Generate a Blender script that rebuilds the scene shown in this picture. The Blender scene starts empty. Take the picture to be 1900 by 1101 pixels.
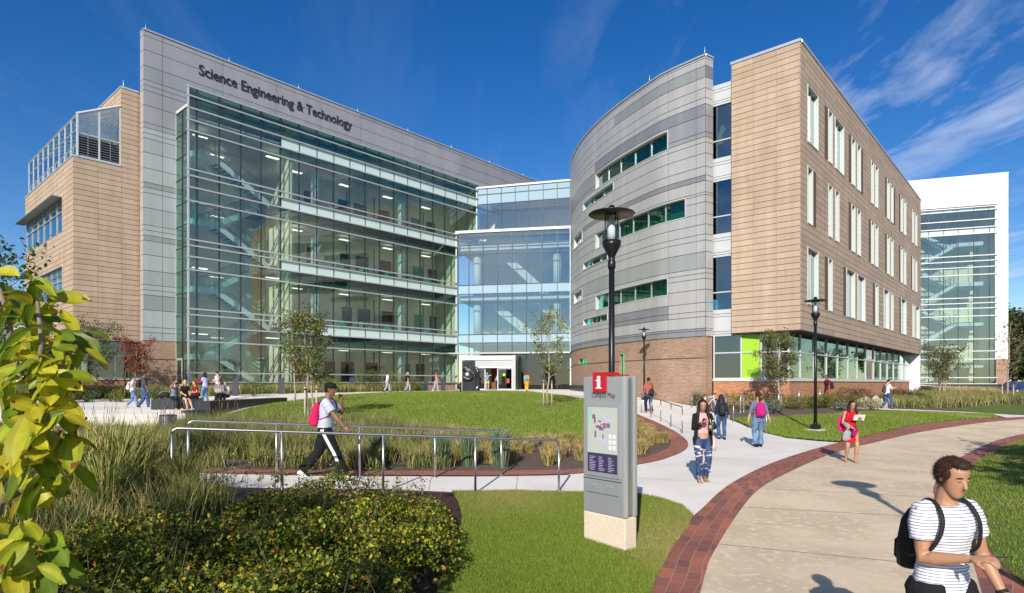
import bpy, bmesh, math, random
import numpy as np
from mathutils import Vector, Matrix
R = math.radians
SC = bpy.context.scene
COL = SC.collection
rng = np.random.default_rng(7)
random.seed(7)
E = 2.2            # eye height above the lower walkway
F = 1145.0         # focal length of the photograph in its own pixels
HX, HY = 950.0, 711.0
# ------------------------------------------------------------------ materials
MATS = {}
def mat(name, base=(.5,.5,.5), rough=.6, metal=0.0, noise=None, bump=None, attr=False, spec=.5, emit=None, streak=None, coat=0):
    m = bpy.data.materials.new(name); m.use_nodes = True
    nt = m.node_tree; N = nt.nodes; L = nt.links
    b = N['Principled BSDF']
    b.inputs['Base Color'].default_value = (*base, 1)
    b.inputs['Roughness'].default_value = rough
    b.inputs['Metallic'].default_value = metal
    b.inputs['Specular IOR Level'].default_value = spec
    if coat: b.inputs['Coat Weight'].default_value = coat
    src = None
    if attr:
        a = N.new('ShaderNodeAttribute'); a.attribute_name = 'Col'; src = a.outputs['Color']
    tc = N.new('ShaderNodeTexCoord')
    if noise:
        n = N.new('ShaderNodeTexNoise'); n.inputs['Scale'].default_value = noise[0]; n.inputs['Detail'].default_value = 5
        if streak:
            mp = N.new('ShaderNodeMapping'); mp.inputs['Scale'].default_value = streak; L.new(tc.outputs['Object'], mp.inputs['Vector']); L.new(mp.outputs[0], n.inputs['Vector'])
        else: L.new(tc.outputs['Object'], n.inputs['Vector'])
        mr = N.new('ShaderNodeMapRange'); mr.inputs[1].default_value = .25; mr.inputs[2].default_value = .75
        mr.inputs[3].default_value = 1-noise[1]; mr.inputs[4].default_value = 1+noise[1]
        L.new(n.outputs['Fac'], mr.inputs[0])
        mx = N.new('ShaderNodeVectorMath'); mx.operation = 'SCALE'
        if src: L.new(src, mx.inputs[0])
        else: mx.inputs[0].default_value = base
        L.new(mr.outputs[0], mx.inputs['Scale']); src = mx.outputs[0]
    if src: L.new(src, b.inputs['Base Color'])
    if bump:
        n2 = N.new('ShaderNodeTexNoise'); n2.inputs['Scale'].default_value = bump[0]; n2.inputs['Detail'].default_value = 6
        L.new(tc.outputs['Object'], n2.inputs['Vector'])
        bp = N.new('ShaderNodeBump'); bp.inputs['Strength'].default_value = bump[1]; bp.inputs['Distance'].default_value = bump[2]
        L.new(n2.outputs['Fac'], bp.inputs['Height']); L.new(bp.outputs[0], b.inputs['Normal'])
    if emit:
        b.inputs['Emission Color'].default_value = (*emit[0], 1); b.inputs['Emission Strength'].default_value = emit[1]
    MATS[name] = m
    return m
def glassmat(name, tint=(.75,.88,.82), refl=.10, rough=.0, rcol=(1,1,1), wav=0.0):
    m = bpy.data.materials.new(name); m.use_nodes = True
    nt = m.node_tree; N = nt.nodes; L = nt.links; N.clear()
    out = N.new('ShaderNodeOutputMaterial')
    t = N.new('ShaderNodeBsdfTransparent'); t.inputs[0].default_value = (*tint, 1)
    g = N.new('ShaderNodeBsdfGlossy'); g.inputs['Color'].default_value = (*rcol, 1); g.inputs['Roughness'].default_value = rough
    lw = N.new('ShaderNodeLayerWeight'); lw.inputs[0].default_value = .5
    f = N.new('ShaderNodeMath'); f.operation = 'POWER'; f.inputs[1].default_value = 4.5; L.new(lw.outputs['Facing'], f.inputs[0])
    mr = N.new('ShaderNodeMapRange'); mr.inputs[1].default_value = 0; mr.inputs[2].default_value = 1
    mr.inputs[3].default_value = refl; mr.inputs[4].default_value = 1
    L.new(f.outputs[0], mr.inputs[0])
    mx = N.new('ShaderNodeMixShader'); L.new(mr.outputs[0], mx.inputs[0]); L.new(t.outputs[0], mx.inputs[1]); L.new(g.outputs[0], mx.inputs[2])
    if wav:
        tc = N.new('ShaderNodeTexCoord'); n2 = N.new('ShaderNodeTexNoise'); n2.inputs['Scale'].default_value = .55; n2.inputs['Detail'].default_value = 1
        L.new(tc.outputs['Object'], n2.inputs['Vector'])
        bp = N.new('ShaderNodeBump'); bp.inputs['Strength'].default_value = wav; bp.inputs['Distance'].default_value = .1
        L.new(n2.outputs['Fac'], bp.inputs['Height']); L.new(bp.outputs[0], g.inputs['Normal'])
    L.new(mx.outputs[0], out.inputs[0]); MATS[name] = m
    return m
def brickmat(name, c1, c2, mortar, bw=.2, bh=.068, msize=.008, tan=None, coords='UV', patch=.12):
    m = bpy.data.materials.new(name); m.use_nodes = True
    nt = m.node_tree; N = nt.nodes; L = nt.links; b = N['Principled BSDF']; b.inputs['Roughness'].default_value = .85
    tc = N.new('ShaderNodeTexCoord'); br = N.new('ShaderNodeTexBrick')
    br.inputs['Color1'].default_value = (*c1,1); br.inputs['Color2'].default_value = (*c2,1); br.inputs['Mortar'].default_value = (*mortar,1)
    br.inputs['Scale'].default_value = 1; br.inputs['Brick Width'].default_value = bw; br.inputs['Row Height'].default_value = bh
    br.inputs['Mortar Size'].default_value = msize; br.inputs['Mortar Smooth'].default_value = .2; br.inputs['Bias'].default_value = 0
    L.new(tc.outputs[coords], br.inputs['Vector'])
    n = N.new('ShaderNodeTexNoise'); n.inputs['Scale'].default_value = .6; n.inputs['Detail'].default_value = 4
    L.new(tc.outputs['Object'], n.inputs['Vector'])
    mr = N.new('ShaderNodeMapRange'); mr.inputs[1].default_value=.3; mr.inputs[2].default_value=.7; mr.inputs[3].default_value=1-patch; mr.inputs[4].default_value=1+patch
    L.new(n.outputs['Fac'], mr.inputs[0])
    v = N.new('ShaderNodeVectorMath'); v.operation='SCALE'; L.new(br.outputs['Color'], v.inputs[0]); L.new(mr.outputs[0], v.inputs['Scale'])
    L.new(v.outputs[0], b.inputs['Base Color'])
    bp = N.new('ShaderNodeBump'); bp.inputs['Strength'].default_value=.5; bp.inputs['Distance'].default_value=.006; bp.invert=True
    L.new(br.outputs['Fac'], bp.inputs['Height']); L.new(bp.outputs[0], b.inputs['Normal'])
    MATS[name] = m; return m
M = MATS
mat('metal_panel', rough=.42, metal=.25, attr=True, noise=(1.0,.10), streak=(1.3,1.3,.16))
mat('beige_panel', rough=.75, attr=True, noise=(1.0,.13), streak=(2.2,2.2,.3))
mat('joint', (.06,.055,.05), .9)
mat('joint_gray', (.07,.07,.075), .9)
mat('alu', (.62,.64,.65), .35, .6)
mat('alu_dark', (.045,.06,.065), .4, .5)
mat('white_paint', (.66,.67,.66), .5)
mat('white_metal', (.50,.52,.54), .45, .1)
mat('steel', (.50,.48,.46), .38, 1.0, bump=(40,.05,.002))
mat('steel_dull', (.42,.42,.42), .4, .9)
mat('spandrel', (.52,.66,.64), .12, 0, spec=.6)
mat('spandrel_dim', (.16,.23,.21), .12, 0)
mat('spandrel_blue', (.30,.42,.50), .08, 0, spec=.9)
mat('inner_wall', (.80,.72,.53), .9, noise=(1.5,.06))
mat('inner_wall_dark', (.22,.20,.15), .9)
mat('inner_floor', (.25,.24,.22), .6)
mat('ceiling', (.55,.56,.52), .9)
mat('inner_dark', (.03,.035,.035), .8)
mat('door_red', (.16,.05,.03), .6)
mat('stair_white', (.62,.66,.64), .6)
mat('stair_rail', (.25,.28,.29), .4, .6)
mat('teal_panel', (.02,.30,.26), .5)
mat('blue_paint', (.03,.07,.2), .5)
mat('lime', (.29,.52,.02), .5)
mat('dark_granite', (.028,.034,.038), .35, 0, noise=(30,.25))
mat('black_metal', (.012,.012,.014), .35, .3)
mat('black_plastic', (.012,.012,.013), .45)
mat('concrete_light', (.56,.54,.50), .9, noise=(2.5,.08), bump=(60,.25,.004))
mat('cloud_white', (.8,.8,.8), .9)
glassmat('glass_green', (.845,.93,.91), .085, wav=.12)
glassmat('glass_teal', (.48,.74,.66), .09, wav=.03)
glassmat('glass_side', (.50,.80,.68), .10)
glassmat('glass_dark', (.16,.34,.32), .16, wav=.04)
glassmat('glass_win', (.35,.66,.74), .16, wav=.02)
glassmat('glass_curve', (.35,.80,.62), .08, wav=.03)
glassmat('glass_atrium', (.85,.91,.90), .19, rcol=(.95,.97,.97), wav=.05)
glassmat('glass_entry', (.22,.30,.33), .12, wav=.03)
glassmat('glass_far', (.82,.90,.89), .11, wav=.03)
glassmat('glass_roof', (.55,.70,.75), .25, wav=.04)
glassmat('glass_clear', (.9,.94,.95), .08)
brickmat('brick_brown', (.34,.205,.135), (.22,.13,.09), (.43,.33,.245), .24, .085, .010)
brickmat('brick_orange', (.52,.21,.085), (.30,.115,.06), (.44,.33,.22), .26, .085, .008, patch=.1)
# ------------------------------------------------------------------ mesh builder
class MB:
    def __init__(s): s.v=[]; s.f=[]; s.c=[]; s.uv=[]; s.smooth=[]
    def add(s, vs, fs, col=(1,1,1), uvs=None, smooth=False):
        n=len(s.v); s.v.extend([tuple(v) for v in vs])
        for k,f in enumerate(fs):
            s.f.append(tuple(i+n for i in f)); s.c.append(col); s.smooth.append(smooth)
            s.uv.append(uvs[k] if uvs else None)
    def quad(s, a,b,c,d, col=(1,1,1), uv=None): s.add([a,b,c,d],[(0,1,2,3)],col,[uv] if uv else None)
    def hexa(s, p, col=(1,1,1)):   # p: 8 corners, bottom 4 ccw then top 4
        s.add(p, [(3,2,1,0),(4,5,6,7),(0,1,5,4),(1,2,6,5),(2,3,7,6),(3,0,4,7)], col)
    def box(s, x0,x1,y0,y1,z0,z1, col=(1,1,1)):
        s.hexa([(x0,y0,z0),(x1,y0,z0),(x1,y1,z0),(x0,y1,z0),(x0,y0,z1),(x1,y0,z1),(x1,y1,z1),(x0,y1,z1)], col)
    def obox(s, c, ax, ay, az, hx, hy, hz, col=(1,1,1)):
        c=Vector(c); ax=Vector(ax)*hx; ay=Vector(ay)*hy; az=Vector(az)*hz
        s.hexa([c-ax-ay-az,c+ax-ay-az,c+ax+ay-az,c-ax+ay-az,c-ax-ay+az,c+ax-ay+az,c+ax+ay+az,c-ax+ay+az], col)
    def tube(s, pts, rad, n=8, col=(1,1,1), caps=True, smooth=True, flat=1.0):
        pts=[Vector(p) for p in pts]
        if not hasattr(rad,'__len__'): rad=[rad]*len(pts)
        base=len(s.v); ref=None; rings=[]
        for i,p in enumerate(pts):
            d=(pts[min(i+1,len(pts)-1)]-pts[max(i-1,0)])
            if d.length<1e-9: d=Vector((0,0,1))
            d.normalize()
            if ref is None:
                ref=Vector((0,0,1)) if abs(d.z)<.9 else Vector((1,0,0))
            a=d.cross(ref)
            if a.length<1e-6: a=d.cross(Vector((0,1,0)))
            a.normalize(); b=a.cross(d).normalized(); ref=b
            rings.append([p+a*math.cos(t)*rad[i]+b*math.sin(t)*rad[i]*flat for t in [2*math.pi*k/n for k in range(n)]])
        vs=[v for r in rings for v in r]; fs=[]
        for i in range(len(pts)-1):
            for k in range(n):
                fs.append((i*n+k, i*n+(k+1)%n, (i+1)*n+(k+1)%n, (i+1)*n+k))
        if caps:
            fs.append(tuple(range(n))[::-1]); fs.append(tuple((len(pts)-1)*n+k for k in range(n)))
        s.add(vs,fs,col,smooth=smooth)
    def cyl(s, c, r, z0, z1, n=16, col=(1,1,1), r1=None):
        r1=r if r1 is None else r1
        s.tube([(c[0],c[1],z0),(c[0],c[1],z1)],[r,r1],n,col)
    def lathe(s, c, prof, n=20, col=(1,1,1)):
        vs=[]; 
        for r,z in prof:
            for k in range(n):
                t=2*math.pi*k/n; vs.append((c[0]+r*math.cos(t),c[1]+r*math.sin(t),c[2]+z))
        fs=[(i*n+k,i*n+(k+1)%n,(i+1)*n+(k+1)%n,(i+1)*n+k) for i in range(len(prof)-1) for k in range(n)]
        fs.append(tuple(range(n))[::-1]); fs.append(tuple((len(prof)-1)*n+k for k in range(n)))
        s.add(vs,fs,col,smooth=True)
    def mesh(s, name):
        me=bpy.data.meshes.new(name); me.from_pydata([tuple(v) for v in s.v],[],s.f)
        ca=me.color_attributes.new('Col','FLOAT_COLOR','CORNER'); cols=[]; uvs=[]; anyuv=any(u is not None for u in s.uv)
        for f,c,u in zip(s.f,s.c,s.uv):
            for k in range(len(f)):
                cols.extend((c[0],c[1],c[2],1)); 
                if anyuv: uvs.extend(u[k] if u else (0,0))
        ca.data.foreach_set('color',cols)
        if anyuv: me.uv_layers.new(name='UVMap').data.foreach_set('uv',uvs)
        me.polygons.foreach_set('use_smooth',s.smooth)
        return me
def npmesh(name, V, Fs, cols=None, smooth=False):
    me=bpy.data.meshes.new(name); V=np.asarray(V,dtype=np.float32); Fs=np.asarray(Fs,dtype=np.int32); k=Fs.shape[1]
    me.vertices.add(len(V)); me.vertices.foreach_set('co',V.ravel())
    me.loops.add(Fs.size); me.loops.foreach_set('vertex_index',Fs.ravel())
    me.polygons.add(len(Fs)); me.polygons.foreach_set('loop_start',np.arange(0,Fs.size,k,dtype=np.int32))
    me.update(calc_edges=True)
    if cols is not None:
        ca=me.color_attributes.new('Col','FLOAT_COLOR','POINT'); c=np.ones((len(V),4),dtype=np.float32); c[:,:3]=cols
        ca.data.foreach_set('color',c.ravel())
    if smooth: me.polygons.foreach_set('use_smooth',np.ones(len(Fs),dtype=bool))
    return me
ORG = {}
def tag(o, label=None, cat=None, group=None, kind=None):
    if label: o['label']=label
    if cat: o['category']=cat
    if group: o['group']=group
    if kind: o['kind']=kind
    return o
def thing(name, label, cat, loc=(0,0,0), rz=0, group=None):
    o=bpy.data.objects.new(name,None); COL.objects.link(o); o.location=loc; o.rotation_euler=(0,0,rz); o.empty_display_size=.2
    ORG[o.name]=Vector(loc); return tag(o,label,cat,group)
def obj(name, mb, material, parent=None, local=False):
    me = mb.mesh(name) if isinstance(mb,MB) else mb
    me.materials.clear()
    for m in (material if isinstance(material,(list,tuple)) else [material]): me.materials.append(M[m] if isinstance(m,str) else m)
    o=bpy.data.objects.new(name,me); COL.objects.link(o)
    if parent:
        o.parent=parent
        if not local: o.location=-ORG[parent.name]
    ORG[o.name]=Vector((0,0,0))
    return o
def struct(name, mb, m): return tag(obj(name,mb,m),kind='structure')
def copy_tree(o, parent=None):
    c=o.copy(); COL.objects.link(c); ORG[c.name]=ORG.get(o.name,Vector((0,0,0))).copy()
    if parent: c.parent=parent
    for ch in list(o.children): copy_tree(ch,c)
    return c
# ------------------------------------------------------------------ terrain height: thin plate spline through surveyed spots
CP = np.array([(1.6,8,0),(2.9,3.9,0),(0,0,0),(-6,0,.1),(8,0,0),(3.7,12,.2),(6,8,.04),(8.4,15.3,.2),(7.4,18.3,.31),(12,24.5,.34),
 (6.35,23,.40),(6.5,31,.74),(10.5,36,.75),(10.2,26.5,.36),(9.4,44,1.28),(0,58,1.55),(-18.5,31,.95),(-3.6,11.2,.42),(-5.3,9.7,.56),(.88,11.6,.16),
 (-8,10.5,.6),(-8,6,.4),(-15,8,.7),(-3,6,.15),(0,20,.42),(-8,20,.58),(-4,30,.98),(-13,23.2,.38),(-18,23.2,.38),(-13,26.2,.98),(-18,26.2,.98),(-8,45,1.46),(-20,41,1.45),(-30,30,1.2),(20,20,.2),
 (28,34,.45),(16,32.5,.9),(25,43,1.05),(45,65,1.2),(60,60,1.0),(35,20,.2),(60,30,.3),(-40,50,1.5),(-60,20,1),(15,8,0),(15,0,0),(-20,0,.4),(1,48,1.5),
 (-60,90,1.6),(60,95,1.4),(0,95,1.6),(5,40,1.25),(-50,-20,.2),(50,-20,.1),(0,-25,0),(-15,50,1.5)],dtype=float)
def _phi(r2): return np.where(r2>1e-12, .5*r2*np.log(np.maximum(r2,1e-12)), 0)
_P=CP[:,:2]/20; _n=len(CP)
_K=_phi(((_P[:,None]-_P[None])**2).sum(-1))+np.eye(_n)*.002
_Q=np.hstack([np.ones((_n,1)),_P]); _A=np.block([[_K,_Q],[_Q.T,np.zeros((3,3))]])
_W=np.linalg.solve(_A,np.concatenate([CP[:,2],np.zeros(3)]))
def gz(x,y):
    x=np.asarray(x,dtype=float); y=np.asarray(y,dtype=float); sh=np.broadcast(x,y).shape
    p=np.stack([np.broadcast_to(x,sh).ravel(),np.broadcast_to(y,sh).ravel()],-1)
    p=np.clip(p,[-75,-30],[75,100])/20
    out=np.empty(len(p))
    for i in range(0,len(p),20000):
        q=p[i:i+20000]; out[i:i+20000]=_phi(((q[:,None]-_P[None])**2).sum(-1))@_W[:_n]+_W[_n]+q@_W[_n+1:]
    out=np.clip(out,-.3,2.2)
    return out.reshape(sh)
def g(x,y): return float(gz(x,y))
_t=np.concatenate([np.arange(2.5,20,.05),np.arange(20,120,.2)])
def gp(px,py):
    """ground point seen at a pixel of the photograph"""
    qx=(px-HX)/F; qz=(HY-py)/F
    h=E+qz*_t-gz(qx*_t,_t)
    i=int(np.argmax(h<0)) if (h<0).any() else len(_t)-1
    i=max(i,1); a=h[i-1]/(h[i-1]-h[i]) if h[i-1]!=h[i] else 0
    Y=_t[i-1]+a*(_t[i]-_t[i-1]); return (qx*Y,Y)
def at(px,Y): return ((px-HX)/F*Y, Y)
def drape(name, poly, off, material, step=.5, kind='structure'):
    from mathutils.geometry import delaunay_2d_cdt
    pv=[Vector(p) for p in poly]; n=len(pv)
    vv,_,ff,_,_,_=delaunay_2d_cdt(pv,[],[list(range(n))],1,1e-4)
    bm=bmesh.new(); vs=[bm.verts.new((p.x,p.y,0)) for p in vv]
    for f in ff:
        try: bm.faces.new([vs[i] for i in f])
        except ValueError: pass
    xs=[p[0] for p in poly]; ys=[p[1] for p in poly]
    for ax,(lo,hi) in ((0,(min(xs),max(xs))),(1,(min(ys),max(ys)))):
        k=math.floor(lo/step)*step+step
        while k<hi:
            co=[0,0,0]; no=[0,0,0]; co[ax]=k; no[ax]=1
            bmesh.ops.bisect_plane(bm,geom=bm.verts[:]+bm.edges[:]+bm.faces[:],plane_co=co,plane_no=no,dist=1e-5); k+=step
    bm.verts.ensure_lookup_table()
    co=np.array([v.co[:] for v in bm.verts]); z=gz(co[:,0],co[:,1])+off
    for v,zz in zip(bm.verts,z): v.co.z=zz
    for f in bm.faces:
        if f.normal.z<0: f.normal_flip()
        f.smooth=True
    bm.normal_update()
    for f in bm.faces:
        if f.normal.z<0: f.normal_flip()
    me=bpy.data.meshes.new(name); bm.to_mesh(me); bm.free()
    return tag(obj(name,me,material),kind=kind)
def crom(pts, n=8, closed=False):
    P=[np.array(p,dtype=float) for p in pts]; out=[]
    m=len(P)
    for i in range(m-1):
        p0=P[max(i-1,0)]; p1=P[i]; p2=P[i+1]; p3=P[min(i+2,m-1)]
        for k in range(n):
            t=k/n; out.append(.5*((2*p1)+(-p0+p2)*t+(2*p0-5*p1+4*p2-p3)*t*t+(-p0+3*p1-3*p2+p3)*t**3))
    out.append(P[-1]); return [tuple(p) for p in out]
def strip(name, left, right, off, material, nu=4, kind='structure'):
    """band between two edge lines with the same number of points, UVs in metres along / across"""
    Lp=np.array(left); Rp=np.array(right); n=len(Lp); mid=(Lp+Rp)/2
    s=np.concatenate([[0],np.cumsum(np.linalg.norm(np.diff(mid,axis=0),axis=1))])
    mb=MB(); W=np.linalg.norm(Lp-Rp,axis=1)
    T=np.linspace(0,1,nu+1); G=Lp[:,None]*(1-T)[None,:,None]+Rp[:,None]*T[None,:,None]; Z=gz(G[...,0],G[...,1])+off
    vs=[(G[i,j,0],G[i,j,1],Z[i,j]) for i in range(n) for j in range(nu+1)]; fs=[];uv=[]
    k=nu+1
    for i in range(n-1):
        for j in range(nu):
            fs.append((i*k+j,i*k+j+1,(i+1)*k+j+1,(i+1)*k+j))
            uv.append([(s[i],T[j]*W[i]),(s[i],T[j+1]*W[i]),(s[i+1],T[j+1]*W[i+1]),(s[i+1],T[j]*W[i+1])])
    mb.add(vs,fs,(1,1,1),uv,True)
    return tag(obj(name,mb,material),kind=kind)
# ------------------------------------------------------------------ wall frames: path in plan, u along it (left to right as photographed), outward normal to the right of travel
class Wall:
    def __init__(s, pts):
        s.p=[np.array(p,dtype=float) for p in pts]; s.s=[0]
        for a,b in zip(s.p[:-1],s.p[1:]): s.s.append(s.s[-1]+np.linalg.norm(b-a))
        s.len=s.s[-1]; s.nn=[]
        for i in range(len(s.p)):
            d=s.p[min(i+1,len(s.p)-1)]-s.p[max(i-1,0)]; d=d/np.linalg.norm(d); s.nn.append(np.array((d[1],-d[0])))
    def P(s,u,z,o=0):
        i=0
        while i<len(s.p)-2 and u>s.s[i+1]: i+=1
        t=(u-s.s[i])/(s.s[i+1]-s.s[i]); p=s.p[i]*(1-t)+s.p[i+1]*t
        tt=min(max(t,0),1); n=s.nn[i]*(1-tt)+s.nn[i+1]*tt; n=n/np.linalg.norm(n); q=p+n*o
        return (q[0],q[1],z)
    def u(s,px):
        best=None
        for i in range(len(s.p)-1):
            a,b=s.p[i],s.p[i+1]; d=b-a; q=(px-HX)/F; den=d[0]-q*d[1]
            if abs(den)<1e-9: continue
            t=(q*a[1]-a[0])/den
            e=max(0,-t,t-1)
            if best is None or e<best[0]: best=(e,s.s[i]+t*(s.s[i+1]-s.s[i]))
        return best[1]
    def cuts(s,u0,u1,step=None):
        c=[u0]+[x for x in s.s[1:-1] if u0+.01<x<u1-.01]+[u1]; return c
    def box(s,mb,u0,u1,z0,z1,o0,o1,col=(1,1,1)):
        c=s.cuts(u0,u1); k=len(c); vs=[]; fs=[]; uvs=[]
        for u in c:
            for z,o in ((z0,o0),(z0,o1),(z1,o1),(z1,o0)): vs.append(s.P(u,z,o))
        for i in range(k-1):
            a=i*4;b=a+4; U=[(c[i],z0),(c[i+1],z0),(c[i+1],z1),(c[i],z1)]
            fs+= [(a+1,b+1,b+2,a+2),(a+3,a+2,b+2,b+3),(a,b,b+1,a+1),(a,a+3,b+3,b)]; uvs+=[U,U,U,U]
        fs+=[(0,1,2,3),tuple((k-1)*4+j for j in (3,2,1,0))]; e=[(0,z0),(abs(o1-o0),z0),(abs(o1-o0),z1),(0,z1)]; uvs+=[e,e[::-1]]
        mb.add(vs,fs,col,uvs)
    def sheet(s,mb,u0,u1,z0,z1,o,col=(1,1,1)):
        c=s.cuts(u0,u1)
        for a,b in zip(c[:-1],c[1:]):
            mb.quad(s.P(a,z0,o),s.P(b,z0,o),s.P(b,z1,o),s.P(a,z1,o),col,[(a,z0),(b,z0),(b,z1),(a,z1)])
def rsub(rects, hole):
    h0,h1,k0,k1=hole; out=[]
    for (a,b,c,d) in rects:
        if h1<=a or h0>=b or k1<=c or k0>=d: out.append((a,b,c,d)); continue
        if a<h0: out.append((a,h0,c,d))
        if h1<b: out.append((h1,b,c,d))
        m0,m1=max(a,h0),min(b,h1)
        if c<k0: out.append((m0,m1,c,k0))
        if k1<d: out.append((m0,m1,k1,d))
    return [r for r in out if r[1]-r[0]>.02 and r[3]-r[2]>.02]
def panels(w, u_joints, z_joints, colf, holes=(), gap=.03, o=0.0, th=.03, vgap=None):
    mb=MB(); vg=gap*.5 if vgap is None else vgap
    for i,(a,b) in enumerate(zip(u_joints[:-1],u_joints[1:])):
        for j,(c,d) in enumerate(zip(z_joints[:-1],z_joints[1:])):
            c_,d_=min(c,d),max(c,d)
            rs=[(a+vg/2,b-vg/2,c_+gap/2,d_-gap/2)]
            for h in holes: rs=rsub(rs,h)
            for r in rs: w.box(mb,r[0],r[1],r[2],r[3],o,o+th,colf(i,j,(a+b)/2,(c_+d_)/2))
    return mb
def backing(w,u0,u1,z0,z1,holes=(),o=-.02,th=.1):
    mb=MB(); rs=[(u0,u1,z0,z1)]
    for h in holes: rs=rsub(rs,h)
    for r in rs: w.box(mb,r[0],r[1],r[2],r[3],o-th,o)
    return mb
# ------------------------------------------------------------------ camera, sun, sky
cam=bpy.data.cameras.new('camera'); co=bpy.data.objects.new('camera',cam); COL.objects.link(co); SC.camera=co
co.location=(0,0,E); co.rotation_euler=(R(90),0,0)
cam.sensor_width=36; cam.lens=F/1900*36; cam.shift_y=(HY-550.5)/1900; cam.clip_end=3000; cam.clip_start=.05
SUN_AZ=13.0; SUN_EL=28.0    # shadows run 13 degrees right of the view axis
sd=Vector((math.sin(R(SUN_AZ))*math.cos(R(SUN_EL)),math.cos(R(SUN_AZ))*math.cos(R(SUN_EL)),-math.sin(R(SUN_EL))))  # travel direction of light
sl=bpy.data.lights.new('sun','SUN'); so=bpy.data.objects.new('sun',sl); COL.objects.link(so)
sl.energy=4.7; sl.angle=R(.5); sl.color=(1,.92,.80)
so.rotation_euler=sd.to_track_quat('-Z','Y').to_euler()
W=bpy.data.worlds.new('World'); SC.world=W; W.use_nodes=True
def build_world():
    nt=W.node_tree; N=nt.nodes; L=nt.links; bg=N['Background']
    sky=N.new('ShaderNodeTexSky'); sky.sky_type='NISHITA'; sky.sun_disc=False; sky.sun_elevation=R(SUN_EL)
    sky.sun_rotation=R(180+SUN_AZ); sky.altitude=0; sky.air_density=1.0; sky.dust_density=.0; sky.ozone_density=3.0
    hs=N.new('ShaderNodeHueSaturation'); hs.inputs['Saturation'].default_value=1.37; hs.inputs['Value'].default_value=.83; hs.inputs['Hue'].default_value=.512
    L.new(sky.outputs[0],hs.inputs['Color'])
    tc=N.new('ShaderNodeTexCoord'); sep=N.new('ShaderNodeSeparateXYZ'); L.new(tc.outputs['Generated'],sep.inputs[0])
    zc=N.new('ShaderNodeMath'); zc.operation='MAXIMUM'; zc.inputs[1].default_value=.03; L.new(sep.outputs['Z'],zc.inputs[0])
    dx=N.new('ShaderNodeMath'); dx.operation='DIVIDE'; L.new(sep.outputs['X'],dx.inputs[0]); L.new(zc.outputs[0],dx.inputs[1])
    dy=N.new('ShaderNodeMath'); dy.operation='DIVIDE'; L.new(sep.outputs['Y'],dy.inputs[0]); L.new(zc.outputs[0],dy.inputs[1])
    cb=N.new('ShaderNodeCombineXYZ'); L.new(dx.outputs[0],cb.inputs[0]); L.new(dy.outputs[0],cb.inputs[1])
    mp=N.new('ShaderNodeMapping'); mp.inputs['Rotation'].default_value=(0,0,R(28)); mp.inputs['Scale'].default_value=(1.7,.42,1); mp.inputs['Location'].default_value=(3.1,1.2,0)
    L.new(cb.outputs[0],mp.inputs['Vector'])
    n1=N.new('ShaderNodeTexNoise'); n1.inputs['Scale'].default_value=1.5; n1.inputs['Detail'].default_value=9; n1.inputs['Roughness'].default_value=.60; n1.inputs['Distortion'].default_value=.9
    L.new(mp.outputs[0],n1.inputs['Vector'])
    n2=N.new('ShaderNodeTexNoise'); n2.inputs['Scale'].default_value=.45; n2.inputs['Detail'].default_value=2
    L.new(cb.outputs[0],n2.inputs['Vector'])
    # more cloud towards the right of the view (+X)
    r1=N.new('ShaderNodeMapRange'); r1.inputs[1].default_value=.47; r1.inputs[2].default_value=.70; L.new(n1.outputs['Fac'],r1.inputs[0])
    r2=N.new('ShaderNodeMapRange'); r2.inputs[1].default_value=.10; r2.inputs[2].default_value=.52; r2.inputs[3].default_value=.10; r2.inputs[4].default_value=1; L.new(sep.outputs['X'],r2.inputs[0])
    r3=N.new('ShaderNodeMapRange'); r3.inputs[1].default_value=.35; r3.inputs[2].default_value=.6; r3.inputs[3].default_value=.35; L.new(n2.outputs['Fac'],r3.inputs[0])
    m1=N.new('ShaderNodeMath'); m1.operation='MULTIPLY'; L.new(r1.outputs[0],m1.inputs[0]); L.new(r2.outputs[0],m1.inputs[1])
    m2=N.new('ShaderNodeMath'); m2.operation='MULTIPLY'; L.new(m1.outputs[0],m2.inputs[0]); L.new(r3.outputs[0],m2.inputs[1])
    # billowy clouds on the side of the sky behind the viewer, seen only as reflections
    mp2=N.new('ShaderNodeMapping'); mp2.inputs['Scale'].default_value=(3,3,6); mp2.inputs['Location'].default_value=(2.3,.7,.4); L.new(tc.outputs['Generated'],mp2.inputs['Vector'])
    n3=N.new('ShaderNodeTexNoise'); n3.inputs['Scale'].default_value=1.2; n3.inputs['Detail'].default_value=7; n3.inputs['Roughness'].default_value=.5; L.new(mp2.outputs[0],n3.inputs['Vector'])
    r4=N.new('ShaderNodeMapRange'); r4.inputs[1].default_value=.42; r4.inputs[2].default_value=.60; L.new(n3.outputs['Fac'],r4.inputs[0])
    r5=N.new('ShaderNodeMapRange'); r5.inputs[1].default_value=-.15; r5.inputs[2].default_value=-.4; L.new(sep.outputs['Y'],r5.inputs[0])
    m4=N.new('ShaderNodeMath'); m4.operation='MULTIPLY'; L.new(r4.outputs[0],m4.inputs[0]); L.new(r5.outputs[0],m4.inputs[1])
    m5=N.new('ShaderNodeMath'); m5.operation='MAXIMUM'; L.new(m2.outputs[0],m5.inputs[0]); L.new(m4.outputs[0],m5.inputs[1])
    m3=N.new('ShaderNodeMath'); m3.operation='MULTIPLY'; m3.inputs[1].default_value=.60; L.new(m5.outputs[0],m3.inputs[0])
    mx=N.new('ShaderNodeMix'); mx.data_type='RGBA'; L.new(m3.outputs[0],mx.inputs['Factor']); L.new(hs.outputs[0],mx.inputs['A']); mx.inputs['B'].default_value=(6.0,6.4,7.4,1)
    L.new(mx.outputs['Result'],bg.inputs['Color']); bg.inputs['Strength'].default_value=.115
build_world()
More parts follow.
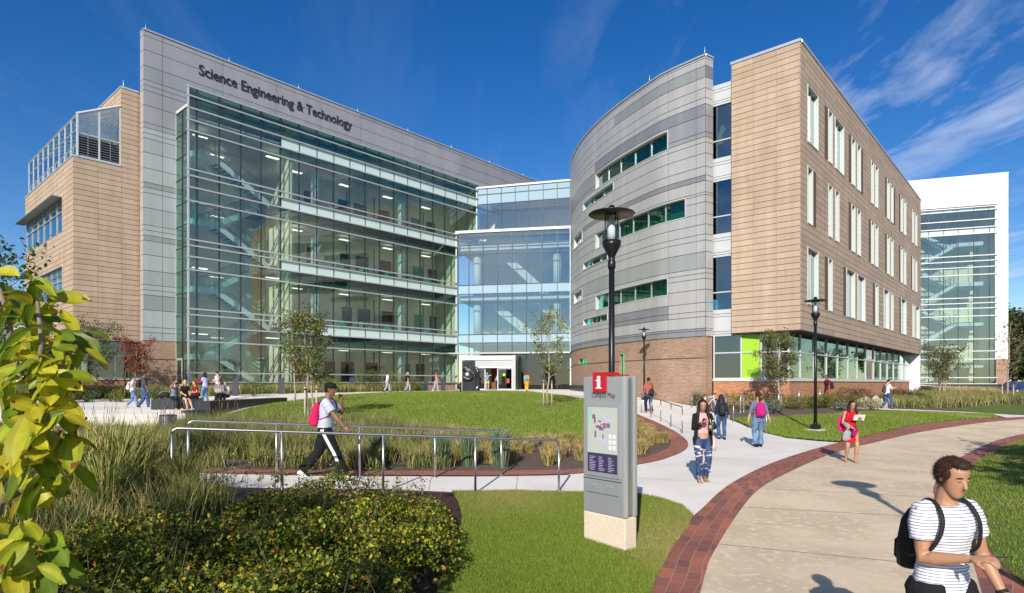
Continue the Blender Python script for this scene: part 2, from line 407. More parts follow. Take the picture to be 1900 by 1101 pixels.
SC.view_settings.view_transform='Standard'; SC.view_settings.look='None'; SC.view_settings.exposure=.32; SC.view_settings.gamma=1
SC.cycles.max_bounces=8; SC.cycles.transparent_max_bounces=24
A=np.array((.6626,.7490)); B=np.array((-.7490,.6626))
# ================================================================== BUILDINGS
def lerpc(a,b,t): return tuple(a[i]*(1-t)+b[i]*t for i in range(3))
def jit(c,s=.04):
    k=1+random.uniform(-s,s); return (c[0]*k,c[1]*k,c[2]*k)
GR=(.36,.365,.385); GRD=(.25,.26,.277); GRG=(.31,.34,.34); GRL=(.43,.455,.47)
BE=(.455,.345,.25)
def beigecol(i,j,u,z):
    return jit(lerpc(BE,(.405,.30,.215),random.random()),.035)
ROWS=[.15,.45,.7,.65,.6,.37,.7,1.0,.3,.33,.66,.8,.54,.33,.7]
def rows_from(top,bottom,pat,shift=0):
    z=top; out=[z]; i=0
    while z>bottom+.2:
        z-=pat[(i+shift)%len(pat)]; i+=1; out.append(max(z,bottom))
    if out[-1]!=bottom: out[-1]=bottom
    return out
BZ=5.05      # top of the brick ground floor
# ---------- left wing: grey wall plane
LG=np.array((-24.6,41.23)); LGend=LG+A*46
left=thing('academic_building','large grey and glass university wing with dark rooftop lettering, left of the glass link','building',(-20,46,g(-20,46)))
wl=Wall([LG,LGend]); ZT=25.8
zj=rows_from(ZT,BZ,[.35,.95,1.05,.95,.35,.35,1.0,1.15,.35,.35])
uj=[0,1.15,5.2,9.3,13.2,17.1,21.1,25,29,33,37,41,46]
def gcol(i,j,u,z):
    if z>19.2:
        c=GR
        if j in (3,) : c=GRG
        if z>24.1 and 16<u<40 and (j==1 and u>27 or j==0): c=GRD
        if j==2 and 28<u<40: c=GRD
        return jit(lerpc(c,(.33,.32,.36),.4),.02)
    c=GRL  # paler lower panels: sunlight reflected off the glass box, put into their colour
    if (j%6)==2: c=GRG
    if (j%6)==5: c=lerpc(GRL,GR,.5)
    return jit(c,.03)
hgl=[(2.35,46,BZ-1,20.72)]
obj('wall_panel',panels(wl,uj,zj,gcol,hgl,gap=.035,vgap=.025),'metal_panel',left)
obj('wall',backing(wl,0,46,BZ,ZT,hgl,o=-.005,th=.5),'joint_gray',left)
# fin end (faces left), panels
we=Wall([LG+B*.62,LG]); obj('wall_panel',panels(we,[0,.615],zj,lambda i,j,u,z:jit(lerpc(GRL,(.46,.40,.36),.5),.03),gap=.035,o=.0),'metal_panel',left)
mb=MB(); wl.box(mb,-.05,46,ZT,ZT+.09,-.68,.1); obj('coping',mb,'alu',left)
for k in range(9):
    u=.2+k*5.6; p=wl.P(u,ZT+.09,-.3); mb=MB(); mb.cyl(p,.02,ZT+.09,ZT+.55,6); obj('lightning_rod',mb,'alu',left)
# brick base under grey wall
mb=MB(); wl.box(mb,0,2.3,.9,BZ-.02,-.6,.03); obj('brick_wall',mb,'brick_brown',left)
mb=MB(); wl.box(mb,-.01,2.3,3.78,3.83,.0,.05); obj('brick_course',mb,'joint',left)
# ---------- left wing: glass curtain wall in front of grey wall
C0=np.array((-21.57,41.23)); wg=Wall([C0,C0+A*28.6])
ZH=[22.0,21.4,20.6,19.8,19.1,16.5,16.07,15.3,14.4,11.8,11.4,10.66,9.78,7.17,6.77,5.98,5.0,2.88,2.25]
vu=[0,.5]+[.5+1.5*k for k in range(1,17)]      # mullions to u=24.5
vu_top=vu+[26.0,27.4]
storeys=[(15.3,16.07,19.1,19.8),(10.66,11.4,14.4,15.3),(5.98,6.77,9.78,10.66),(1.9,2.25,5.0,5.98)]
def gl(w,u0,u1,z0,z1,name,m,par,o=-.02):
    mb=MB(); w.box(mb,u0,u1,z0,z1,o-.012,o); return obj(name,mb,m,par)
for si,(s0,s1,s2,s3) in enumerate(storeys):
    vv=vu_top if si==0 else vu
    for a,b in zip(vv[:-1],vv[1:]):
        a_,b_=a+.03,b-.03; stair=b<=6.6
        if si<3: gl(wg,a_,b_,s0+.03,s1-.03,'spandrel',('spandrel' if not stair else 'glass_green'),left)
        w_=gl(wg,a_,b_,s1+.03,s2-.03,'window','glass_green',left)
        mb=MB(); wg.box(mb,a_,b_,s2+.03,s3-.03,-.032,-.02); obj('transom_pane',mb,('glass_green' if stair else 'glass_teal'),w_)
for (z0,z1) in ((19.8,20.6),(20.6,21.4),(21.4,22.0)):
    for a,b in zip(vu_top[:-1],vu_top[1:]):
        m='spandrel' if (z0==19.8 and b>6.6) else ('glass_green' if z0==19.8 else 'glass_teal')
        gl(wg,a+.03,b-.03,z0+.03,z1-.03,'spandrel' if z0==19.8 else 'parapet_pane',m,left)
for u in vu_top:
    top=22.0; bot=2.25 if u<=24.6 else 15.3
    mb=MB(); wg.box(mb,u-.03,u+.03,bot,top,-.16,-.001); obj('mullion',mb,'alu_dark',left)
for z in ZH:
    U=27.4 if z>=15.2 else 24.5
    mb=MB(); wg.box(mb,-.18,U,z-.045,z+.045,.0,.13); obj('transom',mb,'alu',left)
mb=MB(); wg.box(mb,-.10,-.03,1.9,22.15,-.08,.12); obj('corner_post',mb,'alu',left)
mb=MB(); wg.box(mb,0,24.5,1.0,2.2,-.35,-.03); obj('plinth',mb,'brick_brown',left)
# dark screen backing behind the parapet glass
mb=MB(); wg.box(mb,6.6,27.4,15.36,16.0,-.3,-.08); wg.box(mb,6.6,24.5,10.72,11.34,-.3,-.08); wg.box(mb,6.6,24.5,6.04,6.7,-.3,-.08); obj('slab_edge',mb,'white_paint',left)
mb=MB(); wg.box(mb,0,27.4,20.7,22.0,-.3,-.2); obj('parapet_backing',mb,'inner_wall_dark',left)
# side return of the glass box
ws=Wall([C0-A*0+B*2.25,C0+B*.05])
for k,(z0,z1) in enumerate([(1.9,5.0),(5.0,6.8),(6.8,9.8),(9.8,11.4),(11.4,14.4),(14.4,16.1),(16.1,19.1),(19.1,20.7)]):
    for a,b in ((.02,1.1),(1.12,2.2)): gl(ws,a,b,z0+.03,z1-.03,'side_window','glass_side',left,o=0)
for z in (5,6.8,8.3,9.8,11.4,12.9,14.4,16.1,17.6,19.1,20.75):
    mb=MB(); ws.box(mb,0,2.2,z-.03,z+.03,-.04,.03); obj('side_transom',mb,'alu_dark',left)
for u in (0,1.11,2.2):
    mb=MB(); ws.box(mb,u-.035,u+.035,1.7,20.8,-.05,.035); obj('side_mullion',mb,'alu' if u!=1.11 else 'alu_dark',left)
mb=MB(); ws.box(mb,.35,1.25,1.5,3.9,.04,.09); dr=obj('door',mb,'alu',left)
mb=MB(); ws.box(mb,.45,1.15,1.65,3.75,.092,.1); obj('door_pane',mb,'glass_dark',dr)
# interior: slabs, ceilings, walls, columns
def inner(z0,z1,u0,u1,d0,d1,name,m,par=left,w=wg):
    mb=MB(); w.box(mb,u0,u1,z0,z1,-d1,-d0); return obj(name,mb,m,par)
roofz=20.75
inner(roofz,roofz+.25,-.0,27.4,.25,2.3,'roof','concrete_light')
for zf in (15.35,10.7,6.05):
    inner(zf,zf+.5,7.7,24.6 if zf<15 else 27.6,.4,7.0,'floor_slab','inner_floor')
    inner(zf-.62,zf-.55,7.7,24.6,.4,7.0,'ceiling','ceiling')
inner(19.9,20.0,7.7,27.6,.4,7.0,'ceiling','ceiling')
inner(1.5,1.75,0.1,24.6,.4,7.0,'floor_slab','inner_floor'); LUM=1.5
inner(1.7,20.6,7.7,27.6,3.3,3.5,'back_wall','inner_wall')
inner(1.7,15.3,24.7,24.9,.35,3.4,'end_wall','inner_wall')
inner(15.3,20.6,27.6,27.8,.35,3.4,'end_wall','inner_wall')
inner(1.7,20.6,7.5,7.7,2.6,7.2,'stair_wall','inner_wall')
inner(1.7,20.6,7.52,7.68,.5,2.6,'stair_wall_end','inner_wall')
inner(1.7,20.6,.3,7.5,5.6,5.8,'back_wall','inner_wall')
inner(1.7,20.6,.1,.28,2.5,5.8,'side_wall','inner_wall_dark')
for u in (10.1,18.8):
    q=wg.P(u,0,-1.3)
    for (z0,z1) in ((1.75,5.4),(6.5,10.1),(11.2,14.75),(15.85,19.9)):
        mb=MB(); mb.cyl(q,.33,z0,z1,20); obj('column',mb,'white_paint',left)
for zi,zf in enumerate((1.75,6.55,11.2,15.85)):
    for u0,wd,m in ((9.0,1.0,'door_red'),(12.2,.95,'inner_dark'),(13.8,1.3,'inner_dark'),(16.4,1.2,'door_red'),(20.3,1.1,'teal_panel'),(22.2,1.0,'inner_dark')):
        u0=u0+((zi*1.7)%1.9); mb=MB(); wg.box(mb,u0,u0+wd,zf,zf+2.3,-3.28,-3.2); obj('inner_door',mb,m,left)
    mb=MB()
    for u in np.arange(8.5,24,2.9): wg.box(mb,u,u+.12,zf,zf+3.2,-3.29,-3.23)
    obj('wall_trim',mb,'inner_wall_dark',left)
    # furniture by the glass
    for u in np.arange(12.3,23.5,2.4):
        if zi in (1,2,3):
            mb=MB(); m='teal_panel' if zi!=3 else 'door_red'
            wg.box(mb,u,u+.75,zf,zf+.45,-1.9,-1.2); wg.box(mb,u,u+.75,zf+.45,zf+.95,-1.9,-1.75); wg.box(mb,u,u+.1,zf+.45,zf+.62,-1.75,-1.2); wg.box(mb,u+.65,u+.75,zf+.45,zf+.62,-1.75,-1.2)
            obj('armchair',mb,m,left)
    for u in np.arange(8.4,24,4.5):
        mb=MB(); wg.box(mb,u,u+1.0,zf+3.19,zf+3.22,-2.3,-1.95); obj('ceiling_light',mb,M.get('tube') or mat('tube',(.9,.88,.8),.5,emit=((1,.93,.8),LUM)),left)
# stairs: landing left, flight falling to the right near the glass, return flight behind
def flight(u0,z0,u1,z1,d0,d1,par):
    n=14; mb=MB()
    for k in range(n):
        ua=u0+(u1-u0)*k/n; ub=u0+(u1-u0)*(k+1)/n; za=z0+(z1-z0)*(k+.5)/n
        wg.box(mb,min(ua,ub),max(ua,ub),za-.06,za,-d1,-d0)
    o=obj('stair_flight',mb,'stair_rail',par)
    for d in (d0,d1):
        mb=MB(); vs=[]
        for (u,z) in ((u0,z0),(u1,z1)):
            for dz in (-.36,.08):
                for dd in (-.05,.05): vs.append(wg.P(u,z+dz,-(d+dd)))
        mb.add(vs,[(0,1,3,2),(4,6,7,5),(0,4,5,1),(2,3,7,6),(0,2,6,4),(1,5,7,3)]); obj('stringer',mb,'stair_white',o)
        mb=MB()
        for h in (.25,.4,.55,.7,.85,1.02):
            mb.tube([wg.P(u0,z0+h,-d),wg.P(u1,z1+h,-d)],.03 if h>1 else .013,5)
        for t in (0,.25,.5,.75,1): 
            u=u0+(u1-u0)*t; z=z0+(z1-z0)*t; mb.tube([wg.P(u,z,-d),wg.P(u,z+1.05,-d)],.022,5)
        obj('handrail',mb,'stair_rail',o)
def landing(u0,u1,z,d0,d1,par):
    mb=MB(); wg.box(mb,u0,u1,z-.38,z+.02,-d1,-d0); o=obj('stair_landing',mb,'stair_white',par)
    mb=MB()
    for h in (.25,.4,.55,.7,.85,1.02): mb.tube([wg.P(u0,z+h,-d0),wg.P(u1,z+h,-d0)],.03 if h>1 else .013,5)
    for u in np.linspace(u0,u1,3): mb.tube([wg.P(u,z,-d0),wg.P(u,z+1.05,-d0)],.022,5)
    obj('handrail',mb,'stair_rail',o)
for zf in (1.75,6.4,11.06,15.72):
    zm=zf+2.45
    landing(.55,2.1,zm,1.0,4.4,left)
    flight(2.1,zm,6.1,zf,1.0,2.4,left)
    if zf<15: flight(6.1,zf+4.66,2.1,zm,3.0,4.4,left)
    mb=MB(); wg.box(mb,6.1,7.5,zf-.25,zf,-5.6,-.9); obj('stair_landing',mb,'inner_floor',left)
    p=wg.P(.75,0,-.7); mb=MB(); mb.cyl(p,.12,zf-.3,zf+4.3,10); obj('pipe_column',mb,'stair_rail',left)
    for (u,d) in ((1.0,1.9),(6.4,1.9),(3.4,4.8)):
        mb=MB(); wg.box(mb,u,u+1.0,zf+3.9,zf+3.94,-d-.3,-d); obj('ceiling_light',mb,M['tube'],left)  # extra lights over the stair, added to brighten the interior
inner(20.2,20.3,.1,7.6,.4,5.6,'ceiling','ceiling')
# building lettering
def text_mesh(txt,size,ext,bold=0.0):
    cu=bpy.data.curves.new('lettering','FONT'); cu.body=txt; cu.size=size; cu.extrude=ext; cu.offset=bold; cu.resolution_u=3
    o=bpy.data.objects.new('lettering_tmp',cu); COL.objects.link(o); dg=bpy.context.evaluated_depsgraph_get()
    me=bpy.data.meshes.new_from_object(o.evaluated_get(dg)); bpy.data.objects.remove(o); return me
def place_text(txt,origin,udir,vdir,length,height,ext,bold,m,par,name='lettering'):
    me=text_mesh(txt,1.0,.03,bold); co_=np.array([v.co[:] for v in me.vertices]); mn=co_.min(0); mx=co_.max(0)
    sx=length/(mx[0]-mn[0]); sy=height/(mx[1]-mn[1]) if height else sx
    u=Vector(udir); v=Vector(vdir); n=u.cross(v)
    for vert in me.vertices:
        c=vert.co; vert.co=Vector(origin)+u*((c.x-mn[0])*sx)+v*((c.y-mn[1])*sy)+n*((c.z/.03)*ext)
    return obj(name,me,m,par)
mat('letter_dark',(.022,.02,.022),.4)
ut0=wl.u(368); ut1=wl.u(652)
place_text('Science Engineering & Technology',wl.P(ut0,23.86,.07),(A[0],A[1],0),(0,0,1),ut1-ut0,1.0,.015,.011,'letter_dark',left)
# ---------- left beige wing
K0=np.array((-27.7,39.0)); KB=K0+B*13.4; KE=K0+A*5.2
zb0=5.05; ZW=16.54
wf=Wall([K0,K0+A*3.8]); wd=Wall([KB,K0])
def brow(top,bot,h=.335):
    n=int(round((top-bot)/h)); return [top-(top-bot)*k/n for k in range(n+1)]
lw=thing('annex_building','sand coloured panel wing with a rooftop greenhouse at the far left','building',(-31,43,g(-31,43)))
s0=13.4
hw=[(0,s0-2.66,12.2,14.45),(1.2,s0-2.66,7.6,9.85)]
obj('wall_panel',panels(wd,[0,1.4,2.8,4.2,5.6,7.0,8.4,9.8,11.2,12.3,13.4],brow(ZW,zb0),beigecol,hw,gap=.028,vgap=.012),'beige_panel',lw)
obj('wall',backing(wd,0,13.4,zb0,ZW,hw),'joint',lw)
obj('wall_panel',panels(wf,[0,1.3,2.65,3.8],brow(ZW,zb0),beigecol,gap=.028,vgap=.012),'beige_panel',lw)
obj('wall',backing(wf,0,3.8,zb0,ZW),'joint',lw)
# taller part
T0=K0+A*2.65; wt1=Wall([T0+B*7,T0]); wt2=Wall([T0,K0+A*4.2])
ZT2=21.8
obj('wall_panel',panels(wt1,[0,1.4,2.8,4.2,5.6,7],brow(ZT2,ZW),beigecol,gap=.028,vgap=.012),'beige_panel',lw)
obj('wall_panel',panels(wt2,[0,1.0,1.5],brow(ZT2,ZW),beigecol,gap=.028,vgap=.012),'beige_panel',lw)
mb=MB(); wt1.box(mb,0,6.9,ZW,ZT2,-.3,-.02); wt2.box(mb,.1,1.5,ZW,ZT2,-.3,-.02); obj('wall',mb,'joint',lw)
for w_,a_,b_,z_,o_ in ((wt1,0,7.04,ZT2,-.4),(wt2,.05,1.5,ZT2,-.395),(wd,0,13.42,ZW,-.3),(wf,.05,2.6,ZW,-.295)): mb=MB(); w_.box(mb,a_,b_,z_,z_+(.12 if z_==ZT2 else .1)+(0 if w_ in (wt1,wd) else -.003),o_,.07); obj('coping',mb,'alu',lw)
mb=MB(); mb.cyl(wt2.P(.15,0,-.1),.025,ZT2,ZT2+.6,6); obj('lightning_rod',mb,'alu',lw)
mb=MB(); q=[KB,K0,K0+A*5,KB+A*9,]; mb.add([(KB[0],KB[1],ZW-.05),(K0[0]+.1,K0[1]+.1,ZW-.05),((K0+A*5)[0],(K0+A*5)[1],ZW-.05),((KB+A*9)[0],(KB+A*9)[1],ZW-.05)],[(0,1,2,3)]); obj('roof',mb,'concrete_light',lw)
mb=MB(); mb.add([(T0+B*7)[:].tolist()+[ZT2-.1],T0.tolist()+[ZT2-.1],(T0+A*8).tolist()+[ZT2-.1],(T0+A*8+B*7).tolist()+[ZT2-.1]],[(0,1,2,3)]); obj('roof',mb,'concrete_light',lw)
# ribbon windows of the left face
for (u0,u1,z0,z1) in hw:
    fr=MB(); 
    for z in (z0+.03,z0+(z1-z0)*.62,z1-.03): wd.box(fr,u0,u1,z-.035,z+.035,-.16,-.04)
    nb=6
    for k in range(nb+1):
        u=u0+(u1-u0)*k/nb; wd.box(fr,u-.03,u+.03,z0,z1,-.17,-.05)
    f_=obj('window',fr,'alu',lw)
    mb=MB(); wd.box(mb,u0,u1,z0,z1,-.13,-.11); obj('pane',mb,'glass_win',f_)
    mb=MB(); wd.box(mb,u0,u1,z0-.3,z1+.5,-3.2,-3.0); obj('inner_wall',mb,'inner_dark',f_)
    mb=MB(); wd.box(mb,u0-.1,u1,z1-.5,z1-.47,-.14,-.05)
    for u in np.arange(u0+.3,u1,1.3): wd.box(mb,u,u+.05,z1-.46,z1-.05,-.14,-.05)
    wd.box(mb,u0-.35,u1,z1+.0,z1+.06,.03,(.6 if z0>10 else .08)); obj('sunshade',mb,'steel_dull',lw)
# greenhouse on roof
gh=MB(); pn=MB(); lo=MB()
zc=19.3; zr=20.6
wdg=Wall([KB+A*.15,K0+A*.15]); wfg=Wall([K0+A*.15+B*.0,T0])
def gb(w,u0,z0,u1,z1,r=.05,mbx=None,o=-.06):
    mb_=gh if mbx is None else mbx; a=Vector(w.P(u0,z0,o)); b=Vector(w.P(u1,z1,o)); mb_.tube([a,b],r,4,smooth=False)
nb=9
for k in range(nb+1):
    u=13.4*k/nb; gb(wdg,u,ZW+.1,u,zc)
for z in (ZW+.15,17.4,18.4,zc): gb(wdg,0,z,13.4,z,.045 if z!=zc else .08)
for k in range(nb*2):
    u=13.4*(k+.5)/(nb*2); gb(wdg,u,ZW+.1,u+.12,17.4,.02)
wdg.box(pn,0,13.4,ZW+.12,zc,-.075,-.06)
Lf=wfg.len
for u in (0.06,Lf*.5,Lf-.05): gb(wfg,u,ZW+.05,u,zc+(zr-zc)*u/Lf,.09 if u<.1 else .07)
for z in (ZW+.12,18.1): gb(wfg,0,z,Lf,z,.06)
gb(wfg,0,zc,Lf,zr,.09)
gb(wfg,0,18.7,Lf,18.2,.03,o=-.5); gb(wfg,.1,zc-.1,Lf,18.6,.035,o=-.7)
wfg.box(pn,.1,Lf-.1,18.15,19.2,-.07,-.055)
mb_=pn; a0=wfg.P(.1,19.2,-.06); a1=wfg.P(Lf-.1,19.2,-.06); a2=wfg.P(Lf-.1,zr-.1,-.06); pn.add([a0,a1,a2],[(0,1,2)])
# roof glass slope
r0=wdg.P(0,zc,-.06); r1=wdg.P(13.4,zc,-.06); r2=(T0[0],T0[1],zr); r3=((T0+B*13)[0],(T0+B*13)[1],zr); pn.add([r0,r1,r2,r3],[(0,1,2,3)])
for k in range(nb+1):
    t=k/nb; a=Vector(r0).lerp(Vector(r1),t); b=Vector(r3).lerp(Vector(r2),t); gh.tube([a,b],.04,4,smooth=False)
for z in np.arange(ZW+.25,18.05,.16):
    wfg.box(lo,.12,Lf-.1,z,z+.03,-.2,-.05)
for u in (Lf*.25,Lf*.5,Lf*.75): wfg.box(lo,u-.02,u+.02,ZW+.2,18.1,-.05,-.02)
gr=obj('greenhouse_frame',gh,'white_metal',lw); obj('greenhouse_glass',pn,'glass_roof',gr); obj('louver',lo,'steel_dull',gr)
mb=MB(); wfg.box(mb,.1,Lf-.1,ZW+.2,18.05,-.5,-.4); obj('louver_box',mb,'inner_dark',gr)
mb=MB()
for u in (3,5,7,9,11): wdg.box(mb,u,u+.9,17.9,18.15,-1.6,-1.0)
wfg.box(mb,.3,Lf-.3,18.5,18.9,-1.9,-1.5); obj('grow_light',mb,'white_paint',gr)
# ground floor of annex: recessed glazing over orange brick
K1=K0+A*.9+B*.9
wr1=Wall([K1,K1+A*4.4]); wr0=Wall([K1+B*12,K1])
for w,L in ((wr1,3.2),(wr0,12)):
    mb=MB(); w.box(mb,0,L,1.0,2.4,-.3,0); obj('brick_wall',mb,'brick_orange',lw)
    mb=MB(); w.box(mb,0,L,2.4,2.5,-.3,.06); obj('sill',mb,'concrete_light',lw)
    n=max(2,int(L/1.6))
    for k in range(n):
        a=L*k/n; b=L*(k+1)/n; mb=MB(); w.box(mb,a,a+.07,2.5,5.0,-.1,0); w.box(mb,a+.07,b,2.5,2.56,-.1,0); w.box(mb,a+.07,b,4.0,4.06,-.1,0); f_=obj('window',mb,'alu',lw)
        mb=MB(); w.box(mb,a+.07,b,2.56,5.0,-.06,-.05); obj('pane',mb,'glass_dark',f_)
mb=MB(); wr1.box(mb,0,3.3,1.5,5.05,-3.2,-3); obj('inner_wall',mb,'inner_wall_dark',lw)
c=[K0,KB,KB+A*4,K0+A*4.0]; mb=MB(); mb.hexa([(p[0],p[1],zb0-.06) for p in (K0+A*.0,K0+A*4.2,KB+A*4.2,KB)]+[(p[0],p[1],zb0-.01) for p in (K0,K0+A*4.2,KB+A*4.2,KB)]); obj('soffit',mb,'alu',lw)
# ---------- glass link (atrium)
atr=thing('glass_link_building','blue reflective glass entrance link between the two wings','building',(0,60,g(0,60)))
Q0=np.array((-5.34,59.6)); Q1=np.array((5.5,57.5)); wa=Wall([Q0,Q1]); LA=wa.len
ups=sorted([wa.u(p) for p in (850,870,896,923,950,977,1005,1034,1058)])
zs=[16.6,16.25,15.45,14.55,11.6,10.75,9.9,6.85,6.05,5.0,1.6]
def bayset(w,us,zs_,par,matf,fr='alu_dark'):
    for a,b in zip(us[:-1],us[1:]):
        for k,(z1,z0) in enumerate(zip(zs_[:-1],zs_[1:])):
            m,nm=matf(k,(a+b)/2,(z0+z1)/2)
            if m: gl(w,a+.025,b-.025,z0+.025,z1-.025,nm,m,par)
    for u in us: mb=MB(); w.box(mb,u-.03,u+.03,zs_[-1],zs_[0],-.12,.02); obj('mullion',mb,fr,par)
    for z in zs_: mb=MB(); w.box(mb,us[0],us[-1],z-.03,z+.03,-.1,.028); obj('transom',mb,fr,par)
def amf(k,u,z):
    if k in (0,1,4,7): return ('spandrel_blue' if k in (4,7) else 'glass_atrium'),'spandrel'
    if k==9: return ('glass_entry','window') if u>wa.u(960) else (None,'')
    return 'glass_atrium','window'
bayset(wa,ups,zs,atr,amf)
Q2=np.array((-3.5,61.7)); Q3=np.array((5.6,59.2)); wb=Wall([Q2,Q3])
upb=sorted([wb.u(p) for p in (886,904,930,956,981,1008,1034,1058)])
bayset(wb,upb,[21.57,20.97,20.0,19.3,16.85],atr,lambda k,u,z:(('spandrel_blue','spandrel') if k in(0,1) else ('glass_atrium','window')))
mb=MB(); wa.box(mb,-.1,LA+.1,16.6,16.85,-.3,.12); obj('coping',mb,'white_metal',atr); mb=MB(); wb.box(mb,-.1,wb.len,21.57,21.75,-.3,.1); obj('coping',mb,'white_metal',atr)
mb=MB(); wa.box(mb,-.12,.02,1.6,16.6,-.1,.1); obj('end_post',mb,'white_metal',atr); mb=MB(); wa.box(mb,LA-.1,LA+.12,1.5,16.59,-.1,.15); obj('end_post',mb,'white_metal',atr); mb=MB(); wb.box(mb,-.1,.05,16.86,21.56,-.1,.1); obj('end_post',mb,'white_metal',atr)
for zf in (15.0,10.2,5.9): mb=MB(); wa.box(mb,0,LA,zf,zf+.45,-9,-.5 if zf!=15.0 else -.4); obj('floor_slab',mb,'white_paint',atr)
mb=MB(); wa.box(mb,-.5,LA,16.65,16.8,-3.0,-.3); obj('terrace',mb,'concrete_light',atr)
mb=MB(); wa.box(mb,0,LA,1.5,21.0,-9.3,-9); obj('back_wall',mb,'inner_wall',atr)
mb=MB(); wb.box(mb,0,wb.len,21.2,21.4,-8,-.2); obj('roof',mb,'concrete_light',atr)
for px_ in (878,1030):
    u=wa.u(px_)
    for z0,z1 in ((1.6,5.9),(6.35,10.2),(10.65,15.0)):
        mb=MB(); mb.cyl(wa.P(u,0,-1.6),.38,z0,z1,18); obj('column',mb,'white_paint',atr)
for zf in (6.35,10.65):
    mb=MB()
    for h in (.2,.4,.6,.8,1.05): mb.tube([wa.P(1.5,zf+h,-.7),wa.P(LA-.2,zf+h,-.7)],.02,4)
    for u in np.arange(1.5,LA,1.0): mb.tube([wa.P(u,zf,-.7),wa.P(u,zf+1.05,-.7)],.025,4)
    obj('guard_rail',mb,'white_metal',atr)
mat('yellow_fabric',(.45,.5,.03),.8)
for u in np.arange(2.2,LA-.5,1.25):
    mb=MB(); wa.box(mb,u,u+.65,6.35,6.8,-2,-1.4); wa.box(mb,u,u+.65,6.8,7.3,-2,-1.85); obj('lounge_chair',mb,'yellow_fabric',atr)
# diagonal white stair inside the link
for (u0,z0,u1,z1) in ((8.6,10.7,4.4,14.6),(7.6,6.4,3.2,9.9),(10.8,6.9,7.2,10.6)):
    mb=MB(); vs=[]
    for (u,z) in ((u0,z0),(u1,z1)):
        for dz in (-.5,.5):
            for dd in (-2.2,-2.9): vs.append(wa.P(u,z+dz,dd))
    mb.add(vs,[(0,1,3,2),(4,6,7,5),(0,4,5,1),(2,3,7,6),(0,2,6,4),(1,5,7,3)]); obj('stair_flight',mb,'white_paint',atr)
# thin canopy and portal
mb=MB(); wa.box(mb,-3.4,LA,4.95,5.08,.03,1.0); obj('canopy',mb,'steel_dull',atr)
gzE=1.56
wp=Wall([np.array(wa.P(wa.u(866),0,1.5)[:2]),np.array(wa.P(wa.u(962),0,1.5)[:2])]); LP=wp.len
mb=MB(); wp.box(mb,-.1,LP,4.35,4.75,-1.45,.05); obj('portal_roof',mb,'white_metal',atr)
mb=MB(); wp.box(mb,-.1,.15,gzE-.1,4.35,-1.45,.0); wp.box(mb,LP-.3,LP,gzE-.1,4.35,-1.45,.0); obj('portal_post',mb,'steel_dull',atr)
mb=MB(); wp.box(mb,.15,LP-.3,3.75,4.35,-.35,-.05); obj('door_header',mb,'steel_dull',atr)
mb=MB(); wp.box(mb,.15,LP-.3,3.6,3.75,-.3,.0); obj('door_track',mb,'white_metal',atr)
def gdoor(u0,u1,o,m='glass_entry'):
    fr=MB()
    for a,b in ((u0,u0+.09),(u1-.09,u1)): wp.box(fr,a,b,gzE-.02,3.6,o-.05,o)
    wp.box(fr,u0+.09,u1-.09,gzE-.02,gzE+.1,o-.05,o); wp.box(fr,u0+.09,u1-.09,3.5,3.6,o-.05,o)
    d=obj('door',fr,'white_metal',atr); mb=MB(); wp.box(mb,u0+.09,u1-.09,gzE+.1,3.5,o-.035,o-.02); obj('pane',mb,m,d); return d
d1=gdoor(.2,1.25,-.1); gdoor(1.25,2.15,-.25); d2=gdoor(LP-1.75,LP-.3,-.1)
mat('sign_yellow',(.75,.8,.02),.5); mat('sign_red',(.5,.04,.03),.5)
mb=MB(); u=LP-1.1; mb.tube([wp.P(u,2.95,-.09),wp.P(u,2.95,-.075)],.13,14); obj('sticker',mb,'sign_yellow',d2)
mb=MB(); wp.box(mb,LP-.85,LP-.6,2.2,2.6,-.09,-.085); obj('sticker',mb,'sign_red',d2)
mb=MB(); wp.box(mb,2.2,LP-1.8,gzE,3.6,-2.6,-2.5); obj('vestibule_wall',mb,'door_red',atr)
mb=MB(); wa.box(mb,0,LA,1.3,1.62,-9,.2); obj('floor_slab',mb,'inner_floor',atr)
# ---------- right wing: curved grey wall over brick
rb=thing('lecture_building','curved silver and tan panel wing on a brick ground floor, right of the link','building',(14,45,g(14,45)))
cpts=crom([(6.2,63),(5.45,57.25),(5.44,53.7),(5.82,50.5),(6.45,47.8),(7.43,44.8),(9.08,41.1),(9.98,39.55),(11.76,37.5)],6)
wc=Wall(cpts); ZC=22.1
uend=wc.len
mat('green_backing',(.03,.17,.12),.7); mat('jamb_metal',(.50,.55,.53),.5,.1)
cw=[]  # curved wall windows (px0,px1,z0,z1)
for (p0,p1,z0,z1) in ((1106,1240,17.1,18.35),(1083,1139,16.15,16.85),(1106,1273,12.5,13.75),(1083,1128,11.35,12.0),(1066,1081,13.75,14.8),(1106,1240,7.8,8.95),(1083,1128,6.8,7.4),(1066,1081,9.0,10.0)):
    cw.append((wc.u(p0),wc.u(p1),z0,z1))
zjc=rows_from(ZC,BZ,ROWS)
ujc=[0,wc.u(1066)]+[wc.u(p) for p in (1082,1104,1140,1184,1241,1292)]+[uend]
u1184=wc.u(1184); u1140=wc.u(1140); u1292=wc.u(1292); u1241=wc.u(1241); u1104=wc.u(1104)
def ccol(i,j,u,z):
    c=(.45,.445,.44)
    if 20.8<z<21.5 and u>u1140: c=(.30,.325,.32)
    if 18.5<z<19.25 and u>u1104: c=GRD
    if 17.2<z<18.6 and u1140>u: c=(.31,.31,.33)
    if 17.2<z<18.5 and u>u1241: c=(.30,.31,.33)
    if 14.4<z<14.9: c=GRD
    if 9.3<z<10.1: c=(.34,.36,.35)
    if 6.4<z<7.2 and u1140<u<u1241: c=(.25,.255,.275)
    if z<5.6: c=(.27,.28,.30)
    return jit(c,.02)
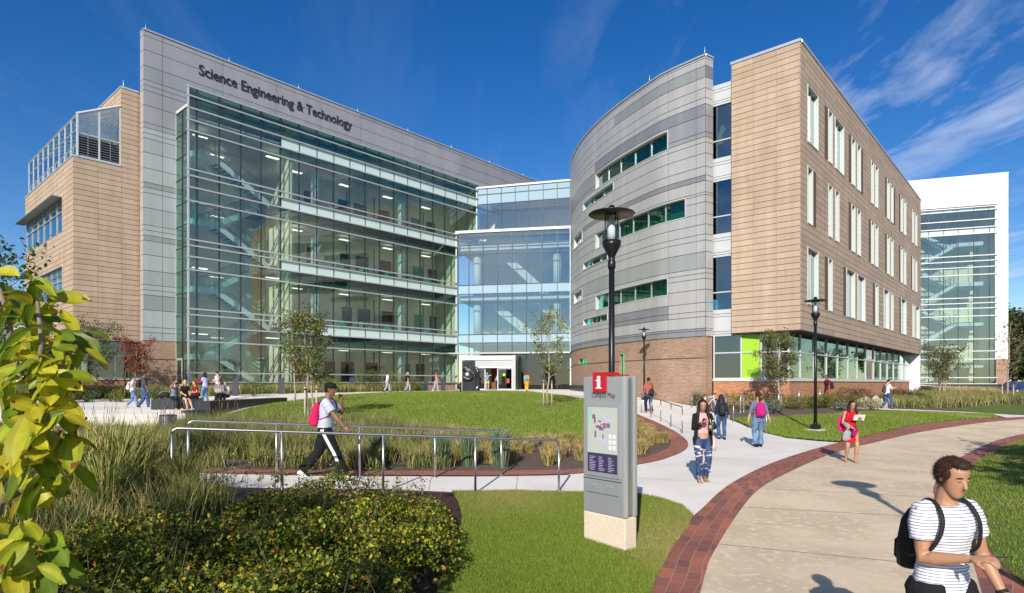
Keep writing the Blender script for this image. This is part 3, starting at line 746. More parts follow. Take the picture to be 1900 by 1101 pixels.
obj('wall_panel',panels(wc,ujc,zjc,ccol,cw,gap=.035,vgap=.03),'metal_panel',rb)
obj('wall',backing(wc,0,uend,BZ,ZC,cw,o=-.005,th=.3),'joint_gray',rb)
E0=np.array(cpts[-1]); E1=np.array((12.33,37.9)); wce=Wall([E0,E1])
def ecol(i,j,u,z):
    if 20.8<z<21.5: return (.22,.23,.24)
    if 17.2<z<19.2: return (.30,.30,.32)
    return jit((.46,.455,.45),.03)
obj('wall_panel',panels(wce,[0.005,wce.len],zjc,ecol,gap=.035,o=-.0),'metal_panel',rb)
mb=MB(); wc.box(mb,0,uend+.03,ZC,ZC+.1,-.4,.1); wce.box(mb,0,wce.len,ZC+.002,ZC+.098,-.5,.09); obj('coping',mb,'alu',rb)
for px_ in (1203,1306):
    mb=MB(); mb.cyl(wc.P(wc.u(px_),0,-.1),.025,ZC+.1,ZC+.6,6); obj('lightning_rod',mb,'alu',rb)
for wi,(a,b,z0,z1) in enumerate(cw):
    if a>b: a,b=b,a
    fr=MB(); wc.box(fr,a,b,z0,z0+.05,-.28,.06); wc.box(fr,a,b,z1-.05,z1,-.28,.06); wc.box(fr,a,a+.05,z0,z1,-.28,.06); wc.box(fr,b-.05,b,z0,z1,-.28,.06)
    f_=obj('window',fr,'white_metal',rb)
    n=max(1,int(round((b-a)/1.7)))
    for k in range(1,n): mb=MB(); u=a+(b-a)*k/n; wc.box(mb,u-.03,u+.03,z0+.05,z1-.05,-.26,-.18); obj('mullion',mb,'alu',f_)
    mb=MB(); wc.box(mb,a+.05,b-.05,z0+.05,z1-.05,-.24,-.225); obj('pane',mb,'glass_curve',f_)
    mb=MB(); wc.box(mb,a-.2,b+.2,z0-.4,z1+.4,-.75,-.7); obj('window_backing',mb,'green_backing',f_)  # green sheet added close behind the pane to catch sun and look lit
# brick storey below the curve
hb=[(wc.u(1073),wc.u(1088),3.6,4.25),(wc.u(1148),wc.u(1158),1.3,4.3)]
mb=MB(); rs=[(0,uend,.6,BZ-.0)]
for h in hb: rs=rsub(rs,h)
for r in rs: wc.box(mb,r[0],r[1],r[2],r[3],-.35,-.04)
obj('brick_wall',mb,'brick_brown',rb)
mb=MB(); wc.box(mb,0,hb[1][0],3.72,3.77,-.1,-.02); wc.box(mb,hb[1][1],uend,3.72,3.77,-.1,-.02); obj('brick_course',mb,'joint',rb)
for (a,b,z0,z1) in hb:
    fr=MB(); wc.box(fr,a,b,z0,z0+.05,-.3,-.05); wc.box(fr,a,b,z1-.05,z1,-.3,-.05); f_=obj('window',fr,'alu',rb); mb=MB(); wc.box(mb,a,b,z0,z1,-.28,-.27); obj('pane',mb,'glass_curve',f_)
mb=MB(); wce.box(mb,0.0,wce.len,.6,BZ,-.3,-.04); obj('brick_wall',mb,'brick_brown',rb)
mb=MB(); wc.box(mb,0,wc.u(1100),1.0,2.0,-.04,.12); obj('granite_base',mb,'dark_granite',rb)
# tan block
C1=np.array((16.12,34.5)); wF=Wall([C1+B*3.9,C1]); wS=Wall([C1,C1+A*40.3]); ZR=21.3; ZB=5.18
row1=[(1.2,3.3),(5.5,6.4),(7.0,9.2),(11.3,12.3),(12.9,13.9),(17.3,18.2),(18.7,19.7),(23.2,24.2),(24.8,25.8),(29.2,30.2),(30.8,31.8),(35.2,36.1),(36.9,37.9)]
row2=[(1.2,2.2),(5.5,6.4),(7.1,8.0),(11.3,12.3),(12.9,13.9),(17.3,18.2),(18.7,19.7),(23.2,24.2),(24.8,25.8),(29.2,30.2),(30.8,31.8),(35.2,36.1),(36.9,37.9)]
row3=[(1.2,3.3),(5.5,6.4),(9.9,12.2),(13.0,15.3),(18.8,19.8),(21.9,24.0),(24.8,25.8),(29.4,31.9),(35.3,36.3),(37.1,39.4)]
wins=[(a,b,z,z+3.3) for row,z in ((row1,16.05),(row2,11.38),(row3,6.72)) for a,b in row]
side_j=[0,1.0]+[1.0+3.02*k for k in range(1,13)]+[40.3]
def beige2(i,j,u,z): return jit(lerpc((.42,.315,.24),(.355,.265,.205),random.random()),.04)
obj('wall_panel',panels(wS,side_j,brow(ZR,ZB,.36),beige2,wins,gap=.026,vgap=.012),'beige_panel',rb)
obj('wall',backing(wS,0.12,40.3,ZB,ZR,wins,o=-.005,th=.3),'joint',rb)
obj('wall_panel',panels(wF,[0,1.3,2.6,3.9],brow(ZR,ZB,.345),beigecol,gap=.028,vgap=.012),'beige_panel',rb)
obj('wall',backing(wF,0,3.88,ZB,ZR,o=-.005,th=.3),'joint',rb)
mb=MB(); wF.box(mb,-.05,3.95,ZR,ZR+.16,-.5,.08); wS.box(mb,0.1,40.4,ZR,ZR+.16,-.5,.08); obj('coping',mb,'alu',rb)
for (a,b,z0,z1) in wins:
    fr=MB(); dpt=.21
    wS.box(fr,a,a+.04,z0,z1,-dpt,.07); wS.box(fr,b-.04,b,z0,z1,-dpt,.07); wS.box(fr,a+.04,b-.04,z1-.04,z1,-dpt,.05); wS.box(fr,a+.04,b-.04,z0,z0+.04,-dpt,.07)
    f_=obj('window',fr,'jamb_metal',rb); mb=MB(); wS.box(mb,a+.04,b-.04,z0+.04,z1-.04,-dpt+.02,-dpt+.035); obj('pane',mb,'glass_win',f_)
    if b-a>1.5:
        mb=MB(); wS.box(mb,a+(b-a)*.55,a+(b-a)*.55+.05,z0+.04,z1-.04,-dpt+.036,-dpt+.1); obj('mullion',mb,'alu',f_)
    mb=MB(); wS.box(mb,a,b,z0,z1,-1.0,-.95); obj('window_backing',mb,'teal_panel' if b-a>1.5 else 'inner_dark',f_)
# dark brown recess strips beside some slits
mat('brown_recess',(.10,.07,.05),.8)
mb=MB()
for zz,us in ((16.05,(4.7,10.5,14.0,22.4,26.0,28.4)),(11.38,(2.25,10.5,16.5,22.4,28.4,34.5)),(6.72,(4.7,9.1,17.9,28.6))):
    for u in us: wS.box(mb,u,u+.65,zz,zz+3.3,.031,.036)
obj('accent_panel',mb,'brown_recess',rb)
# recessed white bay between curve and tan block
G0=np.array(E1)+np.array((.0,.25)); G1=C1+B*3.9+A*.25; wG=Wall([G0-np.array((.1,-.06)),G1]); LG_=wG.len
bays=[(16.0,19.2),(11.35,14.55),(6.7,9.9)]
zz=[20.5]+[v for b in bays for v in (b[1],b[0])]+[BZ]
rows=[(20.5,19.2),(16.0,14.55),(11.35,9.9),(6.7,BZ)]
for (a,b) in rows:
    w_=[a,a-.28,a-.45,b+.3,b+.15,b] if a-b>1.0 else [a,b]
    mb=MB(); wG.box(mb,0,LG_,b,a,-.3,-.03); obj('wall',mb,'joint_gray',rb)
    for p,q in zip(w_[:-1],w_[1:]): mb=MB(); wG.box(mb,0,LG_,q+.015,p-.015,-.028,.02); obj('wall_panel',mb,'white_metal',rb)
for (z0,z1) in bays:
    fr=MB(); wG.box(fr,0,LG_,z0+1.02,z0+1.09,-.12,0); wG.box(fr,.0,.05,z0,z1,-.12,0); wG.box(fr,LG_-.04,LG_,z0,z1,-.12,0); f_=obj('window',fr,'white_metal',rb)
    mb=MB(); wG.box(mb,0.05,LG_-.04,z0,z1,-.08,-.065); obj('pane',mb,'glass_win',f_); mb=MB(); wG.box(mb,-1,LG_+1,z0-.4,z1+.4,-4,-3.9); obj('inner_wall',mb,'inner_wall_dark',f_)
# ground floor glazing of tan block
H1=C1+A*.85+B*.85; H0=E1+A*.1; wH=Wall([H0,H1]); wI=Wall([H1,H1+A*38.6]); zs0=2.45
dH=wH.p[1]-wH.p[0]
for w,L,usg in ((wH,wH.len,[0,wH.u(1374),wH.u(1411),wH.u(1445),wH.len]),(wI,38.6,[0]+[2.0+2.82*k for k in range(0,14)])):
    mb=MB(); w.box(mb,0,L,.3,zs0-.14,-.3,0); obj('brick_wall',mb,'brick_orange',rb)
    mb=MB(); w.box(mb,-.03,L,zs0-.14,zs0,-.3,.07); obj('sill',mb,'concrete_light',rb)
    for k,(a,b) in enumerate(zip(usg[:-1],usg[1:])):
        fr=MB(); w.box(fr,a,a+.08,zs0,ZB-.05,-.1,.03); w.box(fr,a+.08,b,zs0,zs0+.07,-.1,.03); w.box(fr,a+.08,b,4.0,4.07,-.1,.03)
        f_=obj('window',fr,'white_metal',rb); mb=MB(); w.box(mb,a+.08,b,zs0+.07,ZB-.05,-.06,-.045); obj('pane',mb,'glass_dark' if w is wH else 'glass_curve',f_)
        if w is wH and k==1: mb=MB(); w.box(mb,a+.06,b-.05,zs0+.07,ZB-.1,-.04,-.03); obj('lime_panel',mb,'lime',f_)
    mb=MB(); w.box(mb,0,L,1.2,1.6,-8,-.3); obj('floor_slab',mb,'inner_floor',rb)
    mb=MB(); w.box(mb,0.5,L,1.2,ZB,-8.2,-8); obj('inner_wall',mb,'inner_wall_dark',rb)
for k in range(6):
    mb=MB(); mb.cyl(wI.P(3+6*k,0,-1.5),.25,1.6,ZB,14); obj('column',mb,'white_paint',rb)
def poly_slab(pts,z0,z1):
    mb=MB(); n=len(pts); mb.add([(p[0],p[1],z0) for p in pts]+[(p[0],p[1],z1) for p in pts],[tuple(range(n))[::-1],tuple(range(n,2*n))]+[(i,(i+1)%n,n+(i+1)%n,n+i) for i in range(n)]); return mb
D=A*40.2
obj('soffit',poly_slab([C1+B*3.8+A*.05,C1+A*.02,C1+D,C1+D+B*3],ZB-.05,ZB+.05),'joint',rb)
poly=[C1+B*3.7+A*.3,C1+A*.3+B*.3,C1+D,C1+D+B*14,C1+B*14+A*14]
obj('roof',poly_slab(poly,ZR-.3,ZR-.1),'concrete_light',rb)
for zf in (9.9+.4,14.95,5.3): obj('floor_slab',poly_slab([C1+B*3.6+A*.5,C1+A*.5+B*.5,C1+D,C1+D+B*14,C1+B*14+A*14],zf,zf+.3),'inner_floor',rb)
wE=Wall([C1+D,C1+D+B*14]); obj('wall',backing(wE,0,14,1,ZR,o=0,th=.3),'beige_panel',rb)
crv=[np.array(wc.P(u,0,-.6)[:2]) for u in np.linspace(0,uend-.3,14)]
obj('roof',poly_slab(crv[::-1]+[np.array((22,62.)),np.array((13.2,38.6))][::-1],20.6,20.8),'concrete_light',rb)
for zf in (15.0,10.3,5.3): obj('floor_slab',poly_slab(crv[::-1]+[np.array((22,62.)),np.array((13.2,38.6))][::-1],zf,zf+.3),'inner_floor',rb)
# ---------- far right white building
fb=thing('stair_tower_building','white panel building with a glazed staircase, farthest right','building',(50,75,1.2))
V0=np.array((41.6,77.5)); V1=np.array((57.9,72.0)); wv=Wall([V0,V1]); LV=wv.len; ZV=26.7
uL=wv.u(1640); uR=wv.u(1846)
hv=[(uL,uR,2.1,23.0)]
def wcol(i,j,u,z):
    c=(.70,.70,.69)
    if j in (4,): c=(.50,.50,.50)
    if u>LV-1.3 and j%5==2: c=(.60,.60,.61)
    return jit(c,.02)
obj('wall_panel',panels(wv,[0,5,8.7,12.5,16.0,LV],rows_from(ZV,5.0,[1.2,.8,1.3,.7,.35,.9,1.3,.6]),wcol,hv,gap=.03,vgap=.02),'metal_panel',fb)
obj('wall',backing(wv,0,LV,5,ZV,hv,o=-.005,th=.3),'joint_gray',fb)
mb=MB(); wv.box(mb,uR+.1,LV,.8,5.0,-.4,.02); obj('brick_wall',mb,'brick_brown',fb)
mb=MB(); wv.box(mb,-.05,LV+.05,ZV,ZV+.12,-.4,.08); obj('coping',mb,'white_metal',fb)
wv2=Wall([V1,V1+np.array((3.5,9.5))]); mb=MB(); wv2.box(mb,0,10,.8,ZV,-.3,.0); obj('side_wall',mb,'white_paint',fb)
yk=[379.5,389,407,421,432.6,473.5,483.5,495,509,552,562,571.6,586,629,651.5,666.5,701]
zk=[2.2+(711-y)*72.6/1145 for y in yk]+[2.1]
usv=[uL]+[wv.u(p) for p in (1680,1708,1723,1751,1778,1807,1836)]+[uR]
def vmf(k,u,z):
    if k in (2,5,10): return 'glass_far','spandrel'
    if k in (3,) : return 'spandrel','spandrel'
    return 'glass_far','window'
bayset(wv,usv,zk,fb,vmf,'alu_dark')
for z in zk: mb=MB(); wv.box(mb,uL,uR+.2,z-.06,z+.06,.03,.2); obj('sunshade_bar',mb,'white_metal',fb)
mb=MB(); wv.box(mb,uL-1,uR+.3,2.1,23,-5.2,-5.0); obj('back_wall',mb,'inner_wall',fb)
mb=MB(); wv.box(mb,uR+.05,uR+.2,2.1,23,-5,-.3); obj('inner_wall',mb,'inner_wall',fb)
for zf in (4.4,9.4,14.2,19.0):
    for (ua,za,ub,zb,d) in ((8.6,zf-2.3,12.4,zf,-1.2),(12.4,zf,8.6,zf+2.4,-3.2)):
        mb=MB(); vs=[]
        for (u,z) in ((ua,za),(ub,zb)):
            for dz in (-.32,.12):
                for dd in (d,d-1.3): vs.append(wv.P(u,z+dz,dd))
        mb.add(vs,[(0,1,3,2),(4,6,7,5),(0,4,5,1),(2,3,7,6),(0,2,6,4),(1,5,7,3)]); o=obj('stair_flight',mb,'stair_white',fb)
        mb=MB()
        for h in (.35,.6,.85,1.1): mb.tube([wv.P(ua,za+h,d),wv.P(ub,zb+h,d)],.03,4)
        for t in np.linspace(0,1,8): u=ua+(ub-ua)*t; z=za+(zb-za)*t; mb.tube([wv.P(u,z,d),wv.P(u,z+1.1,d)],.02,4)
        obj('handrail',mb,'stair_rail',o)
    mb=MB(); wv.box(mb,12.4,uR-.8,zf-.35,zf+.1,-4.6,-1.0); obj('stair_landing',mb,'stair_white',fb)
    mb=MB(); wv.box(mb,uL,8.6,zf+2.0,zf+2.4,-5,-.8); obj('stair_landing',mb,'stair_white',fb)
mb=MB(); wv.box(mb,uL-1,uR+.3,22.6,22.9,-5,-.2); obj('ceiling',mb,'ceiling',fb)
obj('roof',poly_slab([V0,V1,V1+np.array((3.5,9.5)),V0+np.array((3.5,9.5))],ZV-.4,ZV-.1),'concrete_light',fb)
# ================================================================== GROUND
def ground_mats():
    def gm(name,cols,scales,rough=.95,bump=None):
        m=bpy.data.materials.new(name); m.use_nodes=True; nt=m.node_tree; N=nt.nodes; L=nt.links; b=N['Principled BSDF']; b.inputs['Roughness'].default_value=rough; b.inputs['Specular IOR Level'].default_value=.25
        tc=N.new('ShaderNodeTexCoord'); prev=None
        for k,(sc,lo,hi) in enumerate(scales):
            n=N.new('ShaderNodeTexNoise'); n.inputs['Scale'].default_value=sc; n.inputs['Detail'].default_value=6; L.new(tc.outputs['Object'],n.inputs['Vector'])
            r=N.new('ShaderNodeMapRange'); r.inputs[1].default_value=lo; r.inputs[2].default_value=hi; L.new(n.outputs['Fac'],r.inputs[0])
            mx=N.new('ShaderNodeMix'); mx.data_type='RGBA'; L.new(r.outputs[0],mx.inputs['Factor'])
            if prev is None: mx.inputs['A'].default_value=(*cols[0],1)
            else: L.new(prev,mx.inputs['A'])
            mx.inputs['B'].default_value=(*cols[k+1],1); prev=mx.outputs['Result']; last=n
        L.new(prev,b.inputs['Base Color'])
        if bump:
            n=N.new('ShaderNodeTexNoise'); n.inputs['Scale'].default_value=bump[0]; n.inputs['Detail'].default_value=4; L.new(tc.outputs['Object'],n.inputs['Vector'])
            bp=N.new('ShaderNodeBump'); bp.inputs['Strength'].default_value=bump[1]; bp.inputs['Distance'].default_value=bump[2]; L.new(n.outputs['Fac'],bp.inputs['Height']); L.new(bp.outputs[0],b.inputs['Normal'])
        M[name]=m; return m
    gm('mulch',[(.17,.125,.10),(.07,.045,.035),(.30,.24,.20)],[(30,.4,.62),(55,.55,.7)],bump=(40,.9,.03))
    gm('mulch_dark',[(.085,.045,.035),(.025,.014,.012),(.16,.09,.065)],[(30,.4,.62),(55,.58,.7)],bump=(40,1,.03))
    gm('turf_soil',[(.08,.12,.025),(.12,.16,.03),(.2,.18,.06)],[(14,.35,.65),(1.1,.55,.75)],bump=(50,.8,.02))
    gm('concrete_white',[(.74,.70,.64),(.65,.61,.55),(.77,.73,.67)],[(.7,.45,.62),(40,.5,.7)],bump=(120,.15,.002))
    gm('concrete_tan',[(.64,.525,.37),(.53,.43,.30),(.69,.58,.42)],[(.8,.40,.60),(9,.52,.68)],bump=(120,.15,.002))
    gm('far_ground',[(.06,.09,.03),(.09,.12,.04),(.12,.11,.06)],[(.2,.4,.6),(.05,.5,.7)])
    # broom-finish streaks on the tan walkway
    brickmat('paver',(.38,.12,.068),(.17,.07,.06),(.30,.22,.17),.30,.155,.006,patch=.2)
    brickmat('paver_small',(.38,.13,.08),(.27,.095,.065),(.20,.12,.09),.22,.11,.004,patch=.15)
ground_mats()
def poly_px(pts,sm=None):
    p=[gp(*q) for q in pts]; return p
# terrain sheet: fine inside, reaching the horizon outside
xs=np.concatenate([[-900,-400,-180,-110],np.arange(-76,76.1,1.0),[110,180,400,900]]); ys=np.concatenate([[-900,-300,-100,-50],np.arange(-30,100.1,1.0),[140,220,450,1200]])
Xg,Yg=np.meshgrid(xs,ys,indexing='ij'); Zg=gz(Xg,Yg)-.012
V=np.stack([Xg,Yg,Zg],-1).reshape(-1,3); nx,ny=Xg.shape; idx=np.arange(nx*ny).reshape(nx,ny)
Fq=np.stack([idx[:-1,:-1],idx[1:,:-1],idx[1:,1:],idx[:-1,1:]],-1).reshape(-1,4)
tag(obj('ground',npmesh('ground',V,Fq,smooth=True),'far_ground'),kind='structure')
# planting bed soil under everything near the paths
bed=[(-40,3),(-40,62),(50,72),(60,40),(40,30),(16,24),(7.6,24),(2,6),(-1,2),(-20,0)]
drape('mulch_ground',bed,.0,'mulch',1.0)
# white concrete: ramp, fork and route to the entrance
wp_px=[(1207,1101),(1272,986),(1320,918),(1400,856),(1513,834),(1559,822)]
low=[gp(232,905),gp(330,905),gp(523,907),gp(711,908),gp(839,914),gp(957,912.5),gp(1082,915.6),gp(1184,919),gp(1226,927),gp(1266,940),gp(1287,958)]
# outer edge follows the tan walkway band
bandL=[(1207,1101),(1232,1048),(1248,1018),(1298,952),(1358,898),(1439.5,858),(1513,834),(1559,822),(1602,811.6),(1679,793),(1775,781),(1867,776),(1960,772),(2060,769)]
bandR=[(1299.5,1101),(1310,1062),(1321.6,1031),(1362,964.5),(1406,911),(1458,880),(1524,850),(1568,835.5),(1605,826),(1690,806),(1789.5,789.5),(1880,780),(1980,775),(2080,771.5)]
BL=crom([gp(*p) for p in bandL],6); BR=crom([gp(*p) for p in bandR],6)
d0=np.array(BL[0])-np.array(BL[3]); d0/=np.linalg.norm(d0)
BL=[tuple(np.array(BL[0])+d0*k+np.array((-.0,0))) for k in (6,4,2,1)]+BL
d1_=np.array(BR[0])-np.array(BR[3]); d1_/=np.linalg.norm(d1_); BR=[tuple(np.array(BR[0])+d1_*k) for k in (6,4,2,1)]+BR
strip('brick_band',BL,BR,.022,'paver',6)
outL=[(1822,1101),(1808,1051),(1795,1013),(1752,960),(1735,925),(1733,905),(1745,882),(1757,868),(1797,842),(1845,820),(1900,806),(1980,793),(2080,783)]
outR=[(1915,1101),(1880,1070),(1860,1054),(1827,1008),(1797,965),(1782,935),(1778,915),(1783,893),(1797,874),(1838,843),(1900,817),(1980,803),(2080,791)]
OL=crom([gp(*p) for p in outL],6); OR=crom([gp(*p) for p in outR],6)
e0=np.array(OL[0])-np.array(OL[4]); e0/=np.linalg.norm(e0); OL=[tuple(np.array(OL[0])+e0*k) for k in (6,4,2,1)]+OL
e1=np.array(OR[0])-np.array(OR[4]); e1/=np.linalg.norm(e1); OR=[tuple(np.array(OR[0])+e1*k) for k in (6,4,2,1)]+OR
strip('brick_band',OL[::-1],OR[::-1],.021,'paver',6)
walk=BR+[OL[-1-k] for k in range(len(OL))]
drape('walkway',walk,.014,'concrete_tan',.5)
# control joints across the tan walkway
def joint(name,a,b,w,off,m):
    a=np.array(gp(*a)); b=np.array(gp(*b)); d=b-a; L_=np.linalg.norm(d); d/=L_; n=np.array((-d[1],d[0]))*w/2; k=int(L_/.4)+2
    t=np.linspace(0,L_,k); strip(name,[tuple(a+d*x+n) for x in t],[tuple(a+d*x-n) for x in t],off,m,1)
mat('joint_tan',(.24,.19,.13),.9); mat('joint_white',(.34,.33,.31),.9)
for a,b in (((1334,1012),(1795,1058)),((1378,943),(1750,964)),((1410,908),(1740,925)),((1500,862),(1748,880)),((1590,832),(1800,845)),((1690,808),(1860,817))): joint('walkway_joint',a,b,.012,.019,'joint_tan')
# island band (brick) that borders the central bed
isl_out=[(140,884),(250,878.5),(480,881.5),(800,884.5),(964,883),(1082,879),(1181,863.5),(1220,856),(1240,850),(1268,838),(1277,826),(1270,814),(1250,800),(1220,785),(1181,768.5),(1150,757),(1110,745),(1080,739)]
isl_in=[(140,876),(250,870.5),(480,873.5),(800,875.5),(964,874.5),(1082,870.5),(1181,853),(1214,844),(1228,838),(1240,832),(1244,824),(1240,813),(1228,803),(1206,791),(1170,776),(1140,764),(1100,750),(1078,744)]
IO=crom([gp(*p) for p in isl_out],6); II=crom([gp(*p) for p in isl_in],6)
strip('brick_band',IO,II,.020,'paver_small',3)
# white path polygon: lower edge of ramp -> round the fork -> along right side up to entrance -> back along island outer edge
rt=[gp(1361,786),gp(1340,777),gp(1322,768),gp(1300,757),gp(1284,748),gp(1270,741),gp(1240,735)]
righ=[gp(*p) for p in ((1559,822),(1514,819),(1460,813.5),(1420,804),(1374,787))]+[gp(1350,777),gp(1322,766),gp(1296,755)]
plaza=[(10.8,37.5),(9.2,42),(7.6,46.5),(6.2,52),(5.7,57.0),(-6,59.3)]
whitep=low+[tuple(p) for p in BL[::1] if 9<p[1]<gp(1559,822)[1]+.3 and p[0]>3.3]+righ[1:]+plaza+[tuple(p) for p in IO[::-1]]+[gp(60,890),gp(60,905)]
drape('concrete_path',whitep,.008,'concrete_white',.5)
for a,b in (((1181,888),(1360,900)),((1130,880),(1132,916)),((1262,860),(1500,836)),((1290,800),(1360,788)),((960,884),(958,912)),((711,884),(711,906)),((1215,770),(1290,762)),((1190,757),(1270,750))): joint('path_joint',a,b,.012,.015,'joint_white')
# path along the left building and plaza
lawn_far=[(391,776),(430,768),(480,755),(535,746),(600,737),(643,733),(700,730),(760,728),(843,726.5),(930,726),(975,727.5),(1018,731.3),(1050,735),(1078,741)]
LF=[gp(*p) for p in lawn_far]
farw=[(-3.5,57.3),(-6.5,54.4),(-9,52.3),(-12.2,48.5),(-15.5,44.5),(-19,40.0),(-22.2,36.6),(-26,34),(-40,30)]
near_l=[(-24,24.3),(-17,24.1),(-12.9,24.1)]
pl=LF[::-1]+[(-12.2,24.6)]+near_l[::-1]+[(-40,24)]+farw[::-1]+[(5.6,57.2),(6.2,50)]
drape('concrete_path',pl,.010,'concrete_white',.5)
# ---------------- lawns
lawn_near=[(391,785),(430,790),(560,787),(700,789),(800,796),(931,815),(1000,817),(1079,818),(1150,812),(1178,800),(1190,790),(1170,778),(1130,762),(1095,750)]
central=LF+[gp(*p) for p in lawn_near[::-1]]
drape('lawn',central,.03,'turf_soil',.5)
near_lawn=[(839,915),(957,913.5),(1082,916.6),(1184,920),(1226,928),(1266,941),(1286,959),(1272,986),(1245,1022),(1229,1053),(1206,1101)]
NLb=[gp(*p) for p in near_lawn]+[tuple(np.array(BL[2])),(-.2,2.2),(-.55,4.2),gp(812,1101),gp(822,1078),gp(846,1010),gp(860,965),gp(852,935)]
drape('lawn',NLb,.028,'turf_soil',.25)
rl=[gp(*p) for p in ((1350,776.5),(1374,786),(1420,803.5),(1460,813),(1514.5,818),(1556,820.5))]
rl+=[tuple(p) for p in BL if p[1]>gp(1559,822)[1]+.1 and p[0]<gp(1867,776)[0]]
rl+=[gp(*p) for p in ((1845,770.5),(1665,763.5),(1609,765.3),(1551,769),(1460,773.6))]
drape('lawn',rl,.028,'turf_soil',.5)
thin=[gp(*p) for p in ((1540,757.5),(1600,759.5),(1665,762),(1845,770),(1867,775.5),(1910,774),(2000,771),(1990,762),(1900,764),(1845,767),(1665,759.5),(1600,756.8),(1540,755))]
drape('thin_path',thin,.012,'concrete_white',.5)
ol=[tuple(p) for p in OR]+[(40,26),(40,-8),(8,-8)]
drape('lawn',ol,.027,'turf_soil',.5)
fl=[gp(*p) for p in ((1880,752),(1880,764),(2060,764),(2060,750))]
fl=[(24,34.5),(27,33.3),(38,36),(48,50),(34,44)]
drape('lawn',fl,.02,'turf_soil',.5)
# ---------------- grass blades (stuff)
def inpoly(poly,X,Y):
    P=np.array(poly); c=np.zeros(len(X),bool); j=len(P)-1
    for i in range(len(P)):
        xi,yi=P[i]; xj,yj=P[j]
        m=((yi>Y)!=(yj>Y)) & (X<(xj-xi)*(Y-yi)/(yj-yi+1e-12)+xi); c^=m; j=i
    return c
def scatter(poly,n,ymin=-1e9,ymax=1e9):
    P=np.array(poly); lo=P.min(0); hi=P.max(0); lo[1]=max(lo[1],ymin); hi[1]=min(hi[1],ymax)
    X=rng.uniform(lo[0],hi[0],n); Y=rng.uniform(lo[1],hi[1],n); k=inpoly(poly,X,Y); return X[k],Y[k]
mat('grass_blade',(.1,.2,.03),.55,attr=True,spec=.3)
def blades(name,X,Y,h,w,colf,off=.02,lean=.5,label=None,cat='grass',segs=1,material='grass_blade'):
    n=len(X); Z=gz(X,Y)+off; H=h*rng.uniform(.6,1.25,n); a=rng.uniform(0,2*np.pi,n); b=rng.uniform(0,2*np.pi,n); ln=rng.uniform(.1,lean,n)*H
    dx=np.cos(a)*w/2; dy=np.sin(a)*w/2; lx=np.cos(b)*ln; ly=np.sin(b)*ln
    col=colf(X,Y,n)
    if segs==1:
        V=np.empty((n,3,3)); V[:,0]=np.stack([X-dx,Y-dy,Z-.01],-1); V[:,1]=np.stack([X+dx,Y+dy,Z-.01],-1); V[:,2]=np.stack([X+lx,Y+ly,Z+H],-1)
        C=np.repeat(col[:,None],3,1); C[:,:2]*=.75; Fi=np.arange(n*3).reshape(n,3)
        me=npmesh(name,V.reshape(-1,3),Fi,C.reshape(-1,3))
    else:
        V=np.empty((n,5,3)); m=.6; V[:,0]=np.stack([X-dx,Y-dy,Z-.01],-1); V[:,1]=np.stack([X+dx,Y+dy,Z-.01],-1)
        mx_=X+lx*.35; my_=Y+ly*.35; V[:,2]=np.stack([mx_+dx*.8,my_+dy*.8,Z+H*m],-1); V[:,3]=np.stack([mx_-dx*.8,my_-dy*.8,Z+H*m],-1); V[:,4]=np.stack([X+lx,Y+ly,Z+H],-1)
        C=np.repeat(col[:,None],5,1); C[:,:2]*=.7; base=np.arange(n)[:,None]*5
        F1=np.concatenate([base+np.array([0,1,2]),base+np.array([0,2,3]),base+np.array([3,2,4])]); me=npmesh(name,V.reshape(-1,3),F1,C.reshape(-1,3))
    o=obj(name,me,material); return tag(o,label,cat,kind='stuff')
def vnoise(X,Y,s,seed=0):
    r=np.random.default_rng(seed); out=0
    for k in range(5):
        a=r.uniform(0,6.28); f=s*r.uniform(.6,1.8); out=out+np.sin(X*np.cos(a)*f+Y*np.sin(a)*f+r.uniform(0,6.28))
    return out/5
def lawncol(dry=0.0):
    def f(X,Y,n):
        t=rng.uniform(0,1,n)[:,None]; c=np.array((.10,.18,.018))*(1-t)+np.array((.235,.295,.035))*t
        d=np.clip(vnoise(X,Y,1.6,3)*1.0+dry+rng.normal(0,.12,n),0,1)[:,None]
        return c*(1-d)+np.array((.36,.30,.12))*d
    return f
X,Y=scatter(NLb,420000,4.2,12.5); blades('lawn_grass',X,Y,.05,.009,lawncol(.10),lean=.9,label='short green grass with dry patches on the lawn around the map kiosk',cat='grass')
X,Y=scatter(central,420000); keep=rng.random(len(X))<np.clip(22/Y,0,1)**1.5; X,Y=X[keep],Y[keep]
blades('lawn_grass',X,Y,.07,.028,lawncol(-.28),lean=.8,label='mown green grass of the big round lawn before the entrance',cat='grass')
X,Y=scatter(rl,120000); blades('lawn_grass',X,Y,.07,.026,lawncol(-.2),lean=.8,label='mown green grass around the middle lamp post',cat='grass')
X,Y=scatter(ol,700000,4.5,26); k=X/Y<1.0; X,Y=X[k],Y[k]; blades('lawn_grass',X,Y,.055,.014,lawncol(-.02),lean=.9,label='mown grass right of the curved tan walkway',cat='grass')

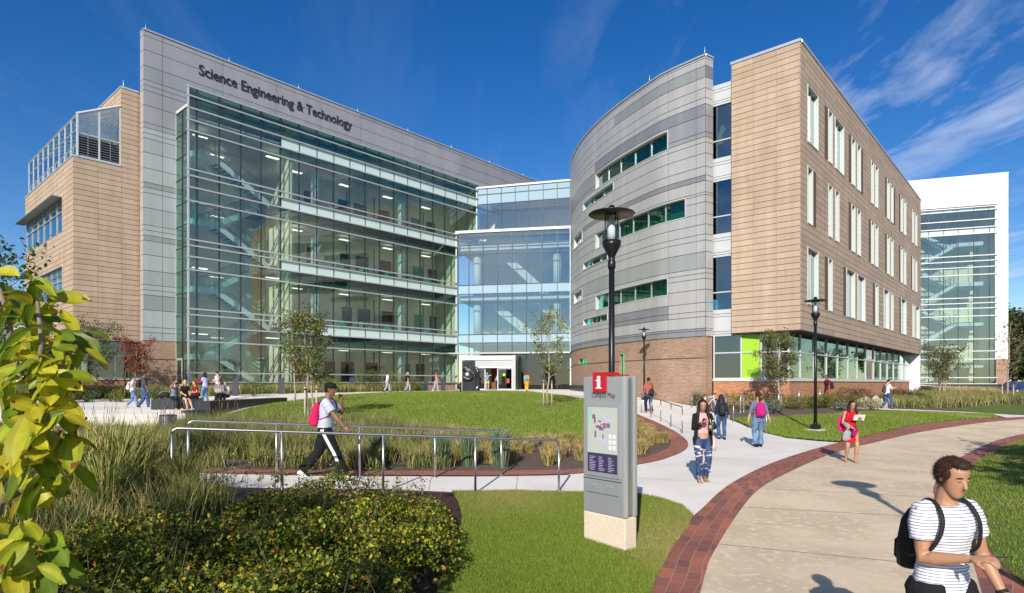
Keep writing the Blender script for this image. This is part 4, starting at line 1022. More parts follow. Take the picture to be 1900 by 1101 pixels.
# fallen leaves on the lawns and paths
def fallen(poly,n,ymax=60):
    X,Y=scatter(poly,n); Z=gz(X,Y)+.055; m=len(X); a=rng.uniform(0,6.28,m); s=rng.uniform(.025,.05,m)*np.clip(Y/14,.7,2); V=np.empty((m,4,3))
    for k,(r,t) in enumerate(((1,0),(.6,1.57),(1,3.14),(.6,4.71))): V[:,k]=np.stack([X+s*r*np.cos(a+t),Y+s*r*np.sin(a+t),Z+rng.uniform(0,.02,m)],-1)
    pc=np.array([(.42,.17,.03),(.36,.26,.05),(.22,.09,.03)])[rng.integers(0,3,m)]; b=np.arange(m)[:,None]*4
    return V.reshape(-1,3),np.concatenate([b+np.array([0,1,2]),b+np.array([0,2,3])]),np.repeat(pc,4,0)
for poly,n,lb in ((central,420,'dry fallen leaves on the round lawn'),(NLb,60,'dry fallen leaves on the lawn by the kiosk'),(rl,90,'dry fallen leaves on the right lawn')):
    V,Fi,Cc=fallen(poly,n); tag(obj('fallen_leaves',npmesh('fallen_leaves',V,Fi,Cc),'grass_blade'),lb,'leaves',kind='stuff')
# ================================================================== STREET FURNITURE, WALLS, PLANTS
def rail(name,pts,tops,label,group,r=.024,m='steel',posts=None,returns=(True,True),foot=True):
    """pts: plan points of the posts, tops: z of the rail at each"""
    t=thing(name,label,'railing',(pts[0][0],pts[0][1],g(*pts[0])),0,group)
    P=[Vector((p[0],p[1],z)) for p,z in zip(pts,tops)]
    c=.09; path=[]
    d=(P[1]-P[0]).normalized(); path+= [Vector((P[0].x,P[0].y,P[0].z-c)),P[0]+Vector((0,0,-c*.35))+d*c*.2,P[0]+d*c*.7-Vector((0,0,.005)),P[0]+d*c*1.2]
    path+=P[1:-1]; d=(P[-2]-P[-1]).normalized(); path+=[P[-1]+d*c*1.2,P[-1]+d*c*.7-Vector((0,0,.005)),P[-1]+Vector((0,0,-c*.35))+d*c*.2,Vector((P[-1].x,P[-1].y,P[-1].z-c))]
    mb=MB(); mb.tube(path,r,10); obj('top_rail',mb,m,t)
    for i,p in enumerate(P):
        end=i in (0,len(P)-1); mb=MB(); z0=g(p.x,p.y); mb.tube([(p.x,p.y,z0-.05),(p.x,p.y,p.z-(c-.003 if end else 0))],r*.95,10)
        if foot: mb.cyl(p,r*2.2,z0+.0,z0+.02,12)
        obj('post',mb,m,t)
    return t
def online(a,b,pxs):
    a=np.array(a);b=np.array(b);d=b-a;o=[];ts=[]
    for px in pxs:
        q=(px-HX)/F; t=(q*a[1]-a[0])/(d[0]-q*d[1]); o.append(tuple(a+d*t)); ts.append(t)
    return o,ts
a,b=at(319,9.7),at(1037,11.6); pts,ts=online(a,b,[319,523,711,882,1037])
rail('railing',pts,[1.49+(1.12-1.49)*t for t in ts],'nearer brushed steel handrail of the ramp, in front of the walking man','ramp handrails')
a,b=at(349,10.6),at(930,12.95); pts,ts=online(a,b,[349,513,667,807,930])
rail('railing',pts,[1.55+(1.19-1.55)*t for t in ts],'brushed steel handrail on the far edge of the ramp, behind the walking man','ramp handrails')
def gradrail(plist,label,h=.95,grp='handrails of the entrance path'):
    pts=[gp(*p) for p in plist]; return rail('railing',pts,[g(*p)+h for p in pts],label,grp,.022,'steel_dull')
gradrail([(1266,805),(1245,793),(1226,783),(1208,775),(1190,767)],'low steel handrail on the left edge of the entrance path, beside the map kiosk')
rp=[(10.5,36),(10.65,32.6),gp(1361,784),gp(1391,795),gp(1422,805)]
rail('railing',rp,[g(*p)+.95 for p in rp],'low steel handrail on the right edge of the entrance path, by the bicycle','handrails of the entrance path',.022,'steel_dull')
# ---------------- lamp posts
def lamp(x,y,label,first=None,name='street_lamp'):
    if first is not None:
        c=copy_tree(first); c.location=(x,y,g(x,y)); c['label']=label; return c
    z=g(x,y); t=thing(name,label,'street lamp',(x,y,z),0,'black lamp posts along the paths')
    o=lambda n,mb,m,p=t: obj(n,mb,m,p,local=True)
    mb=MB(); mb.tube([(0,0,.1),(0,0,4.25)],[.062,.05],16); o('pole',mb,'black_metal')
    mb=MB(); mb.box(-.14,.14,-.14,.14,.06,.26); mb.cyl((0,0),.09,.26,.34,12); o('base',mb,'black_metal')
    mb=MB(); mb.lathe((0,0,0),[(.36,-.12),(.40,0),(.39,.05),(.34,.07)],28); o('footing',mb,'concrete_light')
    mb=MB(); mb.lathe((0,0,4.1),[(.055,0),(.07,.02),(.07,.14),(.055,.16),(.06,.22),(.165,.42),(.165,.5),(.13,.5)],20); cup=o('lamp_cup',mb,'black_metal')
    mb=MB(); mb.lathe((0,0,4.6),[(.125,0),(.135,.03),(.13,.5),(.12,.5)],20); gl_=o('lantern_glass',mb,'glass_clear')
    mb=MB(); mb.lathe((0,0,4.62),[(.075,0),(.075,.2),(.05,.24),(.05,.4)],14); obj('lamp_core',mb,'white_paint',gl_,local=True)
    for k in range(4):
        a=k*math.pi/2+.4; mb=MB(); mb.tube([(.135*math.cos(a),.135*math.sin(a),4.58),(.12*math.cos(a),.12*math.sin(a),5.14)],.009,5); o('strut',mb,'black_metal')
    mb=MB(); mb.lathe((0,0,5.08),[(.10,-.02),(.12,0),(.40,-.015),(.415,.0),(.40,.012),(.12,.05),(.07,.08),(.06,.13),(.03,.16)],32); o('shade',mb,'black_metal')
    return t
l0=lamp(*at(1135,11.0),'tall black lamp post rising directly behind the map kiosk')
lamp(*gp(1513,800),'black lamp post on a round concrete footing in the right lawn',l0)
l3=lamp(*at(1195,39.5),'far black lamp post in front of the curved brick wall',l0); l3.scale=(.9,.9,.9)
lamp(4.75,3.35,'black lamp post beside the walkway, outside the right edge of the view',l0)
# ---------------- map kiosk
kL=np.array((.985,8.48)); kC=np.array((1.453,7.92)); wk=Wall([kL,kC]); kw=wk.len; kd=.22
ks=thing('map_kiosk','silver campus map board with red information tab on a pale stone block','information board',(float(kL[0]),float(kL[1]),0))
mat('kiosk_silver',(.44,.455,.47),.40,.5,noise=(3,.06)); mat('kiosk_red',(.42,.012,.018),.35); mat('map_paper',(.44,.48,.43),.3); mat('map_purple',(.22,.10,.22),.5); mat('legend',(.05,.04,.10),.3)
mat('stone_block',(.66,.56,.43),.9,noise=(60,.22),bump=(80,.4,.004)); mat('map_green',(.30,.52,.42),.5); mat('map_lilac',(.50,.46,.62),.5)
def rbox(w,u0,u1,z0,z1,o0,o1,name,m,par,bev=.012):
    mb=MB(); w.box(mb,u0,u1,z0,z1,o0,o1); me=mb.mesh(name); bm=bmesh.new(); bm.from_mesh(me); bmesh.ops.remove_doubles(bm,verts=bm.verts,dist=1e-5)
    bmesh.ops.bevel(bm,geom=bm.edges[:],offset=bev,segments=2,affect='EDGES',profile=.7); bm.to_mesh(me); bm.free(); return obj(name,me,m,par)
rbox(wk,.0,kw,-.15,.455,-kd-.01,.0,'stone_base','stone_block',ks,.02)
rbox(wk,.0,kw-.03,.455,2.285,-kd*.45,.004,'front_panel','kiosk_silver',ks)
rbox(wk,kw-.06,kw+.012,.455,2.29,-.055,.012,'edge_trim','alu',ks,.02)
rbox(wk,.01,kw-.02,.47,2.27,-kd*.8,-kd*.45-.002,'body','steel_dull',ks)
rbox(wk,.0,kw+.012,.46,2.29,-kd-.01,-kd*.8-.002,'back_panel','kiosk_silver',ks)
rbox(wk,.05,.655,.95,1.93,.0045,.018,'map_frame','kiosk_silver',ks,.006)
mb=MB(); wk.box(mb,.095,.615,1.265,1.875,.0185,.021); mp_=obj('map_sheet',mb,'map_paper',ks)
mb=MB(); wk.box(mb,.095,.615,1.01,1.262,.0185,.021); lg_=obj('legend_sheet',mb,'legend',ks)
mb=MB()
r2=random.Random(5)
for (u,z,w_,h_) in ((.18,1.72,.05,.06),(.21,1.66,.03,.08),(.24,1.60,.10,.035),(.30,1.57,.08,.04),(.37,1.60,.05,.07),(.43,1.61,.06,.06),(.22,1.47,.03,.09),(.36,1.46,.02,.06),(.28,1.68,.06,.02),(.33,1.64,.03,.02)):
    wk.box(mb,u,u+w_,z,z+h_,.0212,.0222)
obj('map_building',mb,'map_purple',mp_)
mb=MB()
for (u,z,w_,h_) in ((.40,1.36,.07,.03),(.26,1.43,.09,.05),(.37,1.38,.06,.08),(.44,1.70,.10,.03),(.36,1.72,.05,.06)): wk.box(mb,u,u+w_,z,z+h_,.0212,.0218)
obj('map_zone',mb,'map_lilac',mp_)
mb=MB(); wk.box(mb,.098,.17,1.66,1.86,.0212,.0216); obj('map_wood',mb,'map_green',mp_)
mb=MB()
for k in range(3):
    for j in range(2): u=.47+.07*j; z=1.32+.075*k; wk.box(mb,u,u+.052,z,z+.055,.0212,.022)
obj('map_field',mb,'white_paint',mp_)
mb=MB()
for c_ in range(3):
    for k in range(9):
        u=.13+.165*c_; wk.box(mb,u,u+r2.uniform(.05,.11),1.035+.022*k,1.041+.022*k,.0212,.0218)
obj('legend_line',mb,'map_lilac',lg_)
mb=MB(); wk.box(mb,-.001,kw-.031,.905,.915,.004,.0055); wk.box(mb,.06,.33,.72,.725,.004,.006); wk.box(mb,.34,.62,.72,.725,.004,.006); obj('seam',mb,'black_plastic',ks)
for u in (.17,.46): rbox(wk,u,u+.06,.825,.84,.005,.014,'latch','alu',ks,.003)
for a_,b_ in ((.05,.335),(.345,.64)): rbox(wk,a_,b_,.735,.895,.0045,.0075,'drawer_panel','kiosk_silver',ks,.002)
rbox(wk,.205,.43,2.075,2.345,.008,.045,'red_tab','kiosk_red',ks,.012)
rbox(wk,.205,.43,2.30,2.344,-kd-.03,.007,'red_tab_top','kiosk_red',ks,.006)
rbox(wk,.431,.60,2.295,2.312,-kd-.02,-.05,'red_tab_top','kiosk_red',ks,.005)
ud=((kC-kL)/kw); mat('white_letter',(.85,.85,.85),.5)
place_text('i',wk.P(.285,2.13,.0455),(ud[0],ud[1],0),(.12,0,.993) and (0,0,1),.062,.165,.003,.03,'white_letter',ks)
mb=MB(); wk.box(mb,.262,.292,2.228,2.24,.046,.049); wk.box(mb,.262,.372,2.126,2.138,.046,.049); obj('lettering_serif',mb,'white_letter',ks)
place_text('Campus Map',wk.P(.155,1.985,.006),(ud[0],ud[1],0),(0,0,1),.41,.088,.0015,-.004,'letter_dark',ks)
# ---------------- low walls, bin, bollards, sculpture
def wallseg(name,label,cat,p0,p1,z0,z1,th,m,group=None,courses=True):
    w=Wall([p0,p1]); t=thing(name,label,cat,(p0[0],p0[1],z0),0,group)
    n=max(1,int(round(w.len/1.2))); 
    zz=[z0]+([z0+(z1-z0)*.5] if courses else [])+[z1]
    for j,(a,b) in enumerate(zip(zz[:-1],zz[1:])):
        mb=MB()
        for k in range(n): w.box(mb,w.len*k/n+.004,w.len*(k+1)/n-.004,a+.003,b-.003,-th,0)
        obj('course',mb,m,t)
    return t
p0=gp(280,761); p1=gp(348,760)
wallseg('granite_bench','short black granite seat block with a black backpack lying on it','bench',p0,p1,g(*p0)-.05,g(*p0)+.47,.8,'dark_granite')
wallseg('granite_bench','small black granite block under the seated red haired woman','bench',at(353,31.2),at(376,31.4),.8,1.45,.5,'dark_granite')
wq0=at(390,25.0); wq1=at(533,31.5)
zt=1.46
wallseg('granite_wall','long low black granite wall along the edge of the round lawn','wall',wq0,wq1,.55,zt,.7,'dark_granite')
wallseg('granite_wall','short black granite wall end below the seated group','wall',at(344,24.2),at(389,24.9),.4,1.12,.45,'dark_granite')
wallseg('retaining_wall','pale concrete retaining wall behind the fluted litter bin','wall',at(100,24.0),at(344,24.0),.1,1.02,.35,'concrete_light',courses=False)
bx,by=at(312,22.0); bn=thing('litter_bin','round fluted dark grey litter bin beside the pale retaining wall','litter bin',(bx,by,.35))
mb=MB()
for k in range(26):
    a=2*math.pi*k/26; mb.obox((.27*math.cos(a),.27*math.sin(a),.36),(math.cos(a),math.sin(a),0),(-math.sin(a),math.cos(a),0),(0,0,1),.012,.02,.34)
obj('slats',mb,'steel_dull',bn,local=True); mb=MB(); mb.cyl((0,0),.245,.0,.68,20); obj('liner',mb,'black_plastic',bn,local=True); mb=MB(); mb.lathe((0,0,.68),[(.29,0),(.29,.03),(.2,.05),(.19,.02)],24); obj('rim',mb,'dark_granite',bn,local=True)
mat('bollard_blue',(.045,.05,.075),.45)
for i,(px,Y,h,lb) in enumerate(((437,39,1.1,'by the seated students'),(522,42,1.1,'left of the twin young trees'),(596,46,1.1,'just right of the twin young trees'),(653,50,1.1,'in the grasses left of the three walkers'),(706,53,1.05,'beside the walker in white'),(790,53,1.1,'left of the pink shirted walker'),(822,54,1.1,'nearest the sculpture'))):
    x,y=at(px,Y); z=g(x,y); t=thing('bollard_light','dark blue slab bollard light '+lb,'bollard',(x,y,z),R(20),'bollard lights along the upper path')
    mb=MB(); mb.box(-.17,.17,-.1,.1,.0,h*.86); obj('post',mb,'bollard_blue',t,local=True); mb=MB(); mb.box(-.17,.17,-.1,-.06,h*.86,h); mb.box(-.17,-.12,-.06,.1,h*.86,h); mb.box(.12,.17,-.06,.1,h*.86,h); mb.box(-.17,.17,-.1,.1,h,h+.03); obj('head',mb,'bollard_blue',t,local=True); mb=MB(); mb.box(-.12,.12,-.05,.06,h*.86,h-.01); obj('lens',mb,'steel_dull',t,local=True)
    if px==437: mb=MB(); mb.box(-.35,.35,-.3,.3,-.1,.03); obj('footing',mb,'concrete_light',t,local=True)
x,y=at(854.5,46.5); t=thing('bollard','short black metal bollard in front of the black sculpture','bollard',(x,y,g(x,y))); mb=MB(); mb.tube([(0,0,0),(0,0,.72)],.07,12); obj('post',mb,'black_metal',t,local=True); mb=MB(); mb.lathe((0,0,.72),[(.085,0),(.085,.06),(.05,.09)],12); obj('cap',mb,'steel_dull',t,local=True)
# sculpture
mat('black_stone',(.022,.023,.026),.22,noise=(6,.3),bump=(3,.3,.05))
x,y=at(871,49.0); sc=thing('sculpture','glossy black stone slab sculpture with a carved swirl and pierced eye','sculpture',(x,y,g(x,y)),R(-8))
def blob(parts,name,vox,smooth=2):
    """fuse closed pieces of one MB into one continuous surface"""
    me=parts.mesh(name); o=bpy.data.objects.new('tmp_blob',me); COL.objects.link(o)
    md=o.modifiers.new('r','REMESH'); md.mode='VOXEL'; md.voxel_size=vox; md.use_smooth_shade=True
    if smooth: sm=o.modifiers.new('s','SMOOTH'); sm.iterations=smooth; sm.factor=.5
    dg=bpy.context.evaluated_depsgraph_get(); m2=bpy.data.meshes.new_from_object(o.evaluated_get(dg)); bpy.data.objects.remove(o); bpy.data.meshes.remove(me); m2.name=name
    m2.polygons.foreach_set('use_smooth',np.ones(len(m2.polygons),dtype=bool)); return m2
mb=MB()
mb.hexa([(-.55,-.22,-.1),(.58,-.26,-.1),(.62,.3,-.1),(-.5,.3,-.1),(-.56,-.18,2.45),(.46,-.18,2.5),(.42,.25,2.5),(-.5,.25,2.45)])
mb.tube([(.55,.0,0),(.72,0,.5),(.66,.0,1.1),(.7,0,1.6),(.55,0,1.95)],[.28,.16,.14,.2,.1],12)
ring=[(-.52,-.22,1.75),(-.3,-.3,1.78),(.05,-.32,1.6),(.28,-.32,1.35),(.3,-.32,1.1),(.1,-.33,.93),(-.2,-.32,.95),(-.45,-.28,1.05)]
mb.tube(ring,.085,10)
obj('slab',blob(mb,'slab',.035,3),'black_stone',sc,local=True)
mb=MB(); mb.tube([(-.12,-.26,1.38),(-.12,-.235,1.38)],.15,14); obj('opening',mb,'concrete_light',sc,local=True)
# ---------------- bicycle and racks
def torus(mb,c,Rr,r,ax,n=28,k=6,col=(1,1,1)):
    u,v=ax; pts=[Vector(c)+u*math.cos(2*math.pi*i/n)*Rr+v*math.sin(2*math.pi*i/n)*Rr for i in range(n+1)]; mb.tube(pts,r,k,col,caps=False)
bk=thing('bicycle','white bicycle with black saddle parked against the brick wall','bicycle',(*at(1314,32.5),g(*at(1314,32.5))),R(-62))
X_,Z_=Vector((1,0,0)),Vector((0,0,1))
for cx in (-.52,.52):
    mb=MB(); torus(mb,(cx,0,.34),.33,.022,(X_,Z_)); wh=obj('wheel',mb,'black_plastic',bk,local=True)
    mb=MB(); torus(mb,(cx,0,.34),.305,.01,(X_,Z_),28,4)
    for k in range(12): a=k*math.pi/6; mb.tube([(cx,0,.34),(cx+.3*math.cos(a),0,.34+.3*math.sin(a))],.003,3)
    obj('rim',mb,'alu',wh,local=True)
mb=MB()
for a,b in (((-.52,0,.34),(-.1,0,.30)),((-.1,0,.30),(-.2,0,.8)),((-.2,0,.74),(-.52,0,.34)),((-.1,0,.30),(.38,0,.72)),((-.18,0,.72),(.37,0,.82)),((.36,0,.90),(.52,0,.34))): mb.tube([a,b],.022,8)
obj('frame',mb,'white_paint',bk,local=True)
mb=MB(); mb.tube([(.34,-.28,.99),(.36,-.1,.98),(.36,.1,.98),(.34,.28,.99)],.016,8); mb.tube([(.36,0,.88),(.355,0,.98)],.016,6); obj('handlebar',mb,'black_metal',bk,local=True)
mb=MB(); mb.tube([(-.36,0,.89),(-.22,0,.90),(-.08,0,.885)],[.07,.05,.02],10,flat=.45); mb.tube([(-.2,0,.78),(-.22,0,.88)],.014,6); obj('saddle',mb,'black_plastic',bk,local=True)
mb=MB(); torus(mb,(-.1,-.03,.3),.08,.012,(X_,Z_),16,4); mb.tube([(-.1,-.04,.3),(.0,-.06,.16),(.0,-.12,.16)],.01,5); mb.tube([(-.1,.04,.3),(-.2,.06,.44),(-.2,.12,.44)],.01,5); obj('crank',mb,'black_metal',bk,local=True)
rk=None
for px,Y,lb in ((1344,31.5,'just right of the bicycle'),(1377,31.8,'second from the bicycle'),(1447,32.2,'below the young tree by the lime panel'),(1484.5,32.5,'left of the middle lamp post'),(1523,33,'beside the man in maroon')):
    x,y=at(px,Y); lab='silver inverted U bicycle rack '+lb
    if rk is None:
        rk=thing('bike_rack',lab,'bicycle rack',(x,y,g(x,y)),R(52),'bicycle racks along the brick wall'); mb=MB(); mb.tube([(-.25,0,0),(-.25,0,.72),(-.2,0,.82),(-.1,0,.86),(.1,0,.86),(.2,0,.82),(.25,0,.72),(.25,0,0)],.032,8); obj('hoop',mb,'alu',rk,local=True)
        mb=MB(); mb.cyl((-.25,0),.07,.0,.015,10); obj('foot_plate',mb,'alu',rk,local=True); mb=MB(); mb.cyl((.25,0),.07,.0,.015,10); obj('foot_plate',mb,'alu',rk,local=True)
    else: c=copy_tree(rk); c.location=(x,y,g(x,y)); c['label']=lab
# boulders
mat('boulder',(.40,.35,.28),.9,noise=(5,.3),bump=(9,.8,.06))
def boulder(px,py,w,h,lb,sd):
    x,y=gp(px,py); bm=bmesh.new(); bmesh.ops.create_icosphere(bm,subdivisions=3,radius=1); r_=random.Random(sd); k=[(r_.uniform(-1,1),r_.uniform(-1,1),r_.uniform(-1,1)) for _ in range(9)]
    for v in bm.verts:
        s=1
        for q in k:
            d=v.co.dot(Vector(q).normalized()); s=min(s,.82/max(d,.01)) if d>.8 else s
        v.co*=s*(1+.05*math.sin(v.co.x*7+sd)); v.co=Vector((v.co.x*w,v.co.y*w*.7,v.co.z*h))
    me=bpy.data.meshes.new('boulder'); bm.to_mesh(me); bm.free(); o=obj('boulder',me,'boulder'); o.location=(x,y,g(x,y)+h*.5); tag(o,lb,'rock','boulders in the bed by the brick wall')
boulder(1606,757,.55,.4,'grey boulder left of the man in the white T-shirt',1); boulder(1626,757,.35,.45,'tall pale boulder right behind the man in the white T-shirt',2); boulder(1641,758,.28,.5,'upright boulder under the man in the white T-shirt',3); boulder(1586,756,.35,.25,'low flat boulder at the left end of the boulder row',4)
# far right granite wall, ramp and rail
wallseg('granite_wall','black granite plinth wall under the white stair tower','wall',at(1640,66.5),at(1867,65),.4,2.08,.5,'dark_granite')
wallseg('retaining_wall','pale sloping concrete ramp wall beneath the far right railing','wall',at(1700,60),at(1852,57),.2,1.05,.4,'concrete_light',courses=False)
pr=[at(px,60.5-.02*(px-1700)) for px in (1700,1723,1752,1784,1815,1850)]
rail('railing',pr,[2.0-.0028*k for k in (0,23,52,84,115,150)],'steel railing on the ramp in front of the far white stair tower',None,.03,'alu',foot=False)
# parked cars far right (only roofs and sides in view)
def car(x,y,rz,colm,label):
    t=thing('parked_car',label,'car',(x,y,.95),rz,'cars parked beyond the stair tower')
    prof=[(-2.2,.35),(-2.15,.85),(-1.5,.95),(-.95,1.42),(.6,1.45),(1.25,.98),(2.1,.82),(2.2,.4)]
    mb=MB(); n=len(prof); vs=[]
    for yy,s in ((-.86,1),(.86,1)): vs+=[(px_,yy*(.82 if z_>1.2 else 1),z_) for px_,z_ in prof]
    mb.add(vs,[tuple(range(n)),tuple(range(n,2*n))[::-1]]+[(i,n+i,n+(i+1)%n,(i+1)%n) for i in range(n)]); obj('body',mb,colm,t,local=True)
    for s in (-1,1):
        mb=MB(); mb.add([(-1.35,.87*s,1.0),(-.9,.745*s,1.36),(.55,.745*s,1.38),(1.05,.87*s,1.0)],[(0,1,2,3)]); obj('side_window',mb,'glass_dark',t,local=True)
        for xx in (-1.35,1.35): mb=MB(); mb.tube([(xx,.72*s,.33),(xx,.9*s,.33)],.33,18); w_=obj('wheel',mb,'black_plastic',t,local=True); mb=MB(); mb.tube([(xx,.9*s,.33),(xx,.915*s,.33)],.19,12); obj('rim',mb,'alu',w_,local=True)
mat('car_blue',(.02,.05,.22),.25,.4,coat=1); mat('car_white',(.7,.7,.72),.25,.1,coat=1); mat('car_grey',(.2,.21,.22),.25,.5,coat=1)
car(*at(1892,70),R(12),'car_blue','dark blue car parked at the right edge beyond the white tower'); car(*at(1889,78),R(15),'car_white','white car parked behind the dark blue car'); car(*at(1925,74),R(10),'car_grey','grey parked car just outside the right edge')
# ================================================================== PLANTS
def leafmat(name,trans=.35,rough=.5):
    m=bpy.data.materials.new(name); m.use_nodes=True; nt=m.node_tree; N=nt.nodes; L=nt.links; b=N['Principled BSDF']; out=N['Material Output']
    a=N.new('ShaderNodeAttribute'); a.attribute_name='Col'; L.new(a.outputs['Color'],b.inputs['Base Color']); b.inputs['Roughness'].default_value=rough; b.inputs['Specular IOR Level'].default_value=.35
    t=N.new('ShaderNodeBsdfTranslucent'); L.new(a.outputs['Color'],t.inputs['Color']); mx=N.new('ShaderNodeMixShader'); mx.inputs[0].default_value=trans
    L.new(b.outputs[0],mx.inputs[1]); L.new(t.outputs[0],mx.inputs[2]); L.new(mx.outputs[0],out.inputs[0]); M[name]=m
leafmat('leaf',.3); leafmat('leaf_big',.45,.42)
mat('bark',(.20,.16,.12),.9,noise=(12,.25),bump=(25,.6,.01)); mat('bark_pale',(.34,.28,.22),.9,noise=(12,.2)); mat('twig_dark',(.10,.065,.04),.8); mat('stake_wood',(.50,.42,.32),.9,noise=(8,.15))
def leafmesh(name,C,size,pal,w=None,up=.3,fold=.25):
    """C: leaf centres; each leaf a folded diamond of two triangles pairs"""
    n=len(C); C=np.asarray(C); S=size*rng.uniform(.6,1.3,n)[:,None]
    d=rng.normal(size=(n,3)); d[:,2]-=.25; d/=np.linalg.norm(d,axis=1)[:,None]
    nn=rng.normal(size=(n,3)); nn[:,2]=np.abs(nn[:,2])+up; s=np.cross(d,nn); s/=np.linalg.norm(s,axis=1)[:,None]; nn=np.cross(s,d)
    V=np.empty((n,4,3)); V[:,0]=C-d*S*.5; V[:,1]=C+s*S*.32+nn*S*fold*.4; V[:,2]=C+d*S*.5; V[:,3]=C-s*S*.32+nn*S*fold*.4
    pc=np.array([p[:3] for p in pal]); pw=np.array([p[3] for p in pal],dtype=float); pw/=pw.sum()
    col=pc[rng.choice(len(pal),n,p=pw)]*rng.uniform(.75,1.25,n)[:,None]
    b=np.arange(n)[:,None]*4; Fi=np.concatenate([b+np.array([0,1,2]),b+np.array([0,2,3])])
    return npmesh(name,V.reshape(-1,3),Fi,np.repeat(col,4,0))
def tree(name,label,x,y,H,cr,cz,leaf,nl,pal,tr=.05,stems=1,seed=1,bark='bark',group=None,sparse=0.0,z=None,limbs=14,shape='oval',cat='tree'):
    rd=random.Random(seed); z0=g(x,y) if z is None else z; t=thing(name,label,cat,(x,y,z0),0,group)
    mb=MB(); tips=[]
    for s in range(stems):
        bx=rd.uniform(-.12,.12)*(stems>1)*1.5; by=rd.uniform(-.12,.12)*(stems>1)*1.5
        lx=bx*2.5+rd.uniform(-.04,.04)*H*(1 if stems==1 else 2.2); ly=by*2.5+rd.uniform(-.04,.04)*H
        pts=[]; 
        for k in range(8):
            f=k/7; pts.append(Vector((bx*(1-f)+lx*f+rd.uniform(-.01,.01)*H*(k>0),by*(1-f)+ly*f+rd.uniform(-.01,.01)*H*(k>0),f*H*.93)))
        mb.tube(pts,[tr*(1-.85*k/7)+.004 for k in range(8)],8)
        nlb=max(3,int(limbs/stems))
        for i in range(nlb):
            f=cz/H+(1-cz/H)*(i+.5)/nlb*.93; q=f*7; k=min(int(q),6); p=pts[k].lerp(pts[k+1],q-k)
            a=i*2.4+rd.uniform(-.5,.5)+s
            rel=(f*H-cz)/(H-cz)
            rr=cr*{'oval':math.sqrt(max(.08,1-(2*rel-.85)**2*.8)),'vase':.45+.65*rel,'cone':1.1-.9*rel}[shape]*rd.uniform(.75,1.1)
            e=p+Vector((math.cos(a)*rr,math.sin(a)*rr,rr*rd.uniform(.5,1.1))); 
            if e.z>H: e.z=H
            m_=p.lerp(e,.5)+Vector((0,0,-rr*.08)); mb.tube([p,m_,e],[tr*.38*(1.1-f),tr*.22*(1.1-f)+.003,.003],5)
            for j in range(5):
                b0=p.lerp(e,rd.uniform(.3,.95)); ln=cr*rd.uniform(.25,.5); dd=Vector((rd.uniform(-1,1),rd.uniform(-1,1),rd.uniform(-.2,1))).normalized(); b1=b0+dd*ln; mb.tube([b0,b0.lerp(b1,.5)+Vector((0,0,.02)),b1],[.006,.004,.002],4); tips.append((b0,b1))
            tips.append((m_,e))
        tips.append((pts[-2],Vector((pts[-1].x,pts[-1].y,H))))
    obj('trunk',mb,bark,t,local=True)
    k=rng.integers(0,len(tips),nl); A0=np.array([a[:] for a,b in tips])[k]; B0=np.array([b[:] for a,b in tips])[k]; f=rng.uniform(.15,1.08,nl)[:,None]
    C=A0+(B0-A0)*f+rng.normal(0,leaf*.9+.012,(nl,3)); obj('foliage',leafmesh('foliage',C,leaf,pal),'leaf',t,local=True)
    return t
PEAR=[(.10,.15,.02,5),(.17,.21,.03,3),(.05,.09,.015,4),(.45,.30,.03,1.6),(.42,.16,.02,.6)]
YEL=[(.16,.19,.025,4),(.36,.33,.03,3),(.09,.13,.02,3),(.45,.30,.02,1)]
x,y=gp(578,783); tree('young_tree','staked young pear tree with yellowing leaves, nearer one of the pair on the round lawn',x,y,4.35,.95,1.35,.10,3300,PEAR,.04,2,3,'bark_pale','young trees on the round lawn',limbs=22,shape='oval')
x,y=gp(547,754); tree('young_tree','slender sparse young tree behind its staked neighbour on the round lawn',x,y,4.7,.75,1.6,.085,800,PEAR,.045,1,8,'bark_pale','young trees on the round lawn',limbs=18)
x,y=gp(1016,754); tree('young_tree','small staked tree with yellow green leaves alone on the lawn before the entrance',x,y,5.3,1.25,1.5,.11,1700,YEL,.05,1,5,'bark_pale','young trees on the round lawn',limbs=20)
x,y=at(1447,32.5); tree('young_tree','rounded young tree in front of the lime window panel',x,y,3.95,1.15,1.35,.10,4600,[(.12,.16,.03,4),(.20,.22,.05,3),(.06,.09,.02,3),(.32,.12,.04,1)],.05,1,9,'bark_pale',limbs=20)
x,y=at(1745,52); tree('multi_stem_tree','multi stemmed thin tree before the white stair tower',x,y,4.1,1.75,1.2,.13,4200,[(.12,.14,.03,4),(.20,.18,.05,3),(.06,.08,.02,3)],.06,5,12,'bark_pale',limbs=26,shape='vase')
x,y=at(1868,44); tree('young_tree','almost bare tall staked tree near the right edge of the view',x,y,6.2,1.0,1.7,.12,480,[(.12,.14,.04,4),(.20,.18,.05,3)],.06,1,15,'bark_pale',limbs=20)
x,y=at(250,37.5); tree('red_tree','small tree with rust red leaves in front of the sand coloured wing',x,y,3.5,1.15,1.2,.085,4200,[(.26,.05,.02,5),(.16,.04,.02,3),(.35,.12,.04,2)],.05,1,17,'bark_pale',limbs=18,shape='vase')
x,y=at(180,37); tree('young_tree','thin green tree left of the rust red tree',x,y,4.4,1.5,1.6,.10,3200,[(.07,.12,.03,5),(.14,.18,.04,3),(.28,.08,.03,1)],.05,1,19,'bark_pale',limbs=18)
